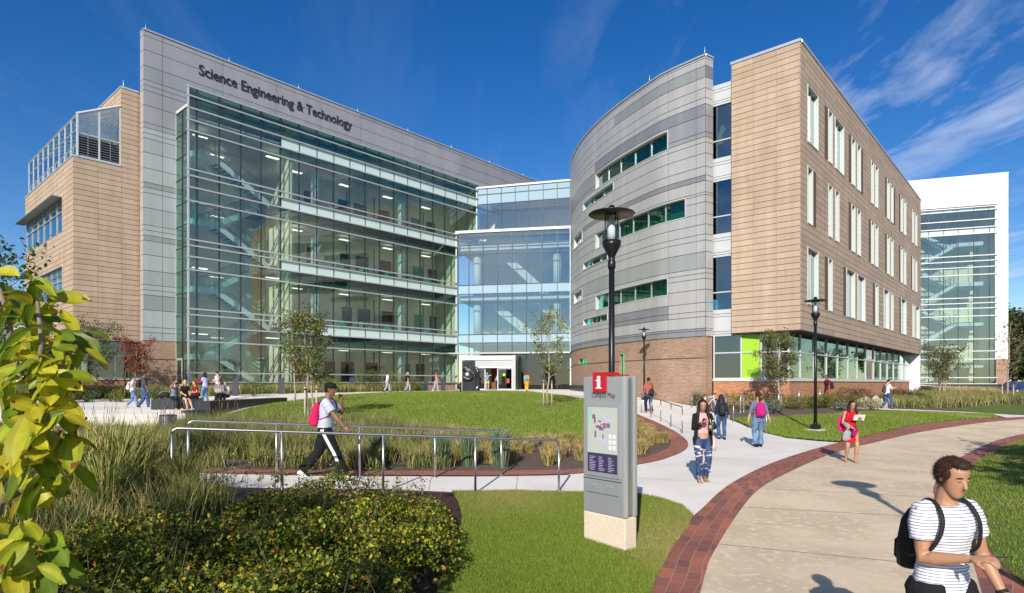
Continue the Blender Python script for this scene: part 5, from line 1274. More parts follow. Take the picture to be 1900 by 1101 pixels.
# stakes and mulch rings
def stake(x,y,h,lb,grp='tree stakes'):
    z=g(x,y); t=thing('tree_stake',lb,'stake',(x,y,z),0,grp); mb=MB(); mb.tube([(0,0,-.1),(0,0,h)],[.033,.03],8); obj('pole',mb,'stake_wood',t,local=True); mb=MB(); mb.tube([(0,0,h-.12),(0,0,h-.06)],.037,8); obj('tie',mb,'black_plastic',t,local=True)
for cx,cy,lbs in ((578,783,('left wooden stake of the twin tree','right wooden stake of the twin tree')),(1016,754,('left stake of the lone lawn tree','right stake of the lone lawn tree')),(1868,755,('left stake of the almost bare tree','right stake of the almost bare tree'))):
    x,y=gp(cx,cy) if cx<1500 else at(1868,44)
    for s,lb in zip((-1,1),lbs): stake(x+s*(.22 if cx<1500 else .4),y-.1,1.35,lb+' at its foot')
def disc(x,y,r,m,name='mulch_ring'):
    mb=MB(); vs=[(x,y,g(x,y)+.07)]; n=28
    for k in range(n):
        a=2*math.pi*k/n; rr=r*(1+.08*math.sin(3*a+x)); px_,py_=x+rr*math.cos(a),y+rr*math.sin(a); vs.append((px_,py_,g(px_,py_)+.036))
    mb.add(vs,[(0,1+k,1+(k+1)%n) for k in range(n)],smooth=True); tag(obj(name,mb,m),kind='structure')
for px,py,r in ((578,783,.62),(547,754,.8),(1016,754,.85)): disc(*gp(px,py),r,'mulch')
# far woods seen at both edges, and trees behind the viewer that shade the foreground
DK=[(.035,.06,.015,5),(.06,.09,.02,3),(.10,.10,.02,2),(.20,.13,.03,.6)]
for i,(px,Y,H,cr,lb) in enumerate(((1886,95,11.5,4.5,'dark full tree right of the white tower, tallest of the wood'),(1915,88,10,4.5,'dark tree at the right edge behind the cars'),(1950,100,12,5,'dark tree just outside the right edge'),(1880,84,5.5,3.2,'low bushy tree beyond the parked cars'),(1905,82,5,3,'low bushy tree right of the other low one'))):
    x,y=at(px,Y); tree('wood_tree',lb,x,y,H,cr,1.2,.5,5200,DK,.22,1,30+i,'bark','wood beyond the stair tower',limbs=26)
for i,(px,Y,H,cr,lb) in enumerate(((15,36,6.0,2.6,'dark broad tree at the left edge under the magnolia leaves'),(70,34,3.0,1.7,'low dark green tree before the left glazed ground floor'),(-60,40,9,3.5,'tree outside the left edge beside the sand coloured wing'))):
    x,y=at(px,Y); tree('wood_tree',lb,x,y,H,cr,.7,.16,5200,[(.05,.08,.02,5),(.09,.12,.02,3),(.16,.14,.03,1)],.14,1,50+i,'bark','trees left of the sand coloured wing',limbs=26)
# ---------------- shrubs
def shrub(x,y,r,h,pal,lb,leaf=.06,nl=700,grp='low shrubs in the beds by the buildings',sd=1):
    z=g(x,y); t=thing('shrub',lb,'shrub',(x,y,z),0,grp); d=rng.normal(size=(nl,3)); d/=np.linalg.norm(d,axis=1)[:,None]; rr=rng.uniform(.55,1.05,nl)[:,None]
    C=d*rr*np.array([r,r,h*.5])+np.array([0,0,h*.52]); C+=.09*np.sin(C[:,[1,2,0]]*9+sd)
    obj('foliage',leafmesh('foliage',C,leaf,pal),'leaf',t,local=True); mb=MB(); rd=random.Random(sd)
    for k in range(9): a=rd.uniform(0,6.28); mb.tube([(0,0,-.02),(math.cos(a)*r*.4,math.sin(a)*r*.4,h*.45),(math.cos(a)*r*.75,math.sin(a)*r*.75,h*.85)],[.012,.008,.003],4)
    obj('stem',mb,'twig_dark',t,local=True); return t
YG=[(.14,.19,.02,4),(.26,.27,.03,3),(.07,.11,.02,3),(.34,.16,.03,.6)]; GRN=[(.07,.13,.03,4),(.12,.19,.04,3),(.04,.07,.02,3)]; RD=[(.12,.055,.03,4),(.09,.09,.03,3),(.18,.08,.04,2),(.05,.05,.02,3)]
spots=[(1221,742,.5,.75,GRN,'green shrub nearest the far lamp post'),(1248,741,.55,.9,GRN,'green shrub against the curved brick wall'),(1268,746,.35,.5,GRN,'small green shrub right of the one on the curved wall'),(1296,752,.45,.75,GRN,'green shrub in front of the bicycle'),
 (1338,760,.4,.55,YG,'yellow green shrub behind the woman with the black backpack'),(1358,757,.6,.85,YG,'large yellow green shrub between the two women with backpacks'),(1386,760,.6,.8,YG,'yellow green shrub just left of the magenta backpack'),(1425,760,.4,.6,GRN,'blue green shrub right of the magenta backpack'),(1436,768,.35,.75,[(.22,.27,.22,1),(.16,.2,.15,1)],'pale grey green shrub at the corner of the right lawn'),
 (1462,757,.5,.7,YG,'yellow shrub under the rounded young tree'),(1481,760,.55,.75,YG,'yellow shrub left of the middle lamp post'),(1508,758,.5,.7,YG,'yellow shrub right behind the middle lamp post'),(1521,757,.5,.7,GRN,'green shrub left of the man in maroon'),(1549,758,.6,.8,YG,'yellow green shrub right of the man in maroon'),
 (1562,762,.35,.4,[(.22,.27,.22,1),(.16,.2,.15,1)],'tiny grey green shrub at the lawn edge'),(1588,760,.3,.7,YG,'yellow shrub between two low boulders'),(1616,760,.45,.6,YG,'yellow shrub with orange leaves before the boulders'),
 (1572,746,.8,.9,RD,'brown red shrub behind the man in maroon'),(1668,752,.9,1.0,RD,'brown red shrub right of the man in the white T-shirt'),(1690,753,.9,1.05,RD,'brown red shrub at the corner of the tan wing'),(1655,750,.7,.9,RD,'brown red shrub close behind the man in the white T-shirt'),(1600,745,.7,.85,RD,'brown red shrub left of the boulders'),(1712,755,.6,.8,GRN,'green shrub left of the multi stemmed tree')]
for i,(px,py,r,h,pal,lb) in enumerate(spots):
    x,y=gp(px,py); shrub(x,y,r,h,pal,lb,.07,int(900*r*1.6),sd=i)
for i,(px,Y,r,h) in enumerate(((470,39,.7,1.0),(614,45,.8,1.2),(683,49.5,1.1,1.9),(736,51.5,1.0,1.7),(775,52,.7,1.1),(215,34.5,.5,.6),(160,34,.6,.7),(120,33,.6,.7),(290,36.5,.5,.7))):
    x,y=at(px,Y); shrub(x,y,r,h,YG if i%2 else GRN,'leafy shrub in the tall grass '+('right of the second bollard from the left','left of the fourth bollard light','behind the left lawn walkers, tallest there','between the two left walkers','between walkers in black and pink','left of the red leaved tree','under the thin green tree','left of the thin green tree','right of the red leaved tree, by the brick pier')[i] if i!=0 else 'leafy shrub in the tall grass beside the first bollard light',.085,int(900*r*1.4),'leafy shrubs in the grass along the left building',60+i)
# ---------------- grasses (stuff and clumps)
def gcolf(a,b,dry,p):
    def f(X,Y,n):
        t=rng.uniform(0,1,n)[:,None]; c=np.array(a)*(1-t)+np.array(b)*t; d=(rng.random(n)<p)[:,None]; return np.where(d,np.array(dry)*rng.uniform(.7,1.2,n)[:,None],c)
    return f
def clumped(poly,nc,per,sp):
    cx,cy=scatter(poly,nc); k=rng.integers(0,len(cx),len(cx)*per); X=cx[k]+rng.normal(0,sp,len(k)); Y=cy[k]+rng.normal(0,sp,len(k)); return X,Y
# bed between ramp band and round lawn
Iin=[tuple(p) for p in II]
bedpoly=[p for p in Iin if p[0]<gp(1000,874)[0]]+[gp(931,818),gp(800,799),gp(700,792),gp(560,790),gp(430,793),gp(391,790),gp(330,800),gp(150,810)]
ins=[gp(270,868),gp(480,868),gp(800,869),gp(900,868),gp(905,825),gp(800,800),gp(700,793),gp(560,791),gp(430,794),gp(391,792),gp(330,803),gp(200,805),gp(150,860)]
X,Y=clumped(ins,520,150,.12); blades('meadow_grass',X,Y,.42,.012,gcolf((.07,.11,.025),(.20,.24,.05),(.38,.29,.13),.35),segs=2,lean=.6,label='green and straw meadow grass in the bed between ramp and lawn',cat='grass')
insh=[gp(310,858),gp(480,862),gp(640,862),gp(780,862),gp(790,815),gp(640,800),gp(480,800),gp(330,812)]
X,Y=clumped(insh,120,110,.10); blades('meadow_grass',X,Y,.72,.011,gcolf((.06,.11,.02),(.18,.23,.04),(.30,.24,.11),.3),segs=2,lean=.55,label='taller green grass in the middle of the ramp bed',cat='grass')
tuftv=[]
def tuft(x,y,h,n,cols,sp,lb,grp,name='grass_clump',wd=.012):
    ang=rng.uniform(0,6.28,n); r=np.abs(rng.normal(0,sp*.25,n)); X=r*np.cos(ang); Y=r*np.sin(ang); H=h*rng.uniform(.55,1.15,n); out=rng.uniform(.2,.9,n)*sp
    lx,ly=np.cos(ang)*out,np.sin(ang)*out; a=rng.uniform(0,6.28,n); dx,dy=np.cos(a)*wd/2,np.sin(a)*wd/2; V=np.empty((n,5,3))
    V[:,0]=np.stack([X-dx,Y-dy,0*X-.02],-1);V[:,1]=np.stack([X+dx,Y+dy,0*X-.02],-1);V[:,2]=np.stack([X+lx*.4+dx,Y+ly*.4+dy,H*.7],-1);V[:,3]=np.stack([X+lx*.4-dx,Y+ly*.4-dy,H*.7],-1);V[:,4]=np.stack([X+lx*1.3,Y+ly*1.3,H],-1)
    pc=np.array([p[:3] for p in cols]); pw=np.array([p[3] for p in cols],float); pw/=pw.sum(); c=pc[rng.choice(len(cols),n,p=pw)]*rng.uniform(.7,1.25,n)[:,None]
    b=np.arange(n)[:,None]*5; me=npmesh(name,V.reshape(-1,3),np.concatenate([b+np.array([0,1,2]),b+np.array([0,2,3]),b+np.array([3,2,4])]),np.repeat(c,5,0)); return me
STRAW=[(.42,.30,.12,4),(.30,.22,.08,3),(.16,.20,.04,2),(.50,.38,.18,2)]; BLUEG=[(.10,.17,.09,4),(.16,.24,.13,3),(.07,.10,.04,2)]; TALLG=[(.10,.16,.02,4),(.24,.27,.05,3),(.42,.33,.12,3),(.08,.10,.02,2)]
vm=[tuft(0,0,.34,260,STRAW,.20,'','') for _ in range(4)]
def clump_at(me,x,y,lb,grp,s=1.0):
    o=bpy.data.objects.new('grass_clump',me); COL.objects.link(o); o.location=(x,y,g(x,y)); o.rotation_euler=(0,0,random.uniform(0,6.28)); o.scale=(s,s,s*random.uniform(.85,1.15)); tag(o,lb,'grass clump',grp)
for m_ in vm: m_.materials.append(M['grass_blade'])
strp=[gp(780,866),gp(1080,864),gp(1080,822),gp(930,818),gp(800,808)]
cx,cy=scatter(strp,150)
for x,y in list(zip(cx,cy))[:90]: clump_at(random.choice(vm),x,y,'low straw coloured grass tuft in the gravel bed left of the map kiosk','straw grass tufts left of the kiosk',random.uniform(.7,1.2))
isl=[gp(1184,846),gp(1236,822),gp(1226,806),gp(1186,786)]
cx,cy=scatter(isl,70)
for x,y in list(zip(cx,cy))[:26]: clump_at(random.choice(vm),x,y,'low straw coloured grass tuft on the island tip right of the map kiosk','straw grass tufts right of the kiosk',random.uniform(.7,1.15))
bl=[tuft(0,0,.8,420,BLUEG,.28,'','',wd=.014) for _ in range(2)]
for m_ in bl: m_.materials.append(M['grass_blade'])
for px,py in ((812,858),(820,868),(870,866),(930,868),(1150,850),(700,862)): clump_at(random.choice(bl),*gp(px,py),'blue green upright grass clump beside the brick band','blue green grass clumps in the ramp bed',random.uniform(.8,1.05))
tg=[tuft(0,0,1.05,600,TALLG,.42,'','',wd=.013) for _ in range(3)]
for m_ in tg: m_.materials.append(M['grass_blade'])
# tall grasses in the left foreground, this side of the ramp
left1=[(-9.2,11.2),(-7.2,9.7),(-5.6,9.4),(-4.6,9.0),(-3.9,8.4),(-3.6,7.4),(-4.3,6.2),(-6.5,5.6),(-10,7.0)]
X,Y=clumped(left1,260,130,.11); blades('tall_grass',X,Y,.62,.011,gcolf((.08,.12,.02),(.20,.24,.05),(.38,.29,.12),.38),segs=2,lean=.5,label='tall green and straw grass in the left foreground',cat='grass')
for x,y,s in ((-5.6,7.9,1.0),(-5.25,8.3,1.05),(-5.9,8.6,.95),(-5.0,7.6,.85),(-6.6,8.3,.8),(-7.3,9.0,.9),(-6.2,7.3,.85),(-4.6,8.6,.7),(-7.8,8.2,.8)): clump_at(random.choice(tg),x,y,'tall fountain grass clump in the left foreground beside the ramp','tall fountain grass clumps in the left foreground',s)
# flowering stalks
def stalks(name,pts,h,lb,col,sp=.25,n=26):
    mb=MB(); rd=random.Random(4)
    for (x,y) in pts:
        for k in range(n):
            a=rd.uniform(0,6.28); r=rd.uniform(0,.25); hh=h*rd.uniform(.7,1.1); x0,y0=x+r*math.cos(a)*.4,y+r*math.sin(a)*.4; z0=g(x0,y0); ex,ey=x+(r+rd.uniform(.05,sp))*math.cos(a),y+(r+rd.uniform(.05,sp))*math.sin(a)
            mb.tube([(x0,y0,z0),((x0+ex)/2,(y0+ey)/2,z0+hh*.6),(ex,ey,z0+hh*.86)],.003,3,col); mb.tube([(ex,ey,z0+hh*.84),(ex+.03*math.cos(a),ey+.03*math.sin(a),z0+hh)],[.007,.003],4,tuple(c*1.2 for c in col))
    tag(obj(name,mb,'grass_blade'),lb,'grass',kind='stuff')
stalks('grass_stalk',[(-5.5,8.0),(-5.2,8.4),(-5.9,8.5),(-5.0,7.7)],1.22,'tall pale seed stalks rising above the left foreground grass',(.36,.34,.10))
stalks('grass_stalk',[(-9.6,14.5),(-9.0,15.5),(-8.2,15.2),(-11,15),(-6.9,14.6)],1.15,'dark plume stalks behind the ramp at left',(.16,.10,.06),n=22)
back1=[gp(60,866),gp(240,866),gp(330,812),gp(345,806),(-12.6,23.3),(-20,23.3),(-17,15)]
X,Y=clumped(back1,520,150,.16); blades('meadow_grass',X,Y,.38,.016,gcolf((.06,.09,.02),(.20,.22,.06),(.30,.21,.11),.4),segs=2,lean=.6,label='green brown meadow grass below the pale retaining wall',cat='grass')
# strip along the left building
farstrip=[(-21.5,36.5),(-18.6,39.6),(-15.2,44.0),(-12,48),(-8.9,51.6),(-7.6,52.9),(-8.1,53.8),(-10.2,53.0),(-14,48.9),(-18.0,44.2),(-21.0,41.0),(-24,40)]
X,Y=clumped(farstrip,1500,34,.22); blades('meadow_grass',X,Y,.62,.035,gcolf((.09,.13,.03),(.22,.24,.06),(.38,.28,.12),.3),segs=2,lean=.5,label='tall meadow grass along the foot of the left glass facade',cat='grass')
leftbed=[(-36,33),(-27,35.3),(-22.5,37.7),(-24.5,40),(-30,41)]
X,Y=clumped(leftbed,700,40,.2); blades('meadow_grass',X,Y,.6,.03,gcolf((.09,.13,.03),(.2,.2,.05),(.3,.2,.1),.3),segs=2,lean=.5,label='meadow grass in front of the sand coloured wing',cat='grass')
rbed=[at(1640,40),at(1700,47),at(1850,52),at(1862,42),at(1745,37),at(1660,35)]
X,Y=clumped(rbed,1300,32,.22); blades('meadow_grass',X,Y,.62,.035,gcolf((.10,.14,.03),(.2,.22,.06),(.36,.27,.13),.35),segs=2,lean=.6,label='meadow grass in the bed before the far right ramp',cat='grass')
rb2=[at(1860,50),at(1865,42),at(1990,42),at(1990,52)]
X,Y=clumped(rb2,500,32,.22); blades('meadow_grass',X,Y,.7,.035,gcolf((.08,.12,.03),(.18,.2,.06),(.30,.22,.1),.3),segs=2,lean=.6,label='meadow grass at the far right edge',cat='grass')
straw=[at(1712,58.5),at(1848,56),at(1845,53),at(1712,55)]
X,Y=clumped(straw,260,40,.25); blades('straw_grass',X,Y,.75,.03,gcolf((.42,.32,.16),(.55,.42,.24),(.2,.2,.08),.2),segs=2,lean=.9,label='drooping straw coloured grass against the pale ramp wall',cat='grass')
# ---------------- low shrub bed in the foreground
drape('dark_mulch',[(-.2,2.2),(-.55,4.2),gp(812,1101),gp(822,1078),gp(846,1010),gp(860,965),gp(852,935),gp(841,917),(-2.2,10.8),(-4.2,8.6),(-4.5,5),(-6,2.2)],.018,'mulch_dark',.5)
hp=[(-6.8,2.6),(-6.4,4.6),(-4.9,5.6),(-4.4,6.6),(-3.9,7.6),(-3.4,8.6),(-2.6,9.3),(-1.7,9.1),(-1.15,8.6),(-.93,7.4),(-.86,5.8),(-.82,4.6),(-.6,2.6)]
cx,cy=scatter(hp,260); nC=len(cx); per=760
k=np.repeat(np.arange(nC),per); n=len(k)
hh=(.54+.24*vnoise(cx,cy,2.6,5)+rng.uniform(-.12,.12,nC))[k]*np.clip(1.15-.05*(cy[k]-3),.75,1.1); d=rng.normal(size=(n,3)); d[:,2]=np.abs(d[:,2])*1.2; d/=np.linalg.norm(d,axis=1)[:,None]; rr=rng.uniform(.72,1.05,n)
Rr=rng.uniform(.24,.46,nC)[k]
C=np.stack([cx[k]+d[:,0]*rr*Rr,cy[k]+d[:,1]*rr*Rr,hh*.35+d[:,2]*rr*hh*.68],-1); C[:,2]+=gz(C[:,0],C[:,1]); C+=rng.normal(0,.012,(n,3))
HED=[(.07,.12,.016,4.5),(.16,.21,.02,4),(.33,.34,.025,3.3),(.50,.42,.03,1.5),(.52,.15,.03,.6),(.03,.05,.01,2.4)]
tag(obj('low_shrubs',leafmesh('low_shrubs',C,.048,HED,up=.9,fold=.35),'leaf'),'dense bed of low shrubs with small green, yellow and orange leaves in the foreground','shrub bed',kind='stuff')
mb=MB(); rd=random.Random(2)
for i in range(230):
    j=rd.randrange(nC); x,y=cx[j],cy[j]; z=g(x,y)
    a=rd.uniform(0,6.28); l=rd.uniform(.1,.3); hgt=rd.uniform(.5,.95) if i<200 else rd.uniform(.8,1.1); mb.tube([(x,y,z),(x+l*.4*math.cos(a),y+l*.4*math.sin(a),z+hgt*.6),(x+l*math.cos(a),y+l*math.sin(a),z+hgt*.95)],[.005,.004,.002],3)
tag(obj('shrub_twigs',mb,'twig_dark'),'thin brown twigs sticking out of the low shrub bed','twigs',kind='stuff')
# sprigs along the back edge
pts=[]
for i in range(60):
    x=rd.uniform(-4.4,-1.2); y=9.35-abs(x+2.6)*.35+rd.uniform(-.35,.1); z=g(x,y)+.35; h=rd.uniform(.15,.45); a=rd.uniform(0,6.28)
    for q in range(34): f=rd.random(); pts.append((x+.12*f*math.cos(a)+rd.gauss(0,.025),y+.12*f*math.sin(a)+rd.gauss(0,.025),z+h*f))
tag(obj('shrub_sprigs',leafmesh('shrub_sprigs',np.array(pts),.035,HED,up=.6),'leaf'),'upright leafy sprigs on the back edge of the low shrub bed','shrub bed',kind='stuff')
# ---------------- magnolia branches close to the camera at left
def bigleaf(mb,base,dr,nrm,L_,Wd,col,droop=.35,curl=.12):
    d=Vector(dr).normalized(); nn=Vector(nrm); s=d.cross(nn).normalized(); nn=s.cross(d).normalized(); prof=[(0,.03),(.1,.40),(.25,.78),(.42,.98),(.6,1.0),(.76,.84),(.89,.5),(1,.03)]; vs=[];fs=[];
    ph=random.uniform(0,6)
    for i,(t,w) in enumerate(prof):
        c=Vector(base)+d*L_*t-Vector((0,0,1))*droop*L_*t*t
        for j in (-1,-.5,0,.5,1):
            e=abs(j); q=c+s*Wd*.5*w*j+nn*(curl*Wd*(e**1.5)*(1 if 1 else 0)+.025*L_*math.sin(t*9+j*2+ph)*e); vs.append(q)
    for i in range(len(prof)-1):
        for j in range(4): a=i*5+j; fs.append((a,a+1,a+6,a+5))
    for k_,f_ in enumerate(fs): mb.add([],[],col)
    base_=len(mb.v); mb.v.extend([tuple(v) for v in vs])
    for k_,f_ in enumerate(fs):
        q_=(1.18 if k_%4 in (1,2) else .93)*random.uniform(.93,1.07); tip=k_//4>=5 and random.random()<.12
        mb.f.append(tuple(i+base_ for i in f_)); mb.c.append((.20,.09,.02) if tip else tuple(c*q_ for c in col)); mb.smooth.append(True); mb.uv.append(None)
def P3(px,py,Y): x,y=at(px,Y); return Vector((x,y,E+(HY-py)/F*Y))
mag=thing('magnolia','large leaved yellow green magnolia branches hanging in at the left edge','shrub',(-2.6,2.6,g(-2.6,2.6)))
mb=MB()
brs=[[(-160,1500,2.7),(-60,1150,2.6),(0,935,2.45),(42,870,2.4),(58,800,2.35),(62,720,2.35),(78,640,2.3),(70,560,2.35)],[(58,800,2.35),(85,770,2.3),(105,740,2.3),(115,690,2.3),(120,655,2.3)],[(0,935,2.45),(60,900,2.4),(90,850,2.35),(112,800,2.3)],[(-90,1200,2.6),(-20,1120,2.5),(20,1040,2.4),(30,985,2.4)],[(-160,1000,2.7),(-80,860,2.6),(-20,760,2.5),(10,690,2.5),(20,600,2.5),(0,540,2.5)],[(-60,1150,2.6),(10,1090,2.4),(60,1080,2.3)]]
for b in brs:
    p=[P3(*q) for q in b]; n=len(p); mb.tube(p,[.016*(1-.75*i/n)*(1.3 if b[0][0]<-100 else .75) for i in range(n)],7)
obj('branch',mb,'bark',mag)
MC=[(.42,.42,.025),(.54,.50,.035),(.34,.38,.025),(.22,.29,.02),(.14,.21,.018),(.48,.42,.03)]
rd=random.Random(21); random.seed(21)
clus=[(70,555,2.35,6),(20,540,2.5,6),(50,600,2.4,5),(85,640,2.3,5),(25,620,2.45,5),(90,690,2.3,6),(45,690,2.4,6),(118,675,2.3,4),(108,640,2.3,3),(112,735,2.3,6),(85,770,2.3,6),(60,830,2.3,6),(20,780,2.4,5),(95,830,2.3,6),(112,790,2.3,5),(10,860,2.4,5),(10,940,2.4,3),(90,900,2.35,3),(50,1030,2.3,7),(25,990,2.3,6),(20,1080,2.3,5),(70,1060,2.3,4),(0,700,2.5,4)]
for (px,py,Y,nl) in clus:
    c=P3(px,py,Y)
    for k in range(int(nl*1.6)):
        a=rd.uniform(0,6.28); el=rd.uniform(-.9,.55); dr=Vector((math.cos(a)*math.cos(el)+.2,math.sin(a)*math.cos(el)*.6-.25,math.sin(el))); nrm=Vector((rd.uniform(-.6,.6),rd.uniform(-1.1,.2),rd.uniform(.2,1.2)))
        L_=rd.uniform(.085,.155); m1=MB(); bigleaf(m1,c+Vector((rd.uniform(-.07,.07),rd.uniform(-.08,.08),rd.uniform(-.07,.07))),dr,nrm,L_,L_*rd.uniform(.50,.62),jit(rd.choice(MC),.15),rd.uniform(.15,.6))
        obj('leaf',m1,'leaf_big',mag)
# sycamore twigs at the left edge, a little further off
tree('sycamore','green lobed leaf tree top peeping in at the left edge above the magnolia',*at(-20,9),3.9,.75,1.6,.075,1500,[(.07,.12,.015,4),(.16,.22,.03,3),(.04,.07,.01,2)],.05,1,77,'bark',limbs=16)
# trees behind the camera: their shade falls on the foreground bed and the right lawn
for i,(x,y,H,cr,lb) in enumerate(((-6.3,-5.2,8.8,2.1,'leafy tree behind the viewer, shading the low shrub bed'),(-10.5,-3.0,8.0,2.0,'leafy tree behind the viewer to the left'),(9.5,3.0,6.5,1.6,'leafy tree to the right of the viewer, shading the right lawn'),(12.5,8.5,6.0,1.6,'second leafy tree right of the walkway, outside the view'))):
    tree('shade_tree',lb,x,y,H,cr,2.6,.2,(1700 if x<0 else 3200),DK,.12,1,90+i,'bark','trees around the viewpoint',limbs=20)
# ================================================================== PEOPLE
def cm(name,c,rough=.88): return M.get(name) or mat(name,c,rough,noise=(9,.12),bump=(14,.5,.008),spec=.18)
def skinm(k):
    cs={'light':(.56,.33,.22),'tan':(.42,.22,.13),'brown':(.22,.105,.06),'dark':(.09,.045,.03)}
    n='skin_'+k; return M.get(n) or mat(n,cs[k],.5,noise=(5,.05))
def stripe_mat():
    m=bpy.data.materials.new('striped_cloth'); m.use_nodes=True; nt=m.node_tree; N=nt.nodes; L=nt.links; b=N['Principled BSDF']; b.inputs['Roughness'].default_value=.85
    tc=N.new('ShaderNodeTexCoord'); w=N.new('ShaderNodeTexWave'); w.wave_type='BANDS'; w.bands_direction='Z'; w.inputs['Scale'].default_value=16.5; w.inputs['Distortion'].default_value=.6; w.inputs['Detail Scale'].default_value=.3
    L.new(tc.outputs['Object'],w.inputs['Vector']); r=N.new('ShaderNodeMapRange'); r.inputs[1].default_value=.80; r.inputs[2].default_value=.90; L.new(w.outputs['Fac'],r.inputs[0])
    mx=N.new('ShaderNodeMix'); mx.data_type='RGBA'; L.new(r.outputs[0],mx.inputs['Factor']); mx.inputs['A'].default_value=(.74,.75,.80,1); mx.inputs['B'].default_value=(.10,.12,.24,1); L.new(mx.outputs['Result'],b.inputs['Base Color'])
    n=N.new('ShaderNodeTexNoise'); n.inputs['Scale'].default_value=9; L.new(tc.outputs['Object'],n.inputs['Vector']); bp=N.new('ShaderNodeBump'); bp.inputs['Strength'].default_value=.7; bp.inputs['Distance'].default_value=.03; L.new(n.outputs['Fac'],bp.inputs['Height']); L.new(bp.outputs[0],b.inputs['Normal']); M['striped_cloth']=m
stripe_mat()
def denim_mat(name,base,ripped=False,zr=(.3,.9)):
    m=bpy.data.materials.new(name); m.use_nodes=True; nt=m.node_tree; N=nt.nodes; L=nt.links; b=N['Principled BSDF']; b.inputs['Roughness'].default_value=.85
    tc=N.new('ShaderNodeTexCoord'); n=N.new('ShaderNodeTexNoise'); n.inputs['Scale'].default_value=6; L.new(tc.outputs['Object'],n.inputs['Vector'])
    r=N.new('ShaderNodeMapRange'); r.inputs[1].default_value=.4; r.inputs[2].default_value=.7; L.new(n.outputs['Fac'],r.inputs[0]); mx=N.new('ShaderNodeMix'); mx.data_type='RGBA'; L.new(r.outputs[0],mx.inputs['Factor']); mx.inputs['A'].default_value=(*base,1); mx.inputs['B'].default_value=(*[min(1,c*1.9+.02) for c in base],1); out=mx.outputs['Result']
    if ripped:
        mp=N.new('ShaderNodeMapping'); mp.inputs['Scale'].default_value=(5,3,16); L.new(tc.outputs['Object'],mp.inputs['Vector']); v=N.new('ShaderNodeTexNoise'); v.inputs['Scale'].default_value=1.3; v.inputs['Detail'].default_value=1; L.new(mp.outputs[0],v.inputs['Vector'])
        r2=N.new('ShaderNodeMapRange'); r2.inputs[1].default_value=.585; r2.inputs[2].default_value=.60; L.new(v.outputs['Fac'],r2.inputs[0])
        sp=N.new('ShaderNodeSeparateXYZ'); L.new(tc.outputs['Object'],sp.inputs[0]); gt=N.new('ShaderNodeMath'); gt.operation='GREATER_THAN'; gt.inputs[1].default_value=.035; L.new(sp.outputs['Y'],gt.inputs[0])
        lt=N.new('ShaderNodeMath'); lt.operation='LESS_THAN'; lt.inputs[1].default_value=.74; L.new(sp.outputs['Z'],lt.inputs[0])
        m1=N.new('ShaderNodeMath'); m1.operation='MULTIPLY'; L.new(gt.outputs[0],m1.inputs[0]); L.new(lt.outputs[0],m1.inputs[1]); m2=N.new('ShaderNodeMath'); m2.operation='MULTIPLY'; L.new(m1.outputs[0],m2.inputs[0]); L.new(r2.outputs[0],m2.inputs[1])
        mx2=N.new('ShaderNodeMix'); mx2.data_type='RGBA'; L.new(m2.outputs[0],mx2.inputs['Factor']); L.new(out,mx2.inputs['A']); mx2.inputs['B'].default_value=(.62,.48,.42,1); out=mx2.outputs['Result']
    L.new(out,b.inputs['Base Color']); M[name]=m
denim_mat('denim_ripped',(.012,.036,.105),True); denim_mat('denim_light',(.08,.145,.25)); denim_mat('denim_blue',(.022,.055,.14))
def ik(a,c,l1,l2,pole):
    a=Vector(a);c=Vector(c); d=c-a; L_=min(d.length,(l1+l2)*.999); d.normalize(); c=a+d*L_
    x=(l1*l1-l2*l2+L_*L_)/(2*L_); h=math.sqrt(max(l1*l1-x*x,0)); p=Vector(pole); p=p-d*p.dot(d)
    if p.length<1e-4: p=Vector((0,1,0))
    return a+d*x+p.normalized()*h, c
def loft(mb,rings,n=18,col=(1,1,1)):
    vs=[]
    for (c,rx,ry,ax,ay) in rings:
        c=Vector(c)
        for k in range(n):
            t=2*math.pi*k/n; vs.append(c+Vector(ax)*math.cos(t)*rx+Vector(ay)*math.sin(t)*ry)
    m=len(rings); fs=[(i*n+k,i*n+(k+1)%n,(i+1)*n+(k+1)%n,(i+1)*n+k) for i in range(m-1) for k in range(n)]
    fs+=[tuple(range(n))[::-1],tuple((m-1)*n+k for k in range(n))]; mb.add(vs,fs,col,smooth=True)
def ball(mb,c,r,ax=None,n=10):
    X,Y,Z=(Vector((1,0,0)),Vector((0,1,0)),Vector((0,0,1))) if ax is None else ax
    rings=[]
    for i in range(n+1):
        t=math.pi*i/n; s=max(math.sin(t),.03); rings.append((Vector(c)-Z*r[2]*math.cos(t),r[0]*s,r[1]*s,X,Y))
    loft(mb,rings,14)
def hairmat(name,c):
    m=mat(name,c,.6,spec=.3); nt=m.node_tree; N=nt.nodes; L=nt.links; b=N['Principled BSDF']; tc=N.new('ShaderNodeTexCoord'); mp=N.new('ShaderNodeMapping'); mp.inputs['Scale'].default_value=(90,90,14); L.new(tc.outputs['Object'],mp.inputs['Vector']); n=N.new('ShaderNodeTexNoise'); n.inputs['Scale'].default_value=1; n.inputs['Detail'].default_value=3; L.new(mp.outputs[0],n.inputs['Vector'])
    cr=N.new('ShaderNodeMix'); cr.data_type='RGBA'; L.new(n.outputs['Fac'],cr.inputs['Factor']); cr.inputs['A'].default_value=(c[0]*.35,c[1]*.35,c[2]*.35,1); cr.inputs['B'].default_value=(c[0]*2.0,c[1]*1.9,c[2]*1.7,1); L.new(cr.outputs['Result'],b.inputs['Base Color'])
    bp=N.new('ShaderNodeBump'); bp.inputs['Strength'].default_value=.8; bp.inputs['Distance'].default_value=.006; L.new(n.outputs['Fac'],bp.inputs['Height']); L.new(bp.outputs[0],b.inputs['Normal']); return m
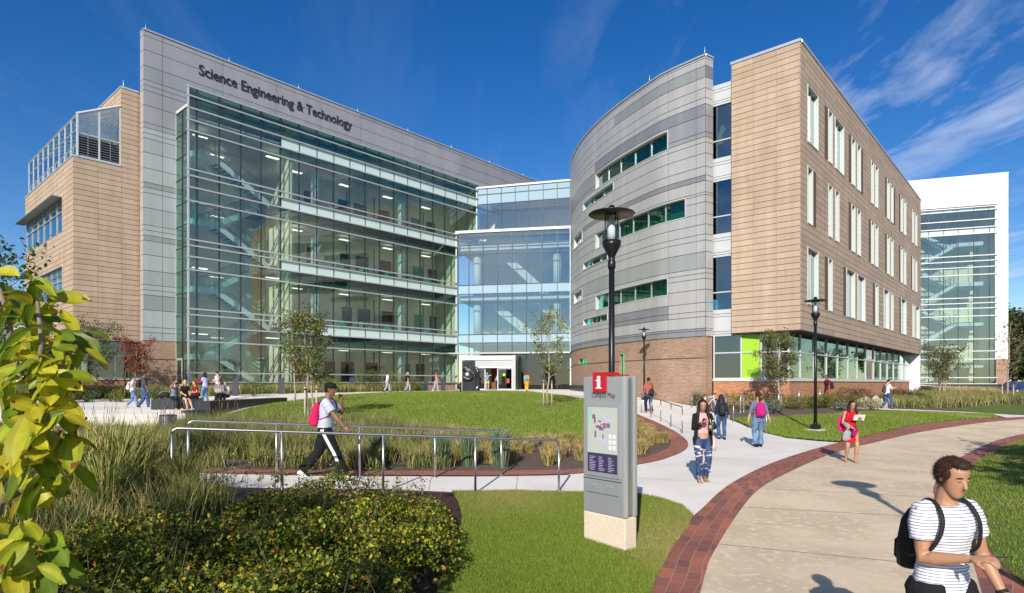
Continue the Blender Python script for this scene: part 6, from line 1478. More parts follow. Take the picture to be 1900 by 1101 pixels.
def strands(me,c,t,h,hc,hf,hu,n=3600):
    nv=len(me.vertices); co=np.empty(nv*3); me.vertices.foreach_get('co',co); co=co.reshape(-1,3); no=np.empty(nv*3); me.vertices.foreach_get('normal',no); no=no.reshape(-1,3)
    rel=co-np.array(hc[:]); ff=rel@np.array(hf[:]); uu=rel@np.array(hu[:]); okv=np.where(((ff<.020*h)|(uu>.050*h))&((rel*no).sum(1)>0)&(uu>-.045*h))[0]; k=okv[rng.integers(0,len(okv),n)]; P_=co[k]; N_=no[k]; d=N_*.45+rng.normal(0,.35,(n,3))+np.array([0,0,-.55]); d/=np.linalg.norm(d,axis=1)[:,None]; L_=rng.uniform(.010,.026,n)[:,None]; s=np.cross(d,N_+.01); s/=np.linalg.norm(s,axis=1)[:,None]+1e-9
    V=np.stack([P_-s*.0012,P_+s*.0012,P_+d*L_+N_*.002],1); cc=np.array(c)*rng.uniform(.5,2.2,n)[:,None]; obj('hair_strands',npmesh('hair_strands',V.reshape(-1,3),np.arange(n*3).reshape(n,3),np.repeat(cc,3,0)),'grass_blade',t,local=True)
def folds(me,amp,seed=0):
    nv=len(me.vertices); co=np.empty(nv*3); me.vertices.foreach_get('co',co); co=co.reshape(-1,3); no=np.empty(nv*3); me.vertices.foreach_get('normal',no); no=no.reshape(-1,3); r=np.random.default_rng(seed); f=0
    for q in range(7):
        a=r.normal(0,1,3)*np.array([1,1,1.5]); a=a/np.linalg.norm(a)*r.uniform(22,60); f=f+np.abs(np.sin(co@a+r.uniform(0,6)+1.5*np.sin(co@(r.normal(0,1,3)*9))))-.6
    me.vertices.foreach_set('co',(co+no*(f/3.2*amp)[:,None]).ravel()); me.update(); return me
def person(label,pos,face,H,z=None,pel=.525,lean=3,feet=None,footp=(0,0),hands=None,elbow=None,hd=(0,0),skin='light',hair=('short',(.02,.015,.01)),top=None,bottom=None,shoes=None,bw=1.0,vox=.012,fem=False,detail=False,curl=(25,25),palm=None,sit=False,toe=None,side_lean=0,fr=1.0):
    x,y=pos; z0=g(x,y) if z is None else z; rz=-R(face)
    t=thing('person',label,'person',(x,y,z0),rz); h=H
    X=Vector((1,0,0)); Y=Vector((0,1,0)); Z=Vector((0,0,1)); lr=R(lean); up=(Z*math.cos(lr)+Y*math.sin(lr)+X*math.sin(R(side_lean))).normalized(); fw=(Y*math.cos(lr)-Z*math.sin(lr)).normalized()
    P=Vector((0,0,pel*h)); sp=lambda s,fy=0,fx=0: P+up*s*h+fw*fy*h+X*fx*h
    hw=.062 if not fem else .064; sw=(.094 if not fem else .082)*bw; wa=.070 if not fem else .058
    if feet is None: feet=((-.055,0,.042),(.055,0,.042))
    if hands is None: hands=((-.14,.03,pel-.045),(.14,.03,pel-.045))
    legs=[];arms=[]
    for i,s in enumerate((-1,1)):
        hip=P+X*s*hw*.85*h-Z*.015*h; ank=Vector(feet[i])*h; pole=Y+X*s*.12 if toe is None else Vector(toe[i]); k,ank=ik(hip,ank,.245*h,.245*h,pole); legs.append((hip,k,ank))
        sh=sp(.268,0,s*sw); wr=Vector(hands[i])*h; po=(elbow[i] if elbow else (s*.35,-1,-.3)); e,wr=ik(sh,wr,.165*h,.145*h,po); arms.append((sh,e,wr))
    def torso(mb,f=1.0,s0=-.055,s1=.30,add=.0,flare=0):
        prof=[(-.075,.05,.045),(-.05,.080 if not fem else .086,.058),(-.01,.088 if not fem else .095,.064),(.05,.080 if not fem else .080,.058),(.10,wa+.006,.052),(.15,wa+.012,.056),(.20,.088 if not fem else .078,.063 if not fem else .066),(.245,.093 if not fem else .080,.058),(.272,.082 if not fem else .070,.046),(.29,.056,.038),(.31,.034,.032)]
        rings=[]
        for (s,a,b) in prof:
            if s<s0-.001 or s>s1+.001: continue
            fl=flare*max(0,(.08-s))
            rings.append((sp(s,.004 if .15<s<.26 else 0),(a*bw*f+add+fl)*h,(b*(1+(bw-1)*.8)*f+add+fl)*h,X,fw))
        loft(mb,rings,20)
    # body
    b=MB(); torso(b); 
    hc=sp(.395,.012); hy=R(hd[0]); hp=R(hd[1]); hf=(fw*math.cos(hy)+X*math.sin(hy)).normalized(); hr=hf.cross(Z).normalized(); hu=hr.cross(hf).normalized(); hf2=(hf*math.cos(hp)-hu*math.sin(hp)).normalized(); hu2=hr.cross(hf2).normalized()
    hc=sp(.335)+hu2*.062*h+hf2*.012*h
    b.tube([sp(.27),sp(.31),hc-hu2*.02*h-hf2*.01*h],[.036*h*(1 if fem else 1.12),.030*h*(1 if fem else 1.15),.030*h],12)
    for (zz,rx,ry,yo) in (): pass
    hp_=[(-.066,.010,.012,.030),(-.060,.020,.022,.026),(-.048,.028,.034,.016),(-.030,.0345,.042,.009),(-.010,.039,.0475,.004),(.012,.0415,.051,.0),(.032,.041,.051,-.003),(.048,.034,.043,-.005),(.060,.021,.028,-.005),(.065,.008,.010,-.005)]
    loft(b,[(hc+hu2*q[0]*h+hf2*q[3]*h,q[1]*h,q[2]*h,hr,hf2) for q in hp_],18)
    b.tube([hc+hf2*.044*h+hu2*.012*h,hc+hf2*.055*h-hu2*.006*h,hc+hf2*.061*h-hu2*.016*h,hc+hf2*.05*h-hu2*.022*h],[.004*h,.006*h,.008*h,.006*h],8)
    for s in (-1,1): ball(b,hc+hr*s*.041*h-hf2*.004*h-hu2*.004*h,(.005*h,.010*h,.016*h),(hr,hf2,hu2))
    for i,(sh,e,wr) in enumerate(arms):
        m=bw**.8*(1 if not fem else .86); s=(-1,1)[i]
        b.tube([sh-Vector((s*.02*h,0,0)),sh,sh.lerp(e,.35),sh.lerp(e,.8),e,e.lerp(wr,.25),e.lerp(wr,.7),wr],[.030*h*m,.033*h*m,.030*h*m,.025*h*m,.0235*h*m,.0245*h*m,.018*h*m,.0145*h*m],12)
        d=(wr-e).normalized(); 
        pn=Vector(palm[i]) if palm and palm[i] else Vector((-s,0,0)); pn=(pn-d*pn.dot(d))
        if pn.length<.1: pn=Vector((0,-1,0))-d*(-d.y)
        pn.normalize(); sd_=d.cross(pn).normalized(); 
        thumb_s=sd_ if sd_.dot(Y*.6+Z*.4)>0 else -sd_
        loft(b,[(wr-d*.005*h,.014*h,.010*h,thumb_s,pn),(wr+d*.012*h,.018*h,.010*h,thumb_s,pn),(wr+d*.035*h,.0235*h,.0095*h,thumb_s,pn),(wr+d*.05*h,.023*h,.0085*h,thumb_s,pn),(wr+d*.054*h,.018*h,.006*h,thumb_s,pn)],12)
        cu=R(curl[i]); fr_=.0050*h*fr
        for k,(o_,ln) in enumerate(((.0175,.040),(.006,.045),(-.006,.042),(-.0175,.034))):
            p=wr+d*.048*h+thumb_s*o_*h; pts=[p]; a=cu*.4
            for seg in (.45,.32,.23):
                dd=d*math.cos(a)+pn*math.sin(a); p=p+dd*ln*seg*h*1.05; pts.append(p); a+=cu*.95
            b.tube(pts,[fr_*1.1,fr_*1.05,fr_*.95,fr_*.8],8)
        p=wr+d*.014*h+thumb_s*.014*h; td=(thumb_s*.75+d*.75+pn*.25).normalized(); b.tube([p,p+td*.024*h,p+td*.024*h+(td*.5+d*.7+pn*.35*(1+curl[i]/40)).normalized()*.022*h],[fr_*1.45,fr_*1.2,fr_*.9],8)
    for i,(hip,k,an) in enumerate(legs):
        m=bw**.6; b.tube([hip+Z*.02*h,hip,hip.lerp(k,.4),hip.lerp(k,.85),k,k.lerp(an,.28),k.lerp(an,.7),an,an-Z*.015*h],[.040*h*m,.050*h*m,.046*h*m,.034*h*m,.031*h*m,.033*h*m,.022*h*m,.0185*h*m,.018*h],12)
    ftd=[]
    for i,(hip,k,an) in enumerate(legs):
        s=(-1,1)[i]; pt=R(footp[i]); fd=(Y*math.cos(pt)-Z*math.sin(pt)+X*s*.12).normalized(); fu=X.cross(fd).normalized(); ftd.append((an,fd,fu))
        sole=an-fu*.030*h
        loft(b,[(sole-fd*.030*h+fu*.006*h,.012*h,.012*h,X,fu),(sole-fd*.018*h+fu*.010*h,.020*h,.022*h,X,fu),(sole+fd*.01*h+fu*.010*h,.020*h,.024*h,X,fu),(sole+fd*.05*h,.024*h,.015*h,X,fu),(sole+fd*.085*h-fu*.003*h,.027*h,.009*h,X,fu),(sole+fd*.108*h-fu*.004*h,.020*h,.007*h,X,fu)],12)
    body=obj('body',blob(b,'body',vox,2 if vox>.008 else 1),skinm(skin),t,local=True)
    if detail:
        for s in (-1,1):
            m1=MB(); ball(m1,hc+hf2*.0475*h+hr*s*.0165*h+hu2*.004*h,(.0055*h,.0035*h,.0020*h),(hr,hf2,hu2),6); ey=obj('eye',m1,cm('eye_white',(.34,.31,.29),.4),t,local=True)
            m1=MB(); ball(m1,hc+hf2*.0508*h+hr*s*.0165*h+hu2*.004*h,(.0024*h,.0014*h,.0020*h),(hr,hf2,hu2),6); obj('iris',m1,cm('iris_dark',(.02,.012,.008),.2),ey,local=True)
            m1=MB(); m1.tube([hc+hf2*.0485*h+hr*s*.008*h+hu2*.0135*h,hc+hf2*.0485*h+hr*s*.018*h+hu2*.0155*h,hc+hf2*.043*h+hr*s*.027*h+hu2*.0125*h],[.0018*h,.0024*h,.0012*h],6); obj('eyebrow',m1,cm('brow_dark',(.03,.018,.012)),t,local=True)
        m1=MB(); m1.tube([hc+hf2*.043*h-hr*.013*h-hu2*.035*h,hc+hf2*.0488*h-hr*.005*h-hu2*.0338*h,hc+hf2*.0493*h-hu2*.0345*h,hc+hf2*.0488*h+hr*.005*h-hu2*.0338*h,hc+hf2*.043*h+hr*.013*h-hu2*.035*h],[.001*h,.0030*h,.0034*h,.0030*h,.001*h],6); obj('mouth',m1,cm('lip',(.34,.12,.10),.5),t,local=True)
    # hair
    hs,hcol=hair[0],hair[1]; m1=MB()
    ball(m1,hc-hf2*.009*h+hu2*.020*h,(.0455*h,.0535*h,.050*h),(hr,hf2,hu2),12)
    if hs!='short': ball(m1,hc-hf2*.012*h+hu2*.012*h,(.050*h,.056*h,.056*h),(hr,hf2,hu2),12)
    if hs=='short' : ball(m1,hc-hf2*.022*h+hu2*.0*h,(.042*h,.040*h,.045*h),(hr,hf2,hu2),10)
    if hs=='quiff': ball(m1,hc+hf2*.016*h+hu2*.054*h,(.032*h,.034*h,.017*h),(hr,hf2,hu2),8); ball(m1,hc-hf2*.022*h+hu2*.0*h,(.040*h,.038*h,.045*h),(hr,hf2,hu2),10)
    if hs in ('long','longside'):
        L_=hair[2] if len(hair)>2 else .16
        loft(m1,[(hc+hu2*.03*h-hf2*.025*h,.04*h,.03*h,hr,hf2),(hc-hu2*.02*h-hf2*.035*h,.048*h,.028*h,hr,hf2),(hc-hu2*.07*h-hf2*.042*h,.052*h,.022*h,hr,hf2),(hc-Z*(L_*.7+.04)*h-hf2*.055*h,.054*h,.020*h,hr,hf2),(hc-Z*(L_+.05)*h-hf2*.058*h,.035*h,.012*h,hr,hf2)],16)
        for s in (-1,1):
            ln=L_*(1.15 if (hs=='longside' and s==hair[3]) else .55)
            m1.tube([hc+hr*s*.034*h+hu2*.035*h+hf2*.01*h,hc+hr*s*.045*h+hf2*.010*h,hc+hr*s*.052*h-Z*.05*h+hf2*.008*h,hc+hr*s*.060*h-Z*.09*h+hf2*.03*h,hc+hr*s*.066*h-Z*(ln+.03)*h+hf2*.040*h],[.012*h,.017*h,.019*h,.022*h,.010*h],10)
    if hs=='pony':
        m1.tube([hc-hf2*.055*h+hu2*.02*h,hc-hf2*.085*h,hc-hf2*.082*h-Z*.07*h,hc-hf2*.07*h-Z*.14*h],[.018*h,.022*h,.020*h,.008*h],10)
    if hs=='bob':
        loft(m1,[(hc+hu2*.03*h-hf2*.02*h,.045*h,.035*h,hr,hf2),(hc-hu2*.03*h-hf2*.025*h,.055*h,.036*h,hr,hf2),(hc-hu2*.08*h-hf2*.03*h,.058*h,.032*h,hr,hf2),(hc-hu2*.11*h-hf2*.03*h,.04*h,.02*h,hr,hf2)],14)
    hm='hair_%d'%(int(sum(hcol)*1000)); ho=obj('hair',blob(m1,'hair',max(vox*.9,.007),1),M.get(hm) or hairmat(hm,hcol),t,local=True)
    if detail: strands(ho.data,hcol,t,h,hc,hf2,hu2)
    if hs=='cap' : pass
    def leg_tubes(mb,f,end,flarek=0):
        for (hip,k,an) in legs:
            pts=[hip+Z*.03*h,hip,hip.lerp(k,.4),k]; rr=[.048,.055,.049,.036]
            if end>.5:
                e2=k.lerp(an,(end-.5)*2); pts+=[k.lerp(e2,.5),e2]; rr+=[.037,.028+flarek]
            else: pts[-1]=hip.lerp(k,end*2); rr[-1]=.046
            mb.tube(pts,[r*h*f*bw**.6+.004 for r in rr],14)
    if bottom:
        kind,mt=bottom[0],bottom[1]; m1=MB()
        if kind in('pants','shorts'):
            f=bottom[2] if len(bottom)>2 else 1.1; torso(m1,1.015,-.075,.045,.002); leg_tubes(m1,f,bottom[3] if len(bottom)>3 else (.97 if kind=='pants' else .28),bottom[4] if len(bottom)>4 else 0)
        else:  # skirt of a dress
            zc_=bottom[2]; 
            loft(m1,[(sp(.13),.070*h,.060*h,X,fw),(sp(.06),.090*h,.072*h,X,fw),(sp(-.02),.108*h,.082*h,X,Y),(P+Z*(zc_-.53)*.6*h,.125*h,.095*h,X,Y),(Vector((0,0,zc_*h)),.140*h,.110*h,X,Y),(Vector((0,0,(zc_+.006)*h)),.10*h,.07*h,X,Y)],20)
        obj({'pants':'trousers','shorts':'shorts','dress':'dress_skirt'}[kind],folds(blob(m1,'trousers',vox,2),.006 if kind!='dress' else .008,3),mt,t,local=True)
    if top:
        mt,sl=top[0],top[1]; f=top[2] if len(top)>2 else 1.06; s0=top[3] if len(top)>3 else -.05; m1=MB(); torso(m1,f,s0,.296,.004,(top[4] if len(top)>4 else 0))
        for i,(sh,e,wr) in enumerate(arms):
            s=(-1,1)[i]; m=bw**.8*(1 if not fem else .9)*f
            if sl>0:
                if sl<.5: en=sh.lerp(e,sl*2); m1.tube([sh-Vector((s*.03*h,0,-.004*h)),sh-Vector((s*.008*h,0,0)),sh.lerp(en,.35),en.lerp(sh,.25),en],[.032*h*m,.037*h*m,.039*h*m,.038*h*m,.037*h*m],14)
                else: en=e.lerp(wr,(sl-.5)*2); m1.tube([sh-Vector((s*.03*h,0,-.004*h)),sh,sh.lerp(e,.5),e,e.lerp(en,.5),en],[.028*h*m,.036*h*m,.034*h*m,.030*h*m,.028*h*m,.023*h*m],14)
        obj('shirt',folds(blob(m1,'shirt',vox,2),.0065 if sl>0 else .002,5),mt,t,local=True)
    if shoes:
        for (an,fd,fu) in ftd:
            m1=MB(); sole=an-fu*.030*h; loft(m1,[(sole-fd*.036*h+fu*.004*h,.014*h,.014*h,X,fu),(sole-fd*.022*h+fu*.012*h,.025*h,.028*h,X,fu),(sole+fd*.012*h+fu*.012*h,.025*h,.028*h,X,fu),(sole+fd*.05*h+fu*.0*h,.029*h,.019*h,X,fu),(sole+fd*.092*h-fu*.002*h,.031*h,.013*h,X,fu),(sole+fd*.120*h-fu*.003*h,.022*h,.010*h,X,fu)],14); obj('shoe',m1,shoes,t,local=True)
    return dict(t=t,x=x,y=y,z=z0,rz=rz,h=h,sp=sp,X=X,fw=fw,up=up,arms=arms,legs=legs,hc=hc,hf=hf2,hr=hr,hu=hu2,vox=vox)
def worn(name,pr,label,cat): return thing(name,label,cat,(pr['x'],pr['y'],pr['z']),pr['rz'])
def backpack(pr,label,mt,sz=1.0,one=0,off=0,sw_=None,low=0):
    h=pr['h']; sp=pr['sp']; X,fw,up=pr['X'],pr['fw'],pr['up']; t=worn('backpack',pr,label,'backpack'); D=-.062
    q=lambda s,fy,fx=0: sp(s-low,fy,fx+off)
    m=MB(); loft(m,[(q(.02,D-.05*sz),.062*h*sz,.038*h*sz,X,fw),(q(.03,D-.05*sz),.075*h*sz,.050*h*sz,X,fw),(q(.12,D-.05*sz),.078*h*sz,.052*h*sz,X,fw),(q(.20,D-.045*sz),.072*h*sz,.044*h*sz,X,fw),(q(.245,D-.035*sz),.055*h*sz,.030*h*sz,X,fw),(q(.255,D-.03*sz),.03*h*sz,.015*h*sz,X,fw)],18); obj('pack',blob(m,'pack',pr['vox'],2),mt,t,local=True)
    m=MB(); loft(m,[(q(.035,D-.085*sz),.05*h*sz,.018*h*sz,X,fw),(q(.05,D-.092*sz),.06*h*sz,.022*h*sz,X,fw),(q(.11,D-.092*sz),.06*h*sz,.022*h*sz,X,fw),(q(.135,D-.08*sz),.045*h*sz,.015*h*sz,X,fw)],14); obj('pocket',m,mt,t,local=True)
    for s in ((-1,1) if not one else (one,)):
        m=MB(); a=.058; bwk=pr.get('bw',1)
        loft_pts=[q(.245,D-.02,s*a*.8-off),sp(.302,-.02,s*a),sp(.296,.03,s*a*1.08),sp(.25,.066,s*a*1.2),sp(.19,.066,s*a*1.38),sp(.13,.035,s*a*1.62),sp(.09,-.045,s*a*1.5)]
        m.tube([tuple(v) for v in crom([tuple(v) for v in loft_pts],4)],.0085*h,8,flat=.6); obj('strap',m,sw_ or mt,t,local=True)
    m=MB(); m.tube([q(.25,D-.03,-.015),q(.275,D-.035,0),q(.25,D-.03,.015)],.004*h,6); obj('handle',m,mt,t,local=True)
    return t
def held_box(name,pr,label,cat,c,ax,ay,az,sx,sy,sz,m,screen=None):
    t=worn(name,pr,label,cat); mb=MB(); mb.obox(c,ax,ay,az,sx,sy,sz); obj('case' if screen else 'sheet',mb,m,t,local=True)
    if screen: mb=MB(); mb.obox(Vector(c)+Vector(az)*sz*1.05,ax,ay,az,sx*.9,sy*.92,sz*.15); obj('screen',mb,screen,t,local=True)
    return t
def bottle(pr,label,c,d,L_,r,m,capm):
    t=worn('water_bottle',pr,label,'bottle'); d=Vector(d).normalized(); c=Vector(c); mb=MB(); mb.tube([c-d*L_*.5,c-d*L_*.48,c+d*L_*.3,c+d*L_*.36],[r*.9,r,r,r*.6],14); obj('bottle_body',mb,m,t,local=True); mb=MB(); mb.tube([c+d*L_*.36,c+d*L_*.5],[r*.62,r*.6],12); obj('cap',mb,capm,t,local=True)
def ppl(px,fy,hy):
    p=gp(px,fy); return p,(fy-hy)/F*p[1]*1.0
blk=cm('cloth_black',(.014,.014,.016)); nav=cm('cloth_navy',(.015,.022,.06)); gry=cm('cloth_grey',(.33,.34,.38)); wht=cm('cloth_white',(.72,.72,.74)); dgr=cm('cloth_darkgrey',(.06,.065,.075)); blk2=cm('bag_black',(.02,.02,.022),.6)
# 1 man in front, striped T-shirt
mp=(2.745,3.95)
pr=person('man in a navy striped white T-shirt and black shorts at lower right',mp,172,1.79,z=-.03,pel=.53,lean=4,feet=((-.06,.12,.05),(.06,-.12,.075)),footp=(0,25),hands=((-.150,.10,.515),(.045,.165,.665)),elbow=((-.35,-1,-.1),(.45,-1,-.3)),hd=(2,13),skin='tan',hair=('quiff',(.035,.018,.01)),top=('striped_cloth',.30,1.10,-.045),bottom=('shorts',blk,1.22,.46),shoes=wht,bw=.99,vox=.0065,detail=True,curl=(30,42),palm=((1,-.3,0),(0,-.5,-.9)),side_lean=0,fr=1.1)
pr['vox']=.009
backpack(pr,'black backpack worn by the man in the striped T-shirt',blk2,1.0)
e,wr=pr['arms'][0][1],pr['arms'][0][2]; t=worn('wristwatch',pr,'dark watch on the wrist of the man in the striped T-shirt','watch'); mb=MB(); d=(wr-e).normalized(); mb.tube([wr-d*.03,wr-d*.008],.029*1.15,14); obj('band',mb,blk2,t,local=True); mb=MB(); mb.obox(wr-d*.02-Vector((.028,.006,0)),(0,1,0),d,(1,0,0),.016,.018,.006); obj('face',mb,'alu',t,local=True)
wr=pr['arms'][1][2]; held_box('phone',pr,'thin phone in the hand of the man in the striped T-shirt','phone',wr+Vector((-.12,.04,.02)),(1,-.2,0),(.2,1,.2),(0,-.2,1),.055,.034,.004,'black_plastic','legend')
# 2 woman with phone
p,h=ppl(1303,894,738)
pr=person('woman in ripped jeans, pink top and black cardigan looking at her phone',p,183,h,lean=1,feet=((-.045,-.035,.045),(.045,.03,.045)),footp=(4,0),hands=((-.085,.13,.655),(.035,.135,.70)),elbow=((-.6,-.7,-.8),(.6,-.7,-.8)),hd=(6,24),skin='tan',hair=('longside',(.018,.010,.008),.20,1),top=(cm('cloth_pink',(.72,.34,.36)),0,1.03,-.005),bottom=('pants','denim_ripped',1.04,.93),fem=True,vox=.008,detail=True,curl=(55,45),palm=((1,0,.2),(-.3,-.3,1)))
t=pr['t']; m1=MB(); X,fw,h=pr['X'],pr['fw'],pr['h']; sp=pr['sp']
for i,(sh,e,wr) in enumerate(pr['arms']):
    s=(-1,1)[i]; m1.tube([sh-Vector((s*.02*h,0,0)),sh,sh.lerp(e,.5),e,e.lerp(wr,.5),e.lerp(wr,.92)],[.033*h,.036*h,.033*h,.030*h,.027*h,.022*h],12)
    m1.tube([sp(.285,.01,s*.05),sp(.25,.045,s*.068),sp(.15,.04,s*.080),sp(.05,.045,s*.085),sp(-.07,.04,s*.092),sp(-.10,.03,s*.09)],[.016*h,.020*h,.022*h,.024*h,.024*h,.02*h],10)
loft(m1,[(sp(.29,-.02),.05*h,.03*h,X,fw),(sp(.26,-.03),.085*h,.035*h,X,fw),(sp(.1,-.03),.075*h,.04*h,X,fw),(sp(-.05,-.035),.098*h,.05*h,X,fw),(sp(-.10,-.035),.098*h,.05*h,X,fw)],16)
obj('cardigan',blob(m1,'cardigan',.009,2),blk,t,local=True)
for (hip,k,an) in pr['legs']: m1=MB(); f0=an+Vector((0,0,-.036*h)); m1.tube([f0+Vector((0,-.03*h,-.005)),f0+Vector((0,.10*h,-.012))],[.022*h,.028*h],10,flat=.22); m1.tube([an+Vector((-.022*h,.0,-.01)),an+Vector((0,.04*h,-.0)),an+Vector((.022*h,0,-.01))],.004*h,6); obj('sandal',m1,cm('leather_brown',(.16,.06,.03)),t,local=True)
wr=pr['arms'][1][2]; held_box('phone',pr,'black phone held up by the woman in ripped jeans','phone',wr+Vector((-.025,.06,.05)),(1,0,0),(0,.5,.86),(0,.86,-.5),.036,.066,.005,'black_plastic')
wr=pr['arms'][0][2]; bottle(pr,'dark green water bottle carried by the woman in ripped jeans',wr+Vector((.02,.06,.04)),(-.15,.1,1),.22,.033,cm('bottle_green',(.01,.09,.07),.3),'alu')
t=worn('tote_bag',pr,'cream bag hanging behind the arm of the woman in ripped jeans','bag'); m1=MB(); loft(m1,[(sp(.02,-.06,-.125),.03*h,.05*h,X,fw),(sp(-.08,-.05,-.135),.035*h,.07*h,X,fw),(sp(-.16,-.05,-.135),.032*h,.065*h,X,fw)],12); obj('bag',m1,cm('cloth_cream',(.6,.52,.42)),t,local=True); m1=MB(); m1.tube([sp(.02,-.03,-.12),sp(.28,-.01,-.088),sp(.302,0.03,-.07),sp(.2,.062,-.078),sp(.05,.03,-.12)],.011*h,6,flat=.4); obj('strap',m1,cm('cloth_cream',(.6,.52,.42)),t,local=True)
# 3 woman with black backpack walking away
p,h=ppl(1339,816,731)
pr=person('woman in a navy shirt and blue jeans with long dark hair walking away',p,8,h,feet=((-.04,.05,.045),(.05,-.06,.05)),footp=(0,15),hands=((-.13,.06,.50),(.15,-.02,.49)),skin='light',hair=('long',(.015,.011,.012),.13),top=(nav,.85,1.06),bottom=('pants','denim_blue',1.03,.95),shoes=blk,fem=True,vox=.010)
backpack(pr,'black backpack on the woman in navy walking away',blk2,.95)
# 4 woman with magenta backpack
p,h=ppl(1408,830,725)
pr=person('woman in light flared jeans and grey blue shirt walking away between railing and lawn',p,4,h,bw=1.03,feet=((-.05,-.04,.05),(.05,.05,.045)),footp=(10,0),hands=((-.17,.03,.49),(.19,.02,.48)),elbow=((-1,-.3,0),(1,-.3,0)),skin='light',hair=('pony',(.045,.018,.01)),top=(cm('cloth_slate',(.13,.15,.27)),.68,1.08),bottom=('pants','denim_light',1.06,.99,.016),shoes=blk,fem=True,vox=.009)
backpack(pr,'magenta backpack with orange trim on the woman in flared jeans',cm('bag_magenta',(.42,.015,.16)),1.05,sw_=cm('strap_orange',(.7,.2,.03)))
# 5 woman in red dress
p,h=ppl(1578,859,741)
red=cm('cloth_red',(.50,.008,.01))
pr=person('woman in a short red dress reading a white paper on the tan walkway',p,184,h,bw=1.08,feet=((-.045,.06,.042),(.06,-.03,.042)),hands=((-.085,.15,.69),(.045,.12,.575)),elbow=((-.7,-.6,-.6),(.7,-.6,-.6)),hd=(-4,20),skin='tan',hair=('longside',(.03,.014,.01),.09,-1),top=(red,0,1.07,-.02),bottom=('dress',red,.335),fem=True,vox=.009,detail=True,curl=(50,50),palm=((.4,-.2,1),(0,0,-1)))
h=pr['h']; sp=pr['sp']; X,fw=pr['X'],pr['fw']
m1=MB(); loft(m1,[(sp(.125,.002),.072*h,.066*h,X,fw),(sp(.15,.002),.074*h,.068*h,X,fw)],18); obj('belt',m1,blk,pr['t'],local=True)
wr=pr['arms'][0][2]; held_box('paper_sheet',pr,'white sheet of paper held by the woman in the red dress','paper',wr+Vector((.06,.05,.05)),(1,-.1,.0),(0,.55,.83),(0,.83,-.55),.125,.085,.001,wht)
wr=pr['arms'][1][2]; bottle(pr,'purple water bottle held low by the woman in the red dress',wr+Vector((-.05,.05,-.10)),(-.25,.05,1),.24,.038,cm('bottle_purple',(.16,.02,.28),.3),'black_plastic')
t=worn('jacket',pr,'grey jacket draped over the forearm of the woman in the red dress','jacket'); e=pr['arms'][1][1]; m1=MB(); a0=e.lerp(wr,.1); a1=e.lerp(wr,.85)
loft(m1,[(a0.lerp(a1,.5)+Vector((0,0,.045)),.05*h,.022*h,(a1-a0).normalized(),Vector((0,0,1)).cross((a1-a0).normalized())),(a0.lerp(a1,.5)+Vector((-.01,0,-.05)),.062*h,.032*h,(a1-a0).normalized(),Vector((0,0,1)).cross((a1-a0).normalized())),(a0.lerp(a1,.5)+Vector((-.01,.01,-.2)),.066*h,.034*h,X,fw),(a0.lerp(a1,.5)+Vector((0,.01,-.36)),.07*h,.03*h,X,fw),(a0.lerp(a1,.5)+Vector((.03,.01,-.40)),.04*h,.02*h,X,fw)],14); obj('cloth',blob(m1,'cloth',.012,2),cm('cloth_midgrey',(.27,.28,.29)),t,local=True)
pr['vox']=.012; backpack(pr,'hot pink backpack on one shoulder of the woman in the red dress',cm('bag_pink',(.70,.02,.16)),.85,one=1,off=.085,low=.05)
for (hip,k,an) in pr['legs']: m1=MB(); f0=an+Vector((0,0,-.036*h)); m1.tube([f0+Vector((0,-.03*h,-.005)),f0+Vector((0,.10*h,-.012))],[.022*h,.028*h],10,flat=.22); obj('sandal',m1,cm('leather_tan',(.36,.2,.12)),pr['t'],local=True)
# 6 man striding along the ramp
p=at(604,11.45); h=1.86
pr=person('man in grey T-shirt and black white striped track trousers striding along the ramp',p,88,h,z=g(*p)+.0,pel=.507,lean=5,feet=((-.05,-.245,.075),(.05,.20,.045)),footp=(28,-6),hands=((-.10,.13,.79),(.13,.235,.505)),elbow=((-.3,-.6,-1),(.25,-1,-.1)),hd=(6,4),skin='brown',hair=('short',(.012,.01,.01)),top=(cm('cloth_palegrey',(.46,.49,.58)),.36,1.14,-.06),bottom=('pants',blk,1.28,.98,.012),shoes=cm('shoe_pale',(.62,.66,.62)),bw=1.05,vox=.009,detail=True,curl=(65,35),palm=((1,-.2,0),(-1,0,0)))
m1=MB(); hc,hf,hr,hu,h=pr['hc'],pr['hf'],pr['hr'],pr['hu'],pr['h']; ball(m1,hc-hf*.004*h+hu*.030*h,(.052*h,.060*h,.042*h),(hr,hf,hu)); m1.tube([hc+hf*.05*h+hu*.028*h,hc+hf*.072*h+hu*.024*h],[.03*h,.024*h],10,flat=.2); obj('cap',blob(m1,'cap',.009,2),blk,pr['t'],local=True)
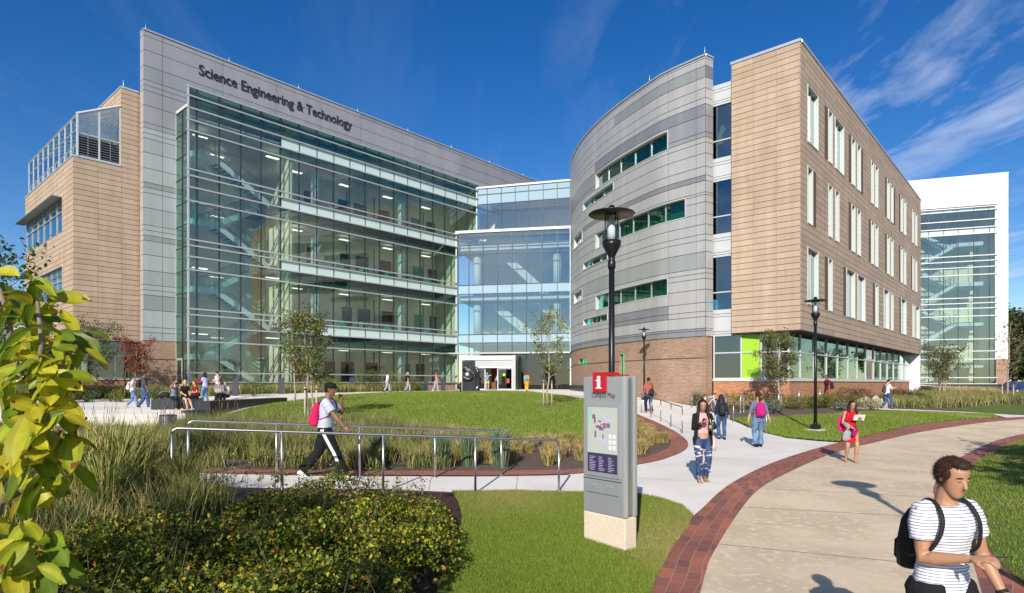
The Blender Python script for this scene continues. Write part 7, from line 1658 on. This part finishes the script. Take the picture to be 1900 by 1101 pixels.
for i,s in ((1,1),(0,-1)):
    hip,k,an=pr['legs'][i]; m1=MB(); ex=X*s*.062*h; 
    pts=[pr['sp'](.02,0,s*.094),hip+X*s*.068*h,hip.lerp(k,.5)+X*s*.062*h,k+X*s*.049*h,k.lerp(an,.35)+X*s*.046*h]
    m1.tube(pts,[.026*h,.026*h,.025*h,.022*h,.020*h],8,flat=1); 
    for j,v in enumerate(m1.v): pass
    m2=MB(); vs=[]; 
    for q in pts:
        for d_ in (-1,1): vs.append(q+Vector((s*.010,0,0))+Vector((0,d_*.030,0)))
    vs2=[v+Vector((s*.012,0,0)) for v in vs]; n=len(vs)
    fs=[(2*a,2*a+1,2*a+3,2*a+2) for a in range(len(pts)-1)]; fs+= [(n+2*a,n+2*a+2,n+2*a+3,n+2*a+1) for a in range(len(pts)-1)]+[(0,n,n+1,1),(n-2,n-1,2*n-1,2*n-2)]+[(2*a,2*a+2,n+2*a+2,n+2*a) for a in range(len(pts)-1)]+[(2*a+1,n+2*a+1,n+2*a+3,2*a+3) for a in range(len(pts)-1)]
    m2.add(vs+vs2,fs,smooth=False); obj('side_stripe',m2,wht,pr['t'],local=True)
pr['vox']=.012; backpack(pr,'magenta and purple backpack on the man striding along the ramp',cm('bag_crimson',(.60,.015,.10)),.92,sw_=cm('strap_purple',(.10,.015,.10)),low=-.0)
# 7 man with sling bag
p=gp(1204,767)
pr=person('man in a salmon red hoodie with a black sling bag walking up toward the entrance',p,-8,1.80,feet=((-.05,.07,.045),(.05,-.09,.06)),footp=(0,18),skin='brown',hair=('short',(.015,.01,.008)),top=(cm('cloth_salmon',(.36,.10,.08)),.38,1.12,-.03),bottom=('pants',nav,1.08),shoes=cm('shoe_orange',(.42,.09,.03)),vox=.012)
sp=pr['sp'];h=pr['h']; m1=MB(); loft(m1,[(sp(.27,-.05),.05*h,.02*h,pr['X'],pr['fw']),(sp(.305,-.045),.048*h,.025*h,pr['X'],pr['fw']),(sp(.32,-.04),.036*h,.02*h,pr['X'],pr['fw'])],12); obj('hood',m1,cm('cloth_salmon',(.36,.10,.08)),pr['t'],local=True)
t=worn('sling_bag',pr,'black sling bag across the back of the man in salmon red','bag'); m1=MB(); loft(m1,[(sp(-.04,-.10,.02),.05*h,.03*h,pr['X'],pr['fw']),(sp(.0,-.11,.02),.085*h,.045*h,pr['X'],pr['fw']),(sp(.08,-.11,.03),.080*h,.045*h,pr['X'],pr['fw']),(sp(.14,-.10,.05),.05*h,.03*h,pr['X'],pr['fw'])],14); obj('bag',blob(m1,'bag',.014,2),blk2,t,local=True); m1=MB(); m1.tube([sp(.12,-.10,.05),sp(.24,-.085,.075),sp(.305,-.01,.085),sp(.2,.08,.03),sp(.05,.06,-.09),sp(.02,-.04,-.09)],.014*h,6,flat=.4); obj('strap',m1,blk2,t,local=True)
# 8 man in maroon
p=at(1536,33.0)
pr=person('man in a maroon shirt and brown trousers walking left along the brick wall',p,-88,1.76,feet=((-.05,.10,.045),(.05,-.12,.06)),footp=(0,20),skin='brown',hair=('short',(.015,.01,.008)),top=(cm('cloth_maroon',(.17,.012,.03)),.34,1.12,-.04),bottom=('pants',cm('cloth_brown',(.20,.09,.04)),1.12),shoes=dgr,vox=.012)
backpack(pr,'black backpack on the man in the maroon shirt',blk2,1.05)
# 9 person in white T-shirt reading phone
p=gp(1646,759); h=(759-705)/F*p[1]
pr=person('person in a white T-shirt and jeans walking right while reading a phone, by the boulders',p,86,min(max(h,1.6),1.8),feet=((-.05,-.13,.06),(.05,.13,.045)),footp=(20,-5),hands=((-.05,.20,.70),(.05,.21,.69)),hd=(0,22),skin='light',hair=('short',(.02,.012,.01)),top=(wht,.3,1.1),bottom=('pants','denim_blue',1.08),shoes=dgr,vox=.012,curl=(50,50))
backpack(pr,'dark backpack on the person in the white T-shirt',dgr,.9); a=pr['arms'][1][2]; held_box('phone',pr,'pale phone held by the person in the white T-shirt','phone',a+Vector((-.03,.07,.02)),(1,0,0),(0,1,.2),(0,-.2,1),.036,.06,.006,wht)
# 10, 11 walkers at left
p=at(266,30.2)
pr=person('man in a dark grey shirt and blue jeans walking right on the left terrace',p,62,1.78,bw=1.12,feet=((-.05,-.12,.06),(.05,.12,.045)),footp=(18,0),skin='brown',hair=('short',(.015,.01,.008)),top=(dgr,.62,1.12,-.06),bottom=('pants','denim_blue',1.25),shoes=blk,vox=.012,hands=((-.15,.06,.5),(.17,.1,.49)))
backpack(pr,'big black backpack on the man in dark grey at left',blk2,1.15)
p=at(246,30.4)
pr=person('woman in light blue jeans walking right beside the man in dark grey',p,66,1.64,feet=((-.04,-.17,.08),(.05,.13,.045)),footp=(35,0),hands=((-.12,.12,.62),(.12,.12,.62)),skin='light',hair=('pony',(.03,.018,.012)),top=(wht,.3,1.08),bottom=('pants','denim_light',1.05,.93),shoes=cm('shoe_tan',(.5,.36,.25)),fem=True,vox=.012)
mat('bag_patterned',(.5,.5,.5),.8,noise=(9,.9)); backpack(pr,'black and white patterned backpack on the woman in light jeans',M['bag_patterned'],1.0)
# seated group. block top height
gb_=g(*p0)+.47; BD=Vector((.0,0,0))
def seatp(px,Y): return at(px,Y)
wbk=Wall([p0,p1]); q=wbk.P(wbk.u(318),0,-.22)[:2]
pr=person('seated woman with auburn ponytail raising a camera to her eye',q,128,1.66,z=gb_-.47,pel=.335,lean=14,feet=((-.05,.36,.035),(.06,.27,.035)),hands=((-.03,.16,.70),(.06,.15,.70)),elbow=((-1,.3,-1),(1,.3,-1)),hd=(0,0),skin='light',hair=('pony',(.12,.035,.015)),top=(cm('cloth_heather',(.20,.22,.28)),0,1.1),bottom=('pants',blk,1.12),shoes=cm('shoe_tan',(.5,.36,.25)),fem=True,vox=.012,toe=((0,0,1),(0,0,1)),curl=(60,60))
held_box('camera',pr,'small black camera held by the seated woman with the ponytail','camera',pr['hc']+pr['hf']*.12,(1,0,0),(0,1,0),(0,0,1),.06,.03,.04,'black_plastic')
q=wbk.P(wbk.u(338),0,-.22)[:2]
pr=person('seated blonde woman in black with bare legs beside the woman with the camera',q,132,1.66,z=gb_-.47,pel=.335,lean=2,feet=((-.04,.40,.06),(.06,.34,.05)),hands=((-.05,.22,.40),(.08,.2,.40)),hd=(10,4),skin='light',hair=('long',(.42,.27,.12),.10),top=(blk,.4,1.08),bottom=('shorts',blk,1.1,.25),shoes=gry,fem=True,vox=.012,toe=((0,0,1),(0,0,1)))
q=at(364,31.35)
pr=person('seated red haired woman in a dark red T-shirt and black trousers',q,-150,1.62,z=gb_-.47,pel=.335,lean=6,bw=1.08,feet=((-.05,.25,.035),(.06,.22,.035)),hands=((-.08,.2,.44),(.1,.16,.38)),hd=(15,0),skin='light',hair=('bob',(.18,.045,.015)),top=(cm('cloth_darkred',(.24,.01,.02)),.3,1.1),bottom=('pants',blk,1.15),shoes=blk,fem=True,vox=.012,toe=((0,0,1),(0,0,1)))
p=at(381,34.0)
pr=person('standing woman in a lavender shirt and jeans holding a red folder',p,-75,1.68,z=1.14,bw=1.08,feet=((-.05,.03,.042),(.05,-.06,.042)),hands=((-.05,.17,.70),(.14,.02,.50)),hd=(20,-12),skin='dark',hair=('long',(.015,.01,.008),.06),top=(cm('cloth_lavender',(.46,.42,.68)),.3,1.1),bottom=('pants','denim_light',1.08),shoes=wht,fem=True,vox=.012)
held_box('folder',pr,'bright red folder held by the woman in lavender','folder',pr['arms'][0][2]+Vector((.0,.08,.0)),(1,0,0),(0,.8,.6),(0,-.6,.8),.12,.16,.006,cm('folder_red',(.6,.02,.03)))
p=at(405,35.5)
pr=person('standing person in a white shirt looking down at a phone',p,-80,1.72,z=1.2,feet=None,hands=((-.03,.16,.66),(.05,.16,.66)),hd=(0,22),skin='light',hair=('short',(.03,.015,.01)),top=(wht,.35,1.1),bottom=('pants',dgr,1.1),shoes=dgr,vox=.012)
backpack(pr,'dark backpack with a red strap on the person in the white shirt',dgr,.9,sw_=cm('folder_red',(.6,.02,.03)))
q=at(408,32.5); q2=at(421,32.8)
zz_=1.48
pr=person('seated man in a grey T-shirt with a laptop on his knees',q,165,1.72,z=zz_-.47,pel=.335,lean=10,bw=1.1,feet=((-.05,.25,.035),(.06,.25,.035)),hands=((-.05,.2,.42),(.07,.2,.42)),hd=(-8,25),skin='light',hair=('short',(.03,.015,.012)),top=(cm('cloth_stone',(.20,.20,.21)),.3,1.12),bottom=('pants',blk,1.1),shoes=nav,vox=.012,toe=((0,0,1),(0,0,1)))
held_box('laptop',pr,'open silver laptop on the lap of the seated man','laptop',Vector((.02,.40,.80)),(1,0,0),(0,.35,.94),(0,.94,-.35),.15,.10,.006,'alu')
pr=person('seated young woman in glasses and a pale top right of the man with the laptop',q2,185,1.6,z=zz_-.47,pel=.335,lean=6,feet=((-.05,.25,.035),(.06,.25,.035)),hands=((-.05,.18,.44),(.09,.18,.46)),hd=(0,15),skin='light',hair=('bob',(.10,.045,.02)),top=(cm('cloth_paleblue',(.42,.45,.58)),.3,1.1),bottom=('pants',blk,1.1),shoes=wht,fem=True,vox=.012,toe=((0,0,1),(0,0,1)))
# loose backpack on granite block
lb_=at(303,29.75); t=thing('backpack','black backpack lying flat on the granite seat block','backpack',(lb_[0],lb_[1],gb_),R(20)); m1=MB(); loft(m1,[((-.28,0,.07),.10,.05,(0,1,0),(0,0,1)),((-.22,0,.10),.15,.09,(0,1,0),(0,0,1)),((0,0,.15),.17,.13,(0,1,0),(0,0,1)),((.2,0,.14),.16,.12,(0,1,0),(0,0,1)),((.27,0,.12),.10,.08,(0,1,0),(0,0,1))],14); obj('pack',blob(m1,'pack',.014,2),blk2,t,local=True); m1=MB(); m1.tube([(-.2,-.1,.17),(-.05,-.13,.29),(.15,-.1,.27)],.014,6); obj('strap',m1,gry,t,local=True)
# walkers before the entrance
def walker(px,fy,hy,face,lb,**k):
    Y=k.pop('Y'); p=at(px,Y); h=(fy-hy)/F*Y; return person(lb,p,face,min(max(h,1.6),1.82),vox=.014,fr=1.3,**k)
wf_=dict(feet=((-.05,-.13,.06),(.05,.13,.045)),footp=(22,-3))
pr=walker(718,727,688,62,'walker in a white top and grey trousers, leftmost of the three on the upper path',Y=48,skin='brown',hair=('short',(.02,.012,.01)),top=(wht,.6,1.1),bottom=('pants',gry,1.1),shoes=blk,**wf_); backpack(pr,'black backpack on the walker in the white top',blk2,.95)
pr=walker(756,725,689,74,'blonde walker in a black T-shirt and grey leggings, middle of three on the upper path',Y=49.5,skin='light',hair=('pony',(.42,.26,.1)),top=(blk,.3,1.1),bottom=('pants',gry,1.04),shoes=blk,fem=True,**wf_); backpack(pr,'black backpack on the blonde walker',blk2,.85)
pr=walker(808,724,689,48,'walker in a pink shirt and grey trousers nearest the sculpture',Y=51,skin='light',hair=('short',(.10,.05,.02)),top=(cm('cloth_coral',(.62,.16,.18)),.3,1.1),bottom=('pants',gry,1.1),shoes=wht,**wf_); backpack(pr,'black backpack on the walker in the pink shirt',blk2,.9)
pr=walker(904,723,690,2,'woman in yellow shorts walking in through the entrance doors',Y=54,skin='light',hair=('pony',(.45,.3,.13)),top=(gry,.3,1.1),bottom=('shorts',cm('cloth_yellow',(.62,.62,.05)),1.1,.22),shoes=wht,fem=True,feet=((-.05,.05,.045),(.05,-.05,.05)),hands=((-.14,.0,.5),(.08,.06,.84)),elbow=((-1,-1,0),(1,0,0))); backpack(pr,'blue backpack on the woman in yellow shorts',cm('bag_blue',(.14,.28,.62)),.9)
pr=walker(923,721,697,0,'person in black inside the entrance doorway',Y=58.2,skin='light',hair=('short',(.03,.02,.012)),top=(blk,.3,1.1),bottom=('pants',blk,1.05),shoes=blk,feet=((-.05,.05,.045),(.05,-.05,.05))); backpack(pr,'pale blue and white backpack on the person in the doorway',cm('bag_pale',(.5,.62,.68)),.8)
pr=walker(977,727,690,6,'red haired woman in mustard yellow trousers right of the entrance',Y=49.5,skin='brown',hair=('long',(.16,.02,.02),.05),top=(cm('cloth_mustard',(.62,.36,.02)),.6,1.1),bottom=('pants',cm('cloth_mustard',(.62,.36,.02)),1.15),shoes=cm('shoe_blue',(.03,.06,.4)),fem=True,feet=((-.03,.05,.045),(.03,-.02,.045))); backpack(pr,'turquoise backpack on the woman in mustard yellow',cm('bag_turq',(.03,.36,.55)),.9)
